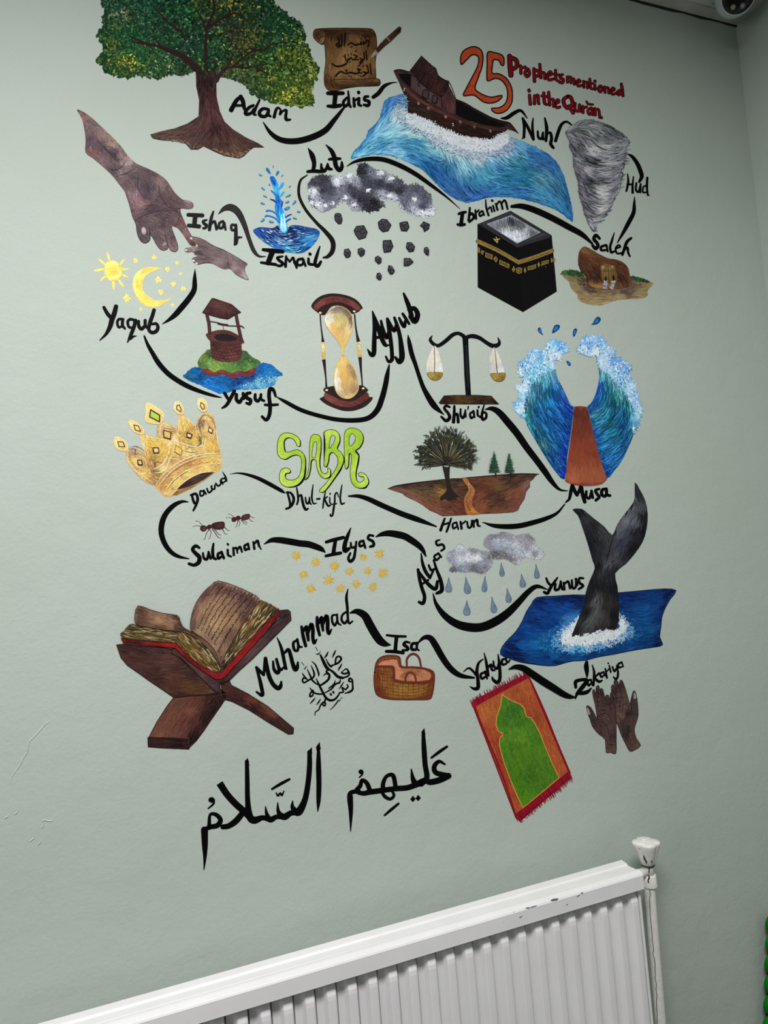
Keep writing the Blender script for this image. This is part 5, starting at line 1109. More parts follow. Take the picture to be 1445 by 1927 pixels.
def well():
    S = SS(W_)
    m = Motif('painted_well', 'painted brown roofed water well on a grassy island', 'mural picture', (435, 650), gain=.96)
    wa = W_(402,810, 440,775, 480,740, 545,725, 650,760, 900,700, 1060,700, 1130,685, 1200,700, 1250,740, 1300,780, 1305,805, 1270,812, 1250,845, 1240,880, 1200,905, 1130,920, 1050,930, 950,930, 860,940, 800,965, 740,968, 680,945, 600,910, 520,875, 450,845)
    def f(p):
        p.poly(wa, (24, 104, 170), smooth=3, rag=.5)
        p.hatch(wa, 1500, 9, 2.2, S(430,805,(30,90,120), 500,760,(20,90,150), 560,800,(20,70,130), 620,870,(24,110,190), 720,930,(30,120,200), 740,860,(20,90,150), 880,870,(20,50,110), 1000,820,(24,60,120), 1080,730,(20,90,160), 1150,740,(24,110,190), 1240,760,(30,110,180), 1280,800,(24,100,150), 1180,850,(40,130,190), 1080,890,(90,170,200), 1000,910,(60,140,190), 1220,880,(60,140,190), 900,920,(30,120,190)), [W_(420,810, 700,900, 1000,880, 1280,790), W_(500,760, 800,830, 1250,740)], jit=13, smooth=3, wob=.5)
        p.puff(W_(980,870, 1230,800, 1250,850, 1150,910, 950,925), 120, 4, 1.2, S(1100,880,(150,200,220)), jit=14)
    m.part('water', f)
    def isl(p):
        p.poly(W_(570,740, 600,780, 640,805, 700,810, 760,795, 810,810, 850,828, 890,830, 920,800, 980,815, 1040,795, 1060,770, 1065,735, 900,700, 650,700), (112, 50, 54), smooth=3)
        p.hatch(W_(575,745, 650,790, 750,780, 850,815, 920,790, 1050,780, 1060,735, 900,750, 700,760), 240, 8, 2, S(650,780,(130,60,62), 850,800,(120,54,58), 1000,780,(110,48,54)), [W_(590,760, 800,790, 1060,760)], jit=10)
        gr = W_(655,565, 610,590, 570,625, 542,670, 545,715, 580,745, 630,742, 690,775, 750,752, 800,765, 850,782, 920,760, 970,768, 1030,745, 1070,725, 1105,700, 1100,670, 1040,640, 1000,605, 950,575)
        p.poly(gr, (84, 118, 60), smooth=3)
        p.hatch(gr, 900, 8, 2.2, S(600,620,(116,130,70), 570,690,(72,108,56), 640,690,(110,150,70), 700,740,(140,170,80), 760,740,(100,140,66), 860,760,(96,140,66), 900,700,(70,100,56), 960,620,(60,92,56), 1050,680,(66,100,56), 1080,700,(70,104,58), 1000,740,(96,136,68), 680,700,(120,150,72), 640,600,(60,90,50)), [W_(560,700, 700,720, 850,740, 1090,690), W_(600,600, 560,700)], jit=12, smooth=3, wob=.6)
    m.part('island', isl, lvl=.0006)
    def wl(p):
        b = W_(650,480, 655,560, 665,640, 700,665, 760,680, 830,685, 890,675, 935,650, 940,600, 935,500)
        p.poly(b, (88, 50, 50))
        p.hatch(b, 420, 9, 2, S(680,520,(66,38,36), 690,620,(92,54,52), 850,640,(108,62,60), 900,560,(84,46,46), 780,560,(88,50,50)), [W_(655,560, 780,590, 935,570)], jit=8)
        for y in (520, 550, 580, 610, 640): p.line(W_(655,y - 20, 720,y + 5, 830,y + 15, 936,y - 8), .8, (46, 26, 26))
        for r in range(6):
            for k in range(8):
                x = 675 + k * 34 + (17 if r % 2 else 0); y = 505 + r * 29 + (5 if 2 < k < 6 else 0)
                if x < 930: p.line(W_(x, y, x + 1, y + 24), .6, (48, 28, 28))
        p.poly(W_(612,435, 640,415, 720,392, 800,392, 860,412, 910,440, 930,455, 958,490, 955,512, 920,510, 850,522, 760,512, 690,495, 650,488), (86, 50, 46), smooth=2)
        p.hatch(W_(620,435, 720,398, 800,396, 900,440, 940,490, 850,515, 690,490), 200, 8, 1.8, S(640,440,(96,56,50), 800,510,(84,46,44), 930,490,(66,36,36)), [W_(640,450, 760,500, 920,500)], jit=8)
        p.poly(W_(690,450, 720,430, 790,425, 850,440, 895,465, 880,485, 820,492, 750,490, 705,475), (34, 28, 32), smooth=3)
    m.part('brick_shaft', wl, lvl=.0012)
    for q in ((622,250, 640,330, 648,420), (885,245, 905,350, 935,480)):
        m.part('post', lambda p: (p.line(W_(*q), 6.2, (30, 18, 20)), p.line(W_(*q), 4.6, (76, 44, 46))), lvl=.0016)
    def rf(p):
        r = W_(583,232, 668,106, 690,108, 845,160, 928,232, 880,248, 850,270, 810,292, 740,280, 650,255)
        p.poly(r, (74, 44, 44)); p.hatch(r, 520, 12, 2, S(680,150,(88,54,52), 640,220,(68,38,38), 780,200,(84,52,50), 880,220,(58,34,36), 800,270,(52,30,30)), [W_(640,130, 900,230), W_(600,230, 800,270)], jit=6); p.outline(r, 1.3, (34, 18, 20))
        p.line(W_(845,160, 800,230, 805,290), .7, (46, 26, 28))
    m.part('roof', rf, lvl=.002)
    m.part('winch', lambda p: (p.line(W_(650,312, 720,325, 800,350, 900,355, 930,355, 958,372), (1.6,1.6,1.8,1.6,2,2), (84, 44, 44)), p.line(W_(725,332, 770,342, 808,346), 3.4, (52, 30, 32)), p.line(W_(765,350, 770,370, 775,392), .9, (60, 34, 34))), lvl=.0022)
well()
word('painted_name', 'black hand-painted name under the water around the well', W_, [
    [((26,26,24), 782,962, 805,1000, 828,1025), ((30,30,30,26,14), 870,945, 850,985, 820,1040, 795,1075, 760,1098)],
    [((28,30,30,26), 890,975, 890,1020, 918,1045, 940,1010), ((26,28), 950,965, 955,1010)],
    [((24,28,30,30,26,20), 1015,960, 980,970, 985,1005, 1018,1025, 1010,1060, 980,1052)],
    [((24,28,26,22), 1060,975, 1060,1015, 1085,1035, 1108,1000), ((24,24,20), 1112,975, 1112,1015, 1140,1032)],
    [((20,28,32,32,32,32,28,22), 1245,990, 1225,935, 1195,925, 1185,985, 1195,1080, 1188,1160, 1160,1205, 1122,1175), ((20,24,20), 1148,1068, 1200,1070, 1265,1066)]], lvl=.0008, w=.76)
X_ = Fr(560, 540, 820, 810)
swash('long black brush line curving under and up beside the hourglass', X_, (10,38,44,44,46,50,54,60,60,56,50,16), -220,1150, -130,1200, 20,1280, 180,1335, 400,1385, 600,1395, 740,1370, 830,1290, 880,1170, 915,1040, 935,930, 957,815)
def hourglass():
    S = SS(X_)
    m = Motif('painted_hourglass', 'painted hourglass with golden sand and dark wooden ends', 'mural picture', (643, 662), gain=.97)
    B1 = (44, 30, 32); B2 = (110, 56, 52)
    def cap1(p):
        p.poly(X_(142,195, 175,145, 240,95, 330,70, 420,70, 520,90, 600,125, 650,170, 682,222, 665,232, 640,258, 600,275, 560,280, 450,200, 350,210, 290,290, 240,290, 200,262, 155,225), B1, smooth=3)
        p.poly(X_(165,205, 230,140, 320,105, 420,100, 520,122, 600,160, 655,218, 625,248, 560,205, 480,168, 400,158, 320,175, 250,205, 200,245), B2, smooth=3)
        p.hatch(X_(170,205, 230,142, 320,108, 420,103, 520,125, 600,162, 650,218, 625,240, 560,200, 480,165, 400,155, 320,172, 250,200, 200,240), 250, 12, 2, S(200,200,(120,62,58), 400,130,(96,48,46), 640,220,(124,64,58)), [X_(180,220, 280,150, 400,130, 540,160, 640,225)], jit=8)
    m.part('top_cap', cap1)
    def cap2(p):
        p.poly(X_(272,1062, 320,1045, 380,1035, 450,1030, 560,1060, 640,1030, 690,1035, 740,1080, 715,1105, 745,1150, 780,1150, 782,1175, 740,1225, 680,1265, 600,1292, 540,1300, 470,1295, 390,1270, 300,1230, 240,1185, 232,1165, 280,1140, 290,1110, 272,1085), B1, smooth=2)
        q = X_(285,1105, 340,1128, 400,1160, 470,1190, 560,1195, 640,1165, 700,1120, 728,1100, 748,1150, 690,1200, 600,1245, 540,1258, 460,1252, 380,1228, 310,1190, 275,1160)
        p.poly(q, B2, smooth=2); p.hatch(q, 260, 12, 2, S(320,1160,(124,66,60), 520,1225,(100,52,48), 720,1150,(92,44,44)), [X_(290,1140, 400,1200, 520,1225, 650,1195, 740,1130)], jit=8, smooth=2)
    m.part('bottom_cap', cap2)
    for q, w in (((235,290, 243,400, 258,520, 265,575), (14,14,18,34)), ((595,285, 605,400, 620,500, 635,572), (16,16,22,40)), ((273,760, 285,860, 295,960, 300,1050), (38,24,16,22)), ((652,735, 660,850, 670,950, 675,1035), (38,24,16,14))):
        m.part('post', lambda p: p.line(X_(*q), np.array(w) * X_.k, (42, 26, 32), cap=False), lvl=.0006)
    for q in ((264,580, 268,670, 273,755), (637,575, 643,650, 650,730)):
        m.part('gold_sleeve', lambda p: (p.line(X_(*q), 7.2, (200, 176, 104), cap=False), p.hatch(X_(q[0] - 19, q[1], q[0] + 19, q[1], q[4] + 19, q[5], q[4] - 19, q[5]), 90, 5, 1.3, [(*X_(q[0], q[1])[0], (232,214,150)), (*X_(q[4], q[5])[0], (196,166,90))], [X_(*q)], jit=24, wob=.9)), M_GOLD, lvl=.0006)
    def bulbs(p):
        up = X_(400,205, 340,240, 300,290, 283,350, 300,410, 350,480, 400,540, 440,600, 455,640, 458,690, 462,715, 480,715, 480,660, 488,630, 520,570, 555,500, 575,430, 572,350, 560,290, 520,240, 460,208)
        lo = X_(468,715, 430,770, 400,840, 382,920, 380,1000, 395,1080, 430,1135, 480,1165, 540,1168, 590,1140, 630,1085, 635,1010, 615,920, 580,840, 530,770, 490,718)
        for P in (up, lo): p.poly(P, (206, 178, 120), smooth=3)
        p.hatch(up, 1000, 10, 2, S(420,215,(112,96,92), 330,260,(150,136,124), 350,245,(120,104,98), 500,240,(104,86,82), 550,300,(96,78,74), 560,370,(110,92,84), 310,330,(226,220,206), 300,370,(240,230,200), 330,310,(214,200,170), 420,300,(200,180,110), 440,330,(190,190,120), 500,340,(196,176,104), 420,370,(226,200,130), 360,400,(220,180,110), 450,400,(200,164,100), 540,380,(226,206,160), 540,430,(230,200,140), 400,450,(216,178,110), 460,500,(214,176,110), 510,520,(226,188,110), 450,560,(222,180,90), 470,640,(226,196,120), 460,600,(226,186,90), 330,440,(236,200,120)), [X_(300,300, 400,220, 540,260), X_(320,350, 400,520, 465,700), X_(560,350, 520,520, 475,680), X_(440,300, 450,500)], jit=5, smooth=3)
        p.hatch(lo, 1000, 10, 2, S(470,740,(236,200,130), 440,800,(232,190,110), 410,880,(240,220,170), 400,960,(236,232,220), 410,1040,(222,210,180), 450,900,(224,180,90), 480,850,(226,184,100), 540,830,(176,140,92), 590,900,(150,122,90), 620,980,(200,170,130), 540,950,(220,176,96), 480,1000,(206,164,96), 540,1060,(190,150,100), 590,1060,(166,132,92), 600,1010,(176,140,100), 460,1120,(196,170,140), 520,1150,(230,204,130), 580,1130,(224,196,120), 500,1090,(190,154,104)), [X_(470,730, 400,900, 400,1080, 500,1150), X_(480,740, 580,860, 625,1000, 580,1130), X_(480,800, 500,1000)], jit=5, smooth=3)
        p.outline(up, .8, (232, 196, 96), smooth=3); p.outline(lo, .8, (232, 196, 96), smooth=3)
        p.line(X_(300,300, 292,350, 310,400), (1, 3, 1), (244, 240, 226)); p.line(X_(415,850, 396,930, 398,1020, 415,1080), (.8, 3, 3, .8), (240, 238, 230))
    m.part('glass_bulbs', bulbs, M_GOLD, lvl=.001)
    for x, y in ((235,272), (590,257), (302,1080), (683,1063)): m.part('stud', lambda p: p.ell(*X_(x, y)[0], 2.6, 1.8, (240, 220, 170), 0, 10), lvl=.001)
hourglass()
word('painted_name', 'large black hand-painted name right of the hourglass', X_, [
    [((10,40,44,46,36,12), 730,650, 765,705, 795,700, 800,600, 802,420, 782,255), ((14,44,48,44,40,16), 782,255, 815,360, 850,450, 880,540, 915,605, 950,610), ((30,30), 815,530, 865,525)],
    [((24,36,36,28), 872,355, 890,440, 930,535, 950,470), ((30,40,40,38,40,30,20), 938,335, 955,440, 975,580, 985,680, 985,760, 950,780, 922,728)],
    [((24,36,36,30), 945,340, 970,400, 1010,460, 1030,400), ((26,38,40,52,56,46,24), 1012,322, 1045,420, 1070,520, 1085,640, 1090,740, 1060,785, 1022,735)],
    [((24,34,36,30), 1062,325, 1085,375, 1115,415, 1125,360), ((26,32,26), 1098,280, 1130,330, 1165,385)],
    [((20,40,46,46), 1108,68, 1138,140, 1165,210, 1190,300), ((46,44,50,54,44), 1170,240, 1220,225, 1255,290, 1225,360, 1180,310)]], w=.76)
Z_ = Fr(760, 600, 980, 800)
swash('long black brush line between the hourglass and the balance scales', Z_, (14,50,60,52,50,56,72,76,50,10), 50,205, 65,290, 95,430, 140,560, 185,700, 240,850, 310,980, 370,1070, 430,1130, 495,1185)
def scales():
    S = SS(Z_)
    m = Motif('painted_balance_scales', 'painted black balance scales on a brown base with two pans', 'mural picture', (876, 690), gain=1.02)
    m.part('column', lambda p: (p.poly(Z_(722,230, 755,210, 795,245, 800,400, 815,700, 830,945, 762,945, 745,700, 735,450), (14, 15, 17)), p.line(Z_(772,330, 780,600, 795,860), (2, 3, 2), (38, 40, 44))), M_BLACK)
    m.part('beam', lambda p: (p.line(Z_(348,210, 325,260, 370,315, 430,330, 520,270, 600,200, 670,180, 730,210, 755,250), np.array((12,40,44,46,50,50,44,50,60)) * Z_.k, (14, 15, 17)), p.line(Z_(755,245, 800,220, 860,215, 940,240, 1020,295, 1100,335, 1165,320, 1178,280, 1158,228), np.array((60,50,56,50,48,56,50,34,8)) * Z_.k, (14, 15, 17))), M_BLACK)
    b = Z_(435,1035, 495,952, 620,946, 900,944, 1078,956, 1170,1055, 800,1055, 450,1052)
    m.part('base', lambda p: (p.poly(b, (52, 34, 24)), p.hatch(b, 420, 16, 1.8, S(480,980,(40,26,20), 600,1000,(78,52,32), 800,970,(66,44,28), 900,1010,(50,32,22), 1000,960,(60,42,30), 1100,1030,(34,22,18)), [Z_(440,1000, 1150,1010)], jit=9), p.outline(b, 1.2, (24, 16, 12))))
    for sh, ln_, pan in ((Z_(375,330, 410,370, 445,470, 475,590, 475,668, 380,660, 288,668, 282,590, 290,500, 330,400), (375,335, 378,480, 378,660), Z_(288,668, 380,662, 475,668, 465,715, 430,750, 385,762, 335,748, 300,710)),
                         (Z_(1118,350, 1160,420, 1205,530, 1240,670, 1150,672, 1065,678, 1050,590, 1058,480, 1090,390), (1118,355, 1135,500, 1152,675), Z_(1068,680, 1150,675, 1248,670, 1245,730, 1210,770, 1160,775, 1110,755, 1085,720))):
        def pn(p):
            p.poly(sh, (214, 208, 202), smooth=2); c = sh.mean(0)
            p.hatch(sh, 260, 10, 1.8, [(*sh[0], (226,216,204)), (*sh[3], (226,222,216)), (*sh[6], (196,192,190)), (*sh[8], (230,218,196))], [Z_(*ln_)], jit=8, smooth=2); p.line(Z_(*ln_), (1.0, 1.3, 1.3), (52, 44, 46))
        pe = m.part('pan_cover', pn, lvl=.0006)
        m.part('pan', lambda p: (p.poly(pan, (150, 124, 54), smooth=2), p.hatch(pan, 150, 6, 1.5, [(*pan[0], (176,148,70)), (*pan[4], (140,112,44))], [pan[:3]], jit=16, smooth=2, wob=.7), p.outline(pan, .9, (104, 82, 34), smooth=2)), M_GOLD, lvl=.0009)
scales()
word('painted_name', 'black hand-painted name with an apostrophe under the balance scales', Z_, [
    [((26,32,32,34,40,38,26), 565,1090, 520,1075, 500,1110, 545,1165, 565,1220, 520,1260, 462,1210)],
    [((28,36,40), 622,1080, 620,1180, 612,1275), ((30,32,36), 630,1190, 660,1180, 670,1275)],
    [((22,28,30,26), 700,1115, 700,1190, 730,1225, 755,1160), ((22,26), 758,1130, 762,1210)], [((18,14), 795,1085, 790,1120)],
    [((26,26,28,26), 855,1150, 818,1170, 828,1225, 862,1210), ((28,24), 858,1140, 872,1215)],
    [((26,26,24), 908,1130, 912,1190, 945,1215)], [((24,22), 925,1088, 922,1096)],
    [((16,24,32,34,30,28,26,24), 992,1060, 972,1130, 962,1200, 975,1245, 1015,1220, 1015,1170, 985,1155, 965,1180)]], w=.76)
P_ = Fr(950, 580, 1230, 950)
def sea():
    S = SS(P_)
    m = Motif('painted_parted_sea', 'painted parted blue sea with foamy crests either side of red path', 'mural picture', (1092, 770), gain=1.12)
    Lf = P_(475,540, 500,640, 545,740, 590,840, 640,940, 668,960, 655,1100, 635,1250, 605,1450, 580,1665, 500,1600, 420,1490, 340,1360, 270,1240, 215,1140, 190,1060, 150,960, 150,860, 150,760, 190,680, 260,600, 380,540)
    Rt = P_(915,640, 905,740, 870,860, 830,930, 795,965, 815,1080, 860,1250, 920,1460, 985,1655, 1060,1580, 1130,1490, 1190,1370, 1245,1240, 1270,1150, 1300,1080, 1290,950, 1240,800, 1180,640, 1050,500, 890,470, 905,560)
    cl = S(450,580,(110,180,214), 330,620,(100,170,206), 480,640,(70,130,190), 380,690,(60,130,160), 300,740,(50,110,140), 230,720,(90,160,200), 200,800,(120,180,220), 250,860,(30,80,110), 400,760,(30,110,150), 480,760,(24,100,170), 540,800,(40,90,170), 320,880,(24,100,150), 420,900,(24,110,170), 500,900,(20,90,170), 580,920,(24,70,170), 200,960,(40,110,110), 200,1060,(70,170,190), 240,1120,(30,110,140), 300,1000,(16,80,140), 400,1050,(20,90,160), 520,1050,(16,80,150), 620,1000,(16,50,140), 300,1200,(20,80,110), 340,1290,(60,110,120), 420,1200,(24,100,160), 520,1200,(16,80,160), 610,1200,(16,50,150), 380,1380,(20,80,130), 450,1350,(24,90,150), 540,1380,(14,60,160), 480,1500,(20,80,150), 560,1560,(10,50,170), 580,1450,(10,50,150))
    cr = S(900,500,(140,200,220), 960,560,(110,180,200), 1050,620,(150,200,224), 930,640,(70,150,180), 1000,660,(50,130,140), 1080,720,(100,170,200), 910,720,(20,60,170), 960,740,(24,100,150), 1050,780,(20,110,120), 1120,780,(100,180,210), 890,850,(24,90,170), 960,860,(30,110,160), 1060,880,(16,90,110), 1150,880,(20,90,110), 1220,900,(90,170,200), 840,950,(20,90,160), 920,1000,(70,150,190), 1000,980,(40,120,150), 1100,1000,(16,80,120), 1190,980,(20,90,130), 1260,1000,(100,180,200), 860,1080,(24,110,160), 960,1080,(50,130,180), 1040,1080,(30,110,130), 1150,1100,(16,80,140), 1260,1120,(50,130,160), 870,1200,(16,60,150), 980,1200,(24,100,160), 1080,1180,(30,120,150), 1200,1220,(20,80,130), 900,1350,(16,60,150), 1000,1330,(30,110,170), 1100,1300,(40,130,180), 1180,1330,(24,90,150), 960,1500,(10,50,140), 1050,1450,(40,110,180), 1120,1430,(24,100,160), 1000,1600,(12,60,150))
    gl = [P_(470,640, 520,780, 600,920, 660,980), P_(420,680, 460,850, 560,1000, 650,1100), P_(360,700, 380,900, 470,1080, 620,1250), P_(290,760, 300,950, 380,1150, 500,1330, 600,1450), P_(230,860, 240,1050, 330,1280, 450,1450, 570,1600), P_(180,900, 210,1080, 300,1280, 400,1450)]
    gr = [P_(910,680, 890,820, 840,920, 800,980), P_(960,680, 960,850, 900,980, 810,1040), P_(1040,740, 1050,900, 980,1040, 830,1110), P_(1120,800, 1140,960, 1060,1120, 850,1230), P_(1190,900, 1210,1080, 1110,1260, 890,1350), P_(1250,1060, 1230,1200, 1130,1370, 930,1480), P_(1230,1260, 1150,1430, 960,1570)]
    def half(P, c, g):
        def f(p):
            p.poly(P, (24, 90, 150), smooth=2)
            p.hatch(P, 2200, 24, 3.0, c, g, jit=11, smooth=2)
            p.hatch(P, 1000, 26, 1.3, [(x, y, tuple(min(225, v * 1.2 + 16) for v in k)) for x, y, k in c], g, jit=12, smooth=2)
            p.hatch(P, 700, 22, 1.4, [(x, y, tuple(v * .75 for v in k)) for x, y, k in c], g, jit=8, smooth=2)
        return f
    m.part('standing_water', half(Lf, cl, gl)); m.part('standing_water', half(Rt, cr, gr))
    fL = P_(615,400, 575,345, 500,318, 425,318, 400,350, 405,380, 340,410, 280,395, 235,430, 232,470, 240,490, 180,505, 140,540, 130,600, 145,660, 190,690, 160,745, 110,755, 108,790, 140,820, 140,900, 95,910, 90,980, 130,1030, 190,1070, 190,1000, 180,900, 210,820, 240,740, 300,680, 400,620, 480,590, 470,510, 530,505, 545,450, 590,430)
    fR = P_(700,390, 730,360, 730,310, 780,282, 850,270, 910,275, 960,320, 1010,370, 1050,410, 1060,460, 1130,500, 1200,545, 1215,590, 1205,640, 1225,700, 1270,760, 1270,810, 1300,880, 1325,1000, 1300,1080, 1270,1160, 1240,1220, 1240,1120, 1255,1000, 1210,900, 1150,800, 1080,720, 1000,640, 930,600, 900,500, 880,460, 820,468, 770,450, 715,425)
    cf = S(540,370,(90,160,230), 590,400,(150,200,240), 440,340,(130,190,240), 480,400,(150,200,240), 520,470,(214,224,236), 420,480,(200,216,236), 300,420,(130,186,236), 340,480,(110,170,220), 260,460,(160,200,240), 180,540,(110,180,236), 200,600,(90,160,200), 160,620,(200,220,240), 280,540,(150,200,236), 380,560,(120,190,226), 250,650,(120,190,226), 140,770,(190,214,240), 110,930,(120,180,236), 150,980,(190,214,240), 170,850,(150,200,236), 200,1030,(110,190,220), 760,320,(130,186,240), 740,400,(180,210,240), 850,310,(150,196,240), 880,400,(220,228,238), 820,360,(120,170,230), 900,340,(130,180,240), 950,400,(140,190,236), 1000,420,(170,206,240), 960,520,(190,214,236), 1050,520,(110,160,230), 1100,560,(120,170,236), 1180,600,(120,170,236), 1050,620,(150,200,230), 1150,680,(130,180,236), 1220,780,(180,210,240), 1200,840,(150,200,236), 1270,900,(150,190,236), 1300,1000,(160,200,236), 1270,1060,(130,190,224), 1160,760,(150,200,226), 1260,1150,(90,160,190))
    for P in (fL, fR):
        def f(p):
            p.puff(P, 1500, 6, 2.2, cf, jit=12); p.poly(P, (130, 184, 226), smooth=2, rag=.7)
            p.puff(P, 2600, 5, 2.0, cf, jit=14, clip=True); p.dabs(P, 260, 2.2, [(x, y, (226, 234, 242)) for x, y, _ in cf], jit=12); p.dabs(P, 90, 1.8, [(x, y, (40, 90 + (i % 3) * 20, 200 - (i % 4) * 20)) for i, (x, y, _) in enumerate(cf)], jit=16)
        m.part('foam_crest', f, lvl=.0009)
    rd = P_(668,955, 730,952, 795,960, 825,1080, 860,1230, 905,1400, 950,1550, 988,1655, 940,1695, 850,1712, 740,1712, 640,1700, 580,1675, 600,1500, 625,1330, 650,1150)
    m.part('red_track', lambda p: (p.poly(rd, (128, 62, 42)), p.hatch(rd, 1300, 20, 3, S(730,980,(92,42,34), 720,1150,(110,50,38), 760,1300,(130,60,42), 700,1450,(136,66,46), 760,1550,(150,80,54), 700,1620,(164,92,64), 850,1600,(156,86,60), 900,1660,(150,80,58), 800,1690,(140,74,56), 850,1350,(124,58,40)), [P_(730,970, 740,1300, 745,1690), P_(790,970, 860,1280, 960,1650)], jit=3), p.line(P_(985,1660, 930,1702, 840,1718, 700,1716, 590,1684), (1, 1.6, 1.6, 1), (170, 60, 48))), lvl=.0012)
    for q in ((335,185, 352,205, 358,235, 372,262, 345,248, 322,225, 320,200), (500,160, 530,165, 530,195, 500,225, 458,245, 465,205, 480,170), (680,196, 700,205, 695,235, 672,278, 660,262, 662,220), (900,82, 930,100, 925,125, 895,155, 838,162, 855,145, 870,110), (597,512, 625,520, 640,545, 630,562, 608,548)):
        m.part('droplet', lambda p: (p.poly(P_(*q), (16, 60, 120), smooth=3), p.poly((P_(*q) - P_(*q).mean(0)) * .55 + P_(*q).mean(0), (36, 116, 180), smooth=3)))
sea()
swash('long black brush line between the balance scales and the parted sea', P_, (8,44,62,70,70,66,62,60,46,26,8), -195,985, -130,975, -60,1010, 30,1110, 120,1220, 210,1350, 310,1480, 390,1590, 460,1690, 530,1760, 610,1775)
word('painted_name', 'black hand-painted name under the parted sea', P_, [
    [((14,26,32,32), 590,1885, 625,1850, 640,1780, 652,1725), ((30,34,30), 655,1720, 680,1780, 700,1815), ((26,30,26), 700,1815, 722,1770, 735,1722), ((34,36,34), 738,1725, 755,1810, 775,1880)],
    [((24,26,26,24), 790,1780, 790,1830, 820,1845, 838,1790), ((26,26), 840,1775, 852,1840)],
    [((22,26,28,28,26), 915,1755, 878,1770, 895,1805, 915,1835, 882,1865)],
    [((28,30,30,28,24), 985,1755, 945,1765, 940,1810, 975,1825, 990,1780), ((28,28,26), 985,1760, 990,1810, 1020,1820)]], w=.76)
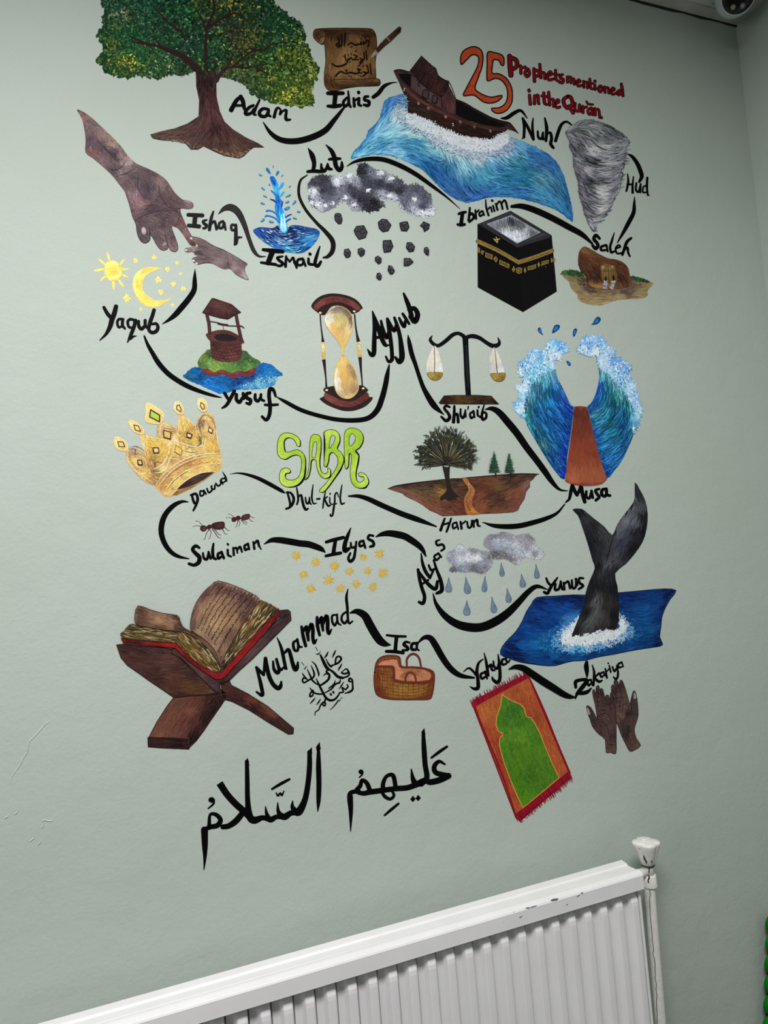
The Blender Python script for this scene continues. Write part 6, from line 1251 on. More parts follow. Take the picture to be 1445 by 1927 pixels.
# ================================================================== mural, lower middle
C_ = Fr(205, 740, 445, 960)
def crown():
    S = SS(C_)
    m = Motif('golden_crown_painting', 'painted golden crown tilted with diamond gems, one lime green', 'mural picture', (320, 850), gain=.95)
    body = C_(195,640, 260,605, 340,600, 400,660, 410,690, 385,600, 345,480, 380,458, 440,470, 560,505, 540,440, 555,350, 610,320, 680,345, 770,380, 780,290, 800,240, 850,240, 960,350, 1000,330, 1010,270, 1070,225, 1130,220, 1190,280, 1215,370, 1230,480, 1270,680, 1275,840, 1220,890, 1060,1000, 920,1090, 760,1160, 650,1175, 590,1130, 510,1050, 400,1000, 280,880, 210,790, 192,710)
    cols = S(230,680,(190,150,100), 300,640,(120,90,80), 350,630,(210,180,120), 280,760,(240,200,110), 340,830,(200,160,90), 260,820,(220,180,110), 400,760,(190,150,80), 400,900,(230,190,100), 380,540,(236,200,110), 450,560,(226,184,80), 560,580,(220,180,80), 620,640,(226,184,90), 460,650,(190,150,70), 530,760,(150,114,60), 590,740,(200,160,80), 470,800,(160,120,70), 520,830,(140,106,60), 600,850,(240,210,140), 480,960,(170,130,80), 540,940,(150,110,60), 600,940,(190,150,90), 690,820,(220,180,110), 720,760,(190,150,90), 580,400,(200,164,110), 640,360,(214,180,120), 720,400,(180,140,90), 740,500,(240,210,150), 840,300,(226,190,100), 850,380,(210,170,80), 820,500,(190,150,70), 900,430,(160,120,60), 960,450,(214,170,80), 960,540,(226,184,80), 1020,520,(110,84,50), 900,600,(170,134,80), 800,640,(230,190,100), 900,650,(240,210,130), 1030,620,(230,190,110), 1040,330,(130,100,80), 1100,260,(214,176,110), 1170,330,(190,150,90), 1100,400,(220,180,100), 1180,480,(190,150,80), 1120,560,(230,190,90), 1180,600,(220,180,90), 1060,520,(210,170,90),
             1220,640,(190,140,80), 700,900,(220,170,100), 780,880,(196,136,80), 900,810,(190,120,70), 1000,770,(206,150,84), 1150,740,(220,180,90), 1240,760,(230,196,120), 640,1000,(190,140,80), 600,1080,(196,140,80), 660,1080,(226,184,90), 760,1000,(236,200,110), 900,900,(240,204,110), 1080,850,(240,204,110), 1230,850,(200,160,90), 650,1150,(220,180,120), 900,1080,(170,124,70), 1100,970,(150,110,60))
    g = [C_(240,650, 260,760, 400,900, 500,1000), C_(400,520, 470,700, 500,850), C_(680,560, 620,720, 540,800), C_(560,1040, 700,880, 900,780, 1250,730), C_(650,1130, 760,980, 950,870, 1260,820), C_(800,300, 820,450, 900,560, 1020,580), C_(860,280, 960,380, 1040,480), C_(1090,240, 1180,400, 1230,620), C_(600,350, 640,420, 720,500), C_(700,1160, 900,1080, 1150,940)]
    def f(p):
        p.poly(body, (220, 180, 96), smooth=2)
        p.hatch(body, 3000, 8, 2.1, cols, g, jit=7, smooth=2, wob=.35)
        p.hatch(body, 900, 6, 1.2, [(x, y, tuple(min(250, v * 1.15 + 12) for v in c)) for x, y, c in cols], g, jit=10, smooth=2, wob=.5)
        p.hatch(body, 300, 6, 1.0, [(x, y, tuple(v * .78 for v in c)) for x, y, c in cols], g, jit=10, smooth=2, wob=.5)
    m.part('band_and_points', f, M_GOLD)
    def hole(p):
        q = C_(770,1090, 840,1010, 930,950, 1040,905, 1150,885, 1190,888, 1120,945, 1020,1010, 900,1060)
        p.poly(q, (62, 44, 42), smooth=3); p.hatch(q, 260, 9, 1.8, S(850,1040,(52,36,36), 950,960,(78,58,54), 1100,910,(60,44,42), 1000,1000,(70,50,44)), [C_(780,1085, 950,970, 1170,890)], jit=6, smooth=3)
        q2 = C_(710,1160, 770,1100, 900,1065, 1030,1015, 1130,945, 1215,888, 1080,990, 920,1085, 770,1155); p.poly(q2, (186, 140, 84)); p.hatch(q2, 160, 12, 1.3, S(800,1110,(150,110,64), 1100,980,(206,164,100)), [C_(720,1150, 1000,1030, 1200,900)], jit=18)
    m.part('inner_opening', hole, lvl=.0006)
    def lines(p):
        L = (240, 222, 186); D = (132, 98, 62)
        for P, w, c in (((215,650, 215,770, 300,880, 400,950, 500,1020), 1.6, L), ((240,660, 245,760, 330,870),.8,D), ((270,700, 300,800, 350,850, 435,885), 1.4, L), ((435,885, 410,760, 340,715, 280,705), 1.2, L), ((210,635, 260,615, 340,640, 420,690),2.0,(210,196,180)), ((225,620, 300,600, 370,630, 425,680),1.0,D), ((355,480, 385,600, 420,700),1.6,L), ((395,480, 405,580, 440,700),1.0,L), ((380,480, 480,505, 570,520, 700,545),1.4,L),
                        ((700,545, 670,690, 620,790, 540,850, 490,860),2.2,L), ((520,900, 590,895, 650,850, 680,760, 700,735, 800,755),2.2,L), ((500,850, 520,890, 580,880),1.2,D), ((710,540, 800,560, 900,595, 1000,610, 1050,590, 1065,510),2.0,L), ((1075,630, 1090,540, 1100,510),1.6,L), ((545,500, 545,400, 575,345),1.6,(196,160,120)), ((580,490, 580,400, 610,350, 690,370, 780,400),1.6,L), ((610,480, 605,410, 640,395, 710,420, 720,500),1.0,(150,116,84)), ((790,290, 790,400, 795,440),1.4,L), ((800,260, 880,290, 990,390),1.4,L), ((990,330, 1010,400, 1050,470),1.6,(196,170,140)), ((1010,300, 1040,250, 1090,235),1.6,(224,206,180)), ((1045,460, 1020,360, 1050,270, 1090,240),2.2,(124,92,72)), ((1090,320, 1120,420, 1185,500, 1190,400, 1150,330, 1100,290),1.2,L), ((1110,240, 1180,310, 1210,420),1.2,D), ((1210,400, 1225,500, 1250,640),1.4,L),
                        ((530,1030, 640,900, 780,790, 930,720, 1100,690, 1270,680),2.0,L), ((560,1055, 660,930, 800,820, 950,750, 1110,715, 1270,715),1.4,L), ((650,1110, 700,1020, 800,930, 920,860, 1080,815, 1270,800),1.6,L), ((590,1040, 690,920, 830,820, 1000,750),1.0,D), ((700,1160, 790,1060, 900,970, 1040,905, 1200,885),2.0,L), ((660,1090, 760,970, 880,890),.9,D), ((850,650, 930,670, 1020,660),1.0,D), ((830,710, 920,700, 1050,650),1.4,L), ((500,850, 540,780, 600,790),1.2,(110,84,50)), ((1020,520, 1045,560, 1000,600),2,(104,80,48)), ((500,1040, 400,990, 300,900),1.2,(232,206,150)), ((740,720, 850,700, 840,600),1.2,L)):
            p.line(C_(*P), (w * .5, w, w * .5), c)
    m.part('filigree_lines', lines, M_GOLD, lvl=.0006)
    def gem(x, y, a, b, tilt, outer, inner, frame=None, w=1.6):
        def fn(p):
            t = math.radians(tilt); R = np.array([[math.cos(t), -math.sin(t)], [math.sin(t), math.cos(t)]])
            q = np.array([[0, -b], [a, 0], [0, b], [-a, 0]]) @ R.T + (x, y)
            if outer:
                o = np.array([[0, -b * outer - 8], [a * outer, 0], [0, b * outer], [-a * outer, 0]]) @ R.T + (x, y)
                p.poly(C_(*catmull(o, 3, True).ravel()), (240, 206, 130)); p.outline(C_(*o.ravel()), 1.0, (244, 226, 180))
            p.poly(C_(*q.ravel()), inner); p.outline(C_(*q.ravel()), w, frame or (46, 30, 20))
        m.part('gem', fn, M_GOLD, lvl=.0006, label='lime green gem' if inner[0] < 200 else None)
    def pts(P, frame, inner, w, outer=None):
        def fn(p):
            if outer is not None:
                o = C_(*outer); p.poly(o, (238, 204, 124), smooth=3); p.outline(o, 1.1, (246, 228, 178), smooth=3); c = o.mean(0)
                p.hatch(o, 60, 6, 1.2, [(*o[0], (250,226,150)), (*o[len(o) // 2], (214,176,96))], [[c - (2, 6), c + (2, 6)]], jit=14, smooth=3)
            q = C_(*P); p.poly(q, inner); p.outline(q, w, frame)
        m.part('gem', fn, M_GOLD, lvl=.0006, label='lime green gem' if inner[0] < 200 else None)
    K = (44, 28, 22); I2 = (236, 204, 124)
    pts((100,550, 160,555, 178,608, 115,605), K, I2, 1.7, (55,510, 110,500, 180,540, 212,600, 200,650, 110,640, 65,590))
    pts((280,360, 335,372, 358,432, 300,420), K, I2, 1.7, (222,308, 290,320, 360,370, 395,430, 370,465, 290,440, 250,390))
    pts((472,188, 575,252, 572,325, 462,270), K, (176, 206, 60), 2.6, (425,110, 520,150, 620,230, 600,320, 560,352, 480,340, 415,310, 420,210))
    pts((770,140, 795,135, 818,185, 808,212, 765,180), K, I2, 1.7, (770,88, 815,120, 845,190, 835,235, 780,230, 735,180, 745,120))
    pts((1040,105, 1075,130, 1080,175, 1060,185, 1035,150), K, I2, 1.7, (1030,55, 1080,75, 1112,130, 1110,190, 1060,210, 1010,160, 1005,90))
    pts((500,620, 560,620, 565,675, 510,678), K, I2, 2.0); pts((325,760, 370,762, 378,812, 330,808), K, I2, 2.2); pts((620,420, 700,445, 697,520, 622,500), (50,32,26), (226,184,90), 2.0)
    pts((755,590, 828,640, 815,708, 745,665), (150,104,50), (230,192,100), 1.2); pts((885,450, 938,470, 928,510, 882,495), (38,24,20), (244,214,140), 2.2); pts((1135,385, 1175,420, 1160,455, 1125,430), K, (244,220,150), 1.6)
    for x, y, r, c in ((877,842,17,(140,200,40)), (670,695,10,(196,214,60)), (885,615,13,(206,214,80)), (958,800,9,(240,214,60)), (1030,785,7,(240,214,60)), (1118,775,8,(230,214,70)), (1195,765,7,(236,214,80)), (790,890,9,(236,204,60)), (718,960,7,(236,204,60)), (672,1000,7,(236,214,60)), (645,1045,9,(236,224,60)), (720,715,9,(220,214,70))):
        m.part('bead', lambda p: p.ell(*C_(x, y)[0], r * .17, r * .15, c, 0, 8), M_GOLD, lvl=.0006)
crown()
word('painted_name', 'small black hand-painted name slanting up below the golden crown', C_, [
    [((30,36,38), 940,1150, 950,1200, 968,1245), ((34,36,40,36,26), 930,1155, 985,1140, 1005,1200, 985,1270, 955,1330)],
    [((24,26,26,26,24), 1072,1112, 1035,1110, 1036,1162, 1072,1150, 1074,1112), ((26,24), 1074,1100, 1100,1142)],
    [((24,28,26,26,24), 1110,1080, 1130,1125, 1165,1100, 1160,1060, 1165,1050), ((24,26,24), 1165,1085, 1195,1085, 1200,1040)],
    [((22,26,24,22), 1210,1020, 1235,1050, 1265,1030, 1262,990), ((22,20), 1262,990, 1290,1030)],
    [((22,24,24,22,22), 1312,962, 1272,975, 1284,1012, 1322,992, 1314,962), ((8,22,26,24), 1285,888, 1310,930, 1325,960, 1332,995)]], w=.58)
A_ = Fr(280, 870, 560, 1080)
swash('thin black brush line from the crown to the lime green word', A_, (4,14,26,36,40,38,34,12), 788,115, 860,105, 950,118, 1060,155, 1160,205, 1250,255, 1290,278, 1320,298)
swash('black C-shaped brush line from below the crown round to left of the ants', A_, (10,30,46,52,56,54,50,44,34,10), 382,385, 320,382, 240,420, 165,500, 128,590, 122,690, 155,790, 215,870, 290,915, 390,937)
def ants():
    for sc_, ox, oy, lab in ((1, 0, 0, 'larger dark brown painted ant, the left one of the two'), (2, 0, 0, 'smaller dark brown painted ant, the right one of the two')):
        B = (62, 32, 36)
        if sc_ == 1:
            m = Motif('painted_ant', lab, 'mural picture', (398, 995), gain=.95)
            m.part('leg', lambda p: p.line(A_(585,655, 560,690, 545,740, 530,750), (1.4, 1.2, 1, .8), B)); m.part('leg', lambda p: p.line(A_(590,655, 605,680, 590,735, 578,745), (1.4, 1.2, 1, .8), B))
            m.part('leg', lambda p: p.line(A_(615,645, 640,680, 670,725, 698,738), (1.8, 1.6, 1.2, .8), B)); m.part('leg', lambda p: p.line(A_(635,645, 655,670, 680,700, 702,705), (1.6, 1.4, 1, .8), B))
            m.part('leg', lambda p: p.line(A_(715,645, 730,680, 745,698, 762,695), (1.6, 1.2, .9, .7), B)); m.part('leg', lambda p: p.line(A_(730,625, 755,650, 770,662, 788,660), (1.6, 1.2, .9, .7), B))
            m.part('body', lambda p: (p.ell(*A_(530,642)[0], 6.4, 6, B, 0), p.ell(*A_(585,628)[0], 5.6, 4.2, B, -30), p.poly(A_(610,600, 650,582, 720,575, 738,600, 730,640, 690,655, 640,650, 610,635), B, smooth=3), p.ell(*A_(535,645)[0], 3, 3.4, (98, 50, 54)), p.ell(*A_(680,612)[0], 7, 4, (80, 42, 46), -10), p.line(A_(628,595, 640,640), .8, (40, 20, 24)), p.line(A_(655,590, 665,645), .8, (40, 20, 24))))
            for q in ((518,612, 490,580, 455,568), (505,622, 465,615, 428,624)): m.part('antenna', lambda p: p.line(A_(*q), (1.2, .8, .8), B))
        else:
            m = Motif('painted_ant', lab, 'mural picture', (452, 978), gain=.95)
            for q in ((868,565, 885,590, 870,628), (862,565, 855,610, 838,635), (895,560, 925,590, 948,608), (905,560, 935,575, 960,592), (975,548, 995,570, 1012,575), (980,520, 1005,535, 1026,538)): m.part('leg', lambda p: p.line(A_(*q), (1.3, 1.0, .7), B))
            m.part('body', lambda p: (p.ell(*A_(828,555)[0], 5.2, 4.6, B, -30), p.ell(*A_(868,540)[0], 4.8, 4.4, B), p.poly(A_(893,540, 915,512, 960,500, 982,510, 975,545, 935,562, 900,555), B, smooth=3), p.ell(*A_(940,532)[0], 6, 3.4, (92, 46, 50), -15)))
            for q in ((820,530, 795,505, 768,500), (808,545, 780,535, 750,540)): m.part('antenna', lambda p: p.line(A_(*q), (1.1, .7, .7), B))
ants()
word('painted_name', 'black hand-painted name under the two ants', A_, [
    [((26,34,36,40,44,44,34,30), 490,830, 455,812, 425,845, 455,885, 490,920, 485,970, 440,998, 390,985)],
    [((20,28,30,26), 525,880, 535,930, 565,940, 580,885), ((24,26), 580,870, 600,935)],
    [((20,30,32,26), 628,790, 620,850, 625,920, 650,940)],
    [((26,28,28,26), 705,875, 672,890, 675,935, 705,915), ((28,28), 705,870, 728,930)],
    [((24,26,20), 765,850, 770,900, 800,915), ((22,22), 765,792, 770,800)],
    [((22,26), 820,830, 825,900), ((18,22,18), 828,840, 850,830, 860,880), ((18,26,20), 862,850, 885,820, 905,870)],
    [((24,26,26,24), 960,795, 930,810, 935,850, 962,840), ((26,22), 962,790, 975,845)],
    [((22,26), 1015,775, 1025,840), ((20,28,24,10), 1025,790, 1055,762, 1070,810, 1092,848)]], w=.68)
L_ = Fr(490, 970, 760, 1130)
swash('black brush line between the ants and the gold stars', L_, (10,46,62,66,66,66,62,50,14), 38,288, 110,250, 190,248, 290,262, 390,280, 480,290, 560,315, 615,340, 650,370)
word('painted_name', 'black hand-painted name directly above the gold stars', L_, [
    [((30,36,34), 662,268, 740,245, 835,222), ((36,38,40), 755,250, 745,310, 735,375), ((28,34,32), 658,408, 730,392, 808,378)],
    [((10,34,44,46,34), 910,125, 880,200, 850,290, 850,355, 890,335)],
    [((20,26,26), 910,275, 915,320, 945,320), ((22,26,30,34,26,22), 965,265, 955,350, 940,430, 905,462, 885,430, 905,380)],
    [((24,26,26,24), 1035,255, 1000,268, 1000,310, 1035,300), ((26,24), 1035,255, 1055,325)],
    [((24,26,28,30,30,26), 1135,205, 1095,200, 1085,235, 1130,260, 1140,300, 1105,315)]], w=.72)
def stars():
    m = Motif('painted_gold_stars', 'painted cluster of fourteen mustard gold stars above the open book', 'mural picture', (635, 1075), gain=1.0)
    for x, y, r in ((358,400,52), (558,468,55), (745,508,58), (1035,418,44), (1200,385,56), (435,592,50), (688,650,60), (895,567,48), (1082,558,46), (1235,578,58), (510,738,50), (806,735,52), (965,688,48), (1132,722,54)):
        def st(p):
            c = L_(x, y)[0]; n = int(RNG.integers(8, 11)); a0 = RNG.random() * 6
            for k in range(n):
                a = a0 + k * 2 * math.pi / n + RNG.uniform(-.15, .15); L = r * L_.k * RNG.uniform(.75, 1.08)
                p.line([c, c + L * np.array([math.cos(a), math.sin(a)])], [3.6, 1.2], (206, 170, 76))
            p.ell(*c, r * .1, r * .1, (214, 178, 80), 0, 12)
            t = np.linspace(0, 6.28, 9); p.puff(c + np.column_stack([np.cos(t), np.sin(t)]) * r * .12, 22, 3, 1, [(c[0], c[1], (222, 190, 96)), (c[0] + 4, c[1], (196, 156, 60))], jit=14)
        m.part('star', st, M_GOLD)
stars()
swash('black arching brush line from above the gold stars toward the rain cloud', L_, (12,44,62,70,70,68,60,44,16), 1162,215, 1220,190, 1290,180, 1370,190, 1450,210, 1520,250, 1590,300, 1635,350, 1665,410)
V_ = Fr(500, 790, 720, 980)
def sabr():
    m = Motif('painted_word', 'large lime green four-letter painted word with black outline', 'lettering', (608, 862), gain=.97)
    Gc = (172, 206, 66)
    s_ = V_(425,300, 420,325, 390,325, 375,290, 350,250, 310,225, 260,225, 228,260, 225,320, 240,395, 290,395, 370,370, 420,380, 465,420, 490,490, 485,600, 470,700, 430,770, 370,815, 290,832, 220,815, 175,760, 170,680, 190,620, 235,595, 285,605, 305,635, 285,658, 250,662, 238,690, 260,735, 330,745, 390,720, 425,660, 440,580, 440,500, 420,450, 370,435, 310,450, 250,485, 200,480, 155,440, 140,370, 148,270, 180,195, 240,162, 320,170, 385,205, 420,250)
    a_ = V_(470,738, 500,700, 530,600, 540,480, 538,350, 550,240, 575,190, 620,180, 665,200, 682,260, 680,380, 665,500, 672,600, 700,655, 740,665, 768,640, 765,595, 795,610, 800,660, 785,705, 730,725, 680,700, 645,640, 625,560, 620,500, 565,498, 552,600, 530,690, 500,730)
    b_ = V_(720,155, 760,130, 820,122, 880,145, 912,200, 910,280, 880,355, 930,400, 960,460, 960,520, 920,610, 850,720, 770,830, 710,892, 665,890, 670,860, 740,790, 820,680, 880,570, 888,480, 860,425, 820,402, 785,430, 775,500, 755,570, 735,580, 718,560, 725,450, 735,330, 730,230)
    r_ = V_(980,590, 1000,598, 1020,560, 1025,480, 1030,420, 1050,420, 1060,500, 1045,600, 1045,700, 1065,780, 1110,830, 1170,845, 1230,830, 1268,780, 1260,720, 1225,670, 1170,650, 1145,670, 1160,700, 1205,705, 1215,730, 1190,765, 1140,765, 1115,720, 1118,620, 1140,500, 1145,440, 1105,385, 1160,340, 1200,260, 1195,180, 1150,125, 1070,100, 1010,115, 975,160, 968,260, 972,400)
    K = (14, 16, 12); BGc = None
    for P, sh, holes, w in ((s_, (430,440, 482,520, 478,640, 455,740, 395,800), (), 0), (a_, None, ((605,275, 630,290, 615,455, 570,455, 585,310),), 0), (b_, (732,150, 728,330, 726,560), ((815,195, 855,205, 850,260, 810,330, 785,352, 795,250),), 0), (r_, (1130,400, 1142,480, 1122,600, 1118,700), ((1065,170, 1108,210, 1095,270, 1040,330, 1032,230),), 0)):
        def f(p):
            p.poly(P + (1.6, 1.2), K, smooth=3)
            p.poly(P, Gc, smooth=3)
            p.hatch(P, 420, 7, 2.0, [(*P[0], (186,216,80)), (*P[len(P) // 4], (164,200,52)), (*P[len(P) // 2], (196,222,96)), (*P[3 * len(P) // 4], (150,192,48))], [P[:len(P) // 2], P[len(P) // 2:]], jit=8, smooth=3)
            p.outline(P, 1.15, K, smooth=3)
            for h in holes:
                hq = V_(*h); p.poly(hq, (178, 190, 180), smooth=3); p.outline(hq, 1.1, K, smooth=3)
        m.part('letter', f)
    for P, w in (((478,480, 488,560, 482,660, 455,750, 390,812, 300,835), (2, 4, 4.5, 4, 2)), ((728,160, 732,250, 726,400, 722,540), (5, 5.4, 3.4, 1.6)), ((965,500, 925,610, 850,725, 770,835), (2, 4, 3, 1)), ((1115,392, 1145,440, 1140,520, 1120,620, 1118,710), (3, 4.5, 3.6, 1.5)), ((1270,770, 1235,835, 1175,848), (2.5, 3.5, 1.5)), ((912,215, 905,290, 888,345), (1.5, 3, 1.5)), ((230,250, 226,320, 245,392), (2.6, 3.2, 1))):
        m.part('drop_shade', lambda p: p.line(V_(*P), w, K), M_BLACK)
sabr()
word('painted_name', 'black hand-painted hyphenated name under the lime green word', V_, [
    [((26,30,30,28), 265,895, 285,960, 300,1030, 300,1060), ((22,30,36,38,32,26), 255,895, 310,905, 345,970, 330,1040, 290,1085, 250,1100)],
    [((18,26,28,24), 382,840, 395,920, 400,990, 385,1045), ((20,28,34,36,34,20), 395,960, 435,930, 450,990, 470,1070, 495,1110, 525,1095)],
    [((20,26,26,20), 490,960, 500,1020, 525,1035, 540,975), ((20,22,18), 540,960, 545,1020, 562,1045)],
    [((12,22,24,20,14), 585,800, 575,880, 570,970, 590,1035, 625,1030)], [((24,26), 632,980, 665,975)],
    [((14,20,22,18), 738,890, 722,960, 712,1030, 705,1092), ((18,22,18), 760,950, 730,975, 725,985), ((22,28,26,18), 730,985, 755,1040, 775,1065, 800,1055)],
    [((18,20,16), 790,960, 792,1020, 812,1045), ((22,20), 795,912, 795,918)],
    [((14,18,22,24,28,24,18,24), 900,955, 880,900, 855,930, 852,1010, 838,1100, 825,1180, 800,1190, 800,1172), ((14,16,14), 815,1045, 850,1040, 878,1035)],
    [((14,22,24,24,18), 942,805, 928,890, 920,970, 935,1040, 972,1028)]], w=.68)
T_ = Fr(720, 790, 1020, 1010)
swash('long black brush line left of and below the brown landscape', T_, (16,34,44,48,48,50,48,14), -308,692, -220,692, -130,718, -40,760, 60,805, 180,855, 320,905, 485,967)
def land():
    S = SS(T_)
    m = Motif('painted_landscape', 'painted brown land with bare tree, two pines and winding path', 'mural picture', (870, 890), gain=1.04)
    P = T_(45,625, 120,600, 280,575, 440,555, 620,530, 720,528, 880,515, 1080,500, 1250,488, 1370,485, 1412,492, 1385,512, 1360,545, 1335,560, 1335,610, 1300,655, 1285,720, 1245,780, 1225,825, 1180,840, 1050,850, 880,855, 700,868, 540,875, 490,850, 420,820, 370,780, 330,755, 290,735, 240,712, 200,690, 180,670, 110,648)
    cols = S(80,625,(110,70,60), 180,600,(54,38,32), 180,640,(130,86,66), 300,600,(76,52,38), 300,660,(100,70,44), 420,580,(60,42,30), 420,680,(100,70,40), 500,640,(150,106,46), 520,590,(70,50,34), 300,715,(130,80,58), 420,760,(120,66,48), 460,820,(128,70,58), 560,850,(120,62,52), 560,780,(100,52,38), 700,820,(104,48,36), 700,740,(100,50,34), 740,640,(60,42,34), 680,590,(96,68,44), 660,560,(52,36,28), 700,660,(90,54,36), 860,560,(100,52,36), 900,620,(104,52,38), 850,700,(130,62,40), 950,560,(110,60,40), 1000,600,(110,74,44), 900,700,(90,46,34), 1000,680,(80,46,34), 1100,560,(56,36,28), 1150,600,(84,54,38), 1100,690,(120,66,40), 1200,680,(124,64,44), 950,790,(84,50,34), 1050,740,(70,44,32), 880,790,(140,72,40), 1000,830,(124,66,48), 1180,780,(118,62,52), 1250,560,(86,54,42), 1270,600,(130,90,80), 1300,520,(70,46,38), 1340,520,(60,40,34), 1250,700,(126,70,58), 1200,820,(130,72,60))
    cols = [(x, y, tuple(.82 * v + .18 * sum(c) / 3 for v in c)) for x, y, c in cols]
    def f(p):
        p.poly(P, (90, 56, 42)); p.hatch(P, 2600, 18, 2.4, cols, [T_(60,625, 300,660, 560,720, 740,800), T_(100,610, 400,580, 700,550), T_(300,740, 450,820, 560,870), T_(800,540, 1050,530, 1390,500), T_(840,760, 950,690, 1100,640, 1300,540), T_(860,840, 1050,790, 1240,700, 1330,560), T_(880,600, 1000,600, 1200,580)], jit=8)
        p.line(T_(45,625, 120,600, 280,575, 440,555, 560,540), (1, 3, 2.4, 1.6), (36, 26, 24)); p.line(T_(720,527, 880,515, 1080,500, 1250,490, 1412,492), (1, 1.8, 2.2, 2.2, 1.6), (38, 26, 24))
    m.part('brown_soil', f)
    m.part('winding_track', lambda p: (p.poly(T_(722,530, 762,530, 790,575, 830,620, 835,660, 812,720, 810,770, 840,820, 885,855, 770,860, 745,800, 738,740, 745,690, 775,640, 765,600, 740,565), (160, 100, 56), smooth=3), p.hatch(T_(728,535, 760,535, 790,580, 825,625, 830,660, 808,720, 806,770, 836,820, 870,850, 780,850, 752,800, 745,740, 752,690, 782,640, 770,600, 745,565), 160, 9, 1.8, S(750,550,(190,140,70), 800,640,(160,100,60), 770,740,(150,90,50), 820,840,(190,130,60)), [T_(745,535, 800,640, 770,720, 830,850)], jit=8),
        [p.line(T_(*q), .9, (40, 26, 20)) for q in ((748,545, 754,556), (764,572, 771,584), (780,595, 788,607), (797,625, 798,640), (797,655, 790,670), (784,682, 776,695), (770,705, 766,720), (762,735, 762,750), (764,765, 768,780), (774,792, 780,803), (786,815, 794,828), (800,838, 806,848))]), lvl=.0006)
    def tr(p):
        D = (40, 33, 31)
        p.poly(T_(538,410, 560,425, 600,425, 615,395, 608,440, 605,520, 615,600, 640,650, 690,695, 660,710, 680,730, 640,720, 600,735, 560,715, 530,738, 520,700, 560,665, 580,630, 570,560, 555,490), D, smooth=2)
        rs = random.Random(4)
        c = np.array([575, 400.0])
        for k in range(100):
            a = math.radians(-190 + 200 * (k + rs.random()) / 100.0); co, si = math.cos(a), math.sin(a)
            R = 1.0 / math.sqrt((co / 300) ** 2 + (si / 345) ** 2) * rs.uniform(.8, 1.03)
            if si > -.15: R *= .86
            e = c + R * np.array([co, si]); mid = c + R * .5 * np.array([co * .92, si * 1.06]) + np.array([rs.uniform(-14, 14), rs.uniform(-8, 8)])
            col = (34, 32, 28) if k % 3 else ((66, 58, 38) if k % 2 else (84, 78, 70))
            p.line(T_(*(c + rs.uniform(-18, 18) * np.array([1, 0])), *mid, *e), (2.4, 1.5, .8), col)
            for j in range(5):
                t = rs.uniform(.55, 1.0); b = mid + (e - mid) * (t * 2 - 1.05); aa = a + rs.choice((-1, 1)) * rs.uniform(.35, .8); L = rs.uniform(16, 42)
                q = b + L * np.array([math.cos(aa), math.sin(aa)])
                p.line(T_(*b, *q), (.9, 1.3), rs.choice(((34, 34, 28), (60, 66, 36), (40, 54, 34), (30, 28, 26))))
        for k in range(26):
            a = math.radians(-165 + 150 * rs.random()); R = rs.uniform(120, 230); b = c + .35 * R * np.array([math.cos(a), math.sin(a)]); e = c + R * np.array([math.cos(a), math.sin(a)])
            p.line(T_(*b, *(b + .5 * (e - b) + (5, 3)), *e), (.4, .9, .3), rs.choice(((120, 112, 84), (90, 80, 48), (104, 100, 92), (130, 124, 70))))
    m.part('bare_tree', tr, lvl=.0006)
    for x0, y0, x1, h in ((1003, 300, 58, 205), (1138, 315, 48, 190)):
        def pine(p):
            b = y0 + h - 45
            p.line(T_(x0 + 14, b - 5, x0 + 14, y0 + h), 2.4, (34, 26, 26))
            for i in range(6):
                yy = y0 + 8 + i * (b - y0 - 8) / 5.5; ww = 9 + x1 * .88 * (i / 5) ** .8
                q = T_(x0 - 6 + i * 1.6, yy - 22, x0 + ww * .6, yy + 8, x0 + ww, yy + 22, x0 + ww * .2, yy + 26, x0 - ww * .5, yy + 26, x0 - ww * .95, yy + 20, x0 - ww * .5, yy + 6)
                p.poly(q, (30, 58, 46)); p.puff(q, 26, 3.2, 1.2, [(*q[0], (40,74,56)), (*q[3], (70,104,74)), (*q[5], (24,48,38))], jit=12)
        m.part('pine_tree', pine, lvl=.0006)
land()
word('painted_name', 'black hand-painted name under the brown landscape', T_, [
    [((24,30,34), 562,895, 545,940, 525,1000), ((24,24), 548,950, 600,935), ((22,26,28,24), 620,895, 605,940, 590,985, 578,1015)],
    [((22,24,24,22), 665,930, 635,945, 640,985, 668,970), ((24,22), 668,930, 685,990)],
    [((26,30), 705,925, 715,985), ((20,22), 718,945, 750,920)],
    [((22,26,26,22), 765,925, 775,975, 800,970, 808,925), ((24,22), 808,915, 812,950)],
    [((24,26), 822,915, 825,970), ((22,28,28,16), 828,930, 855,905, 862,955, 885,965)]], w=.56)
swash('black brush line curving from below the landscape up to the red track', T_, (6,34,46,48,46,40,26,12), 903,928, 1000,958, 1110,968, 1230,962, 1350,935, 1480,895, 1580,845, 1650,765)
N_ = Fr(770, 960, 1110, 1200)
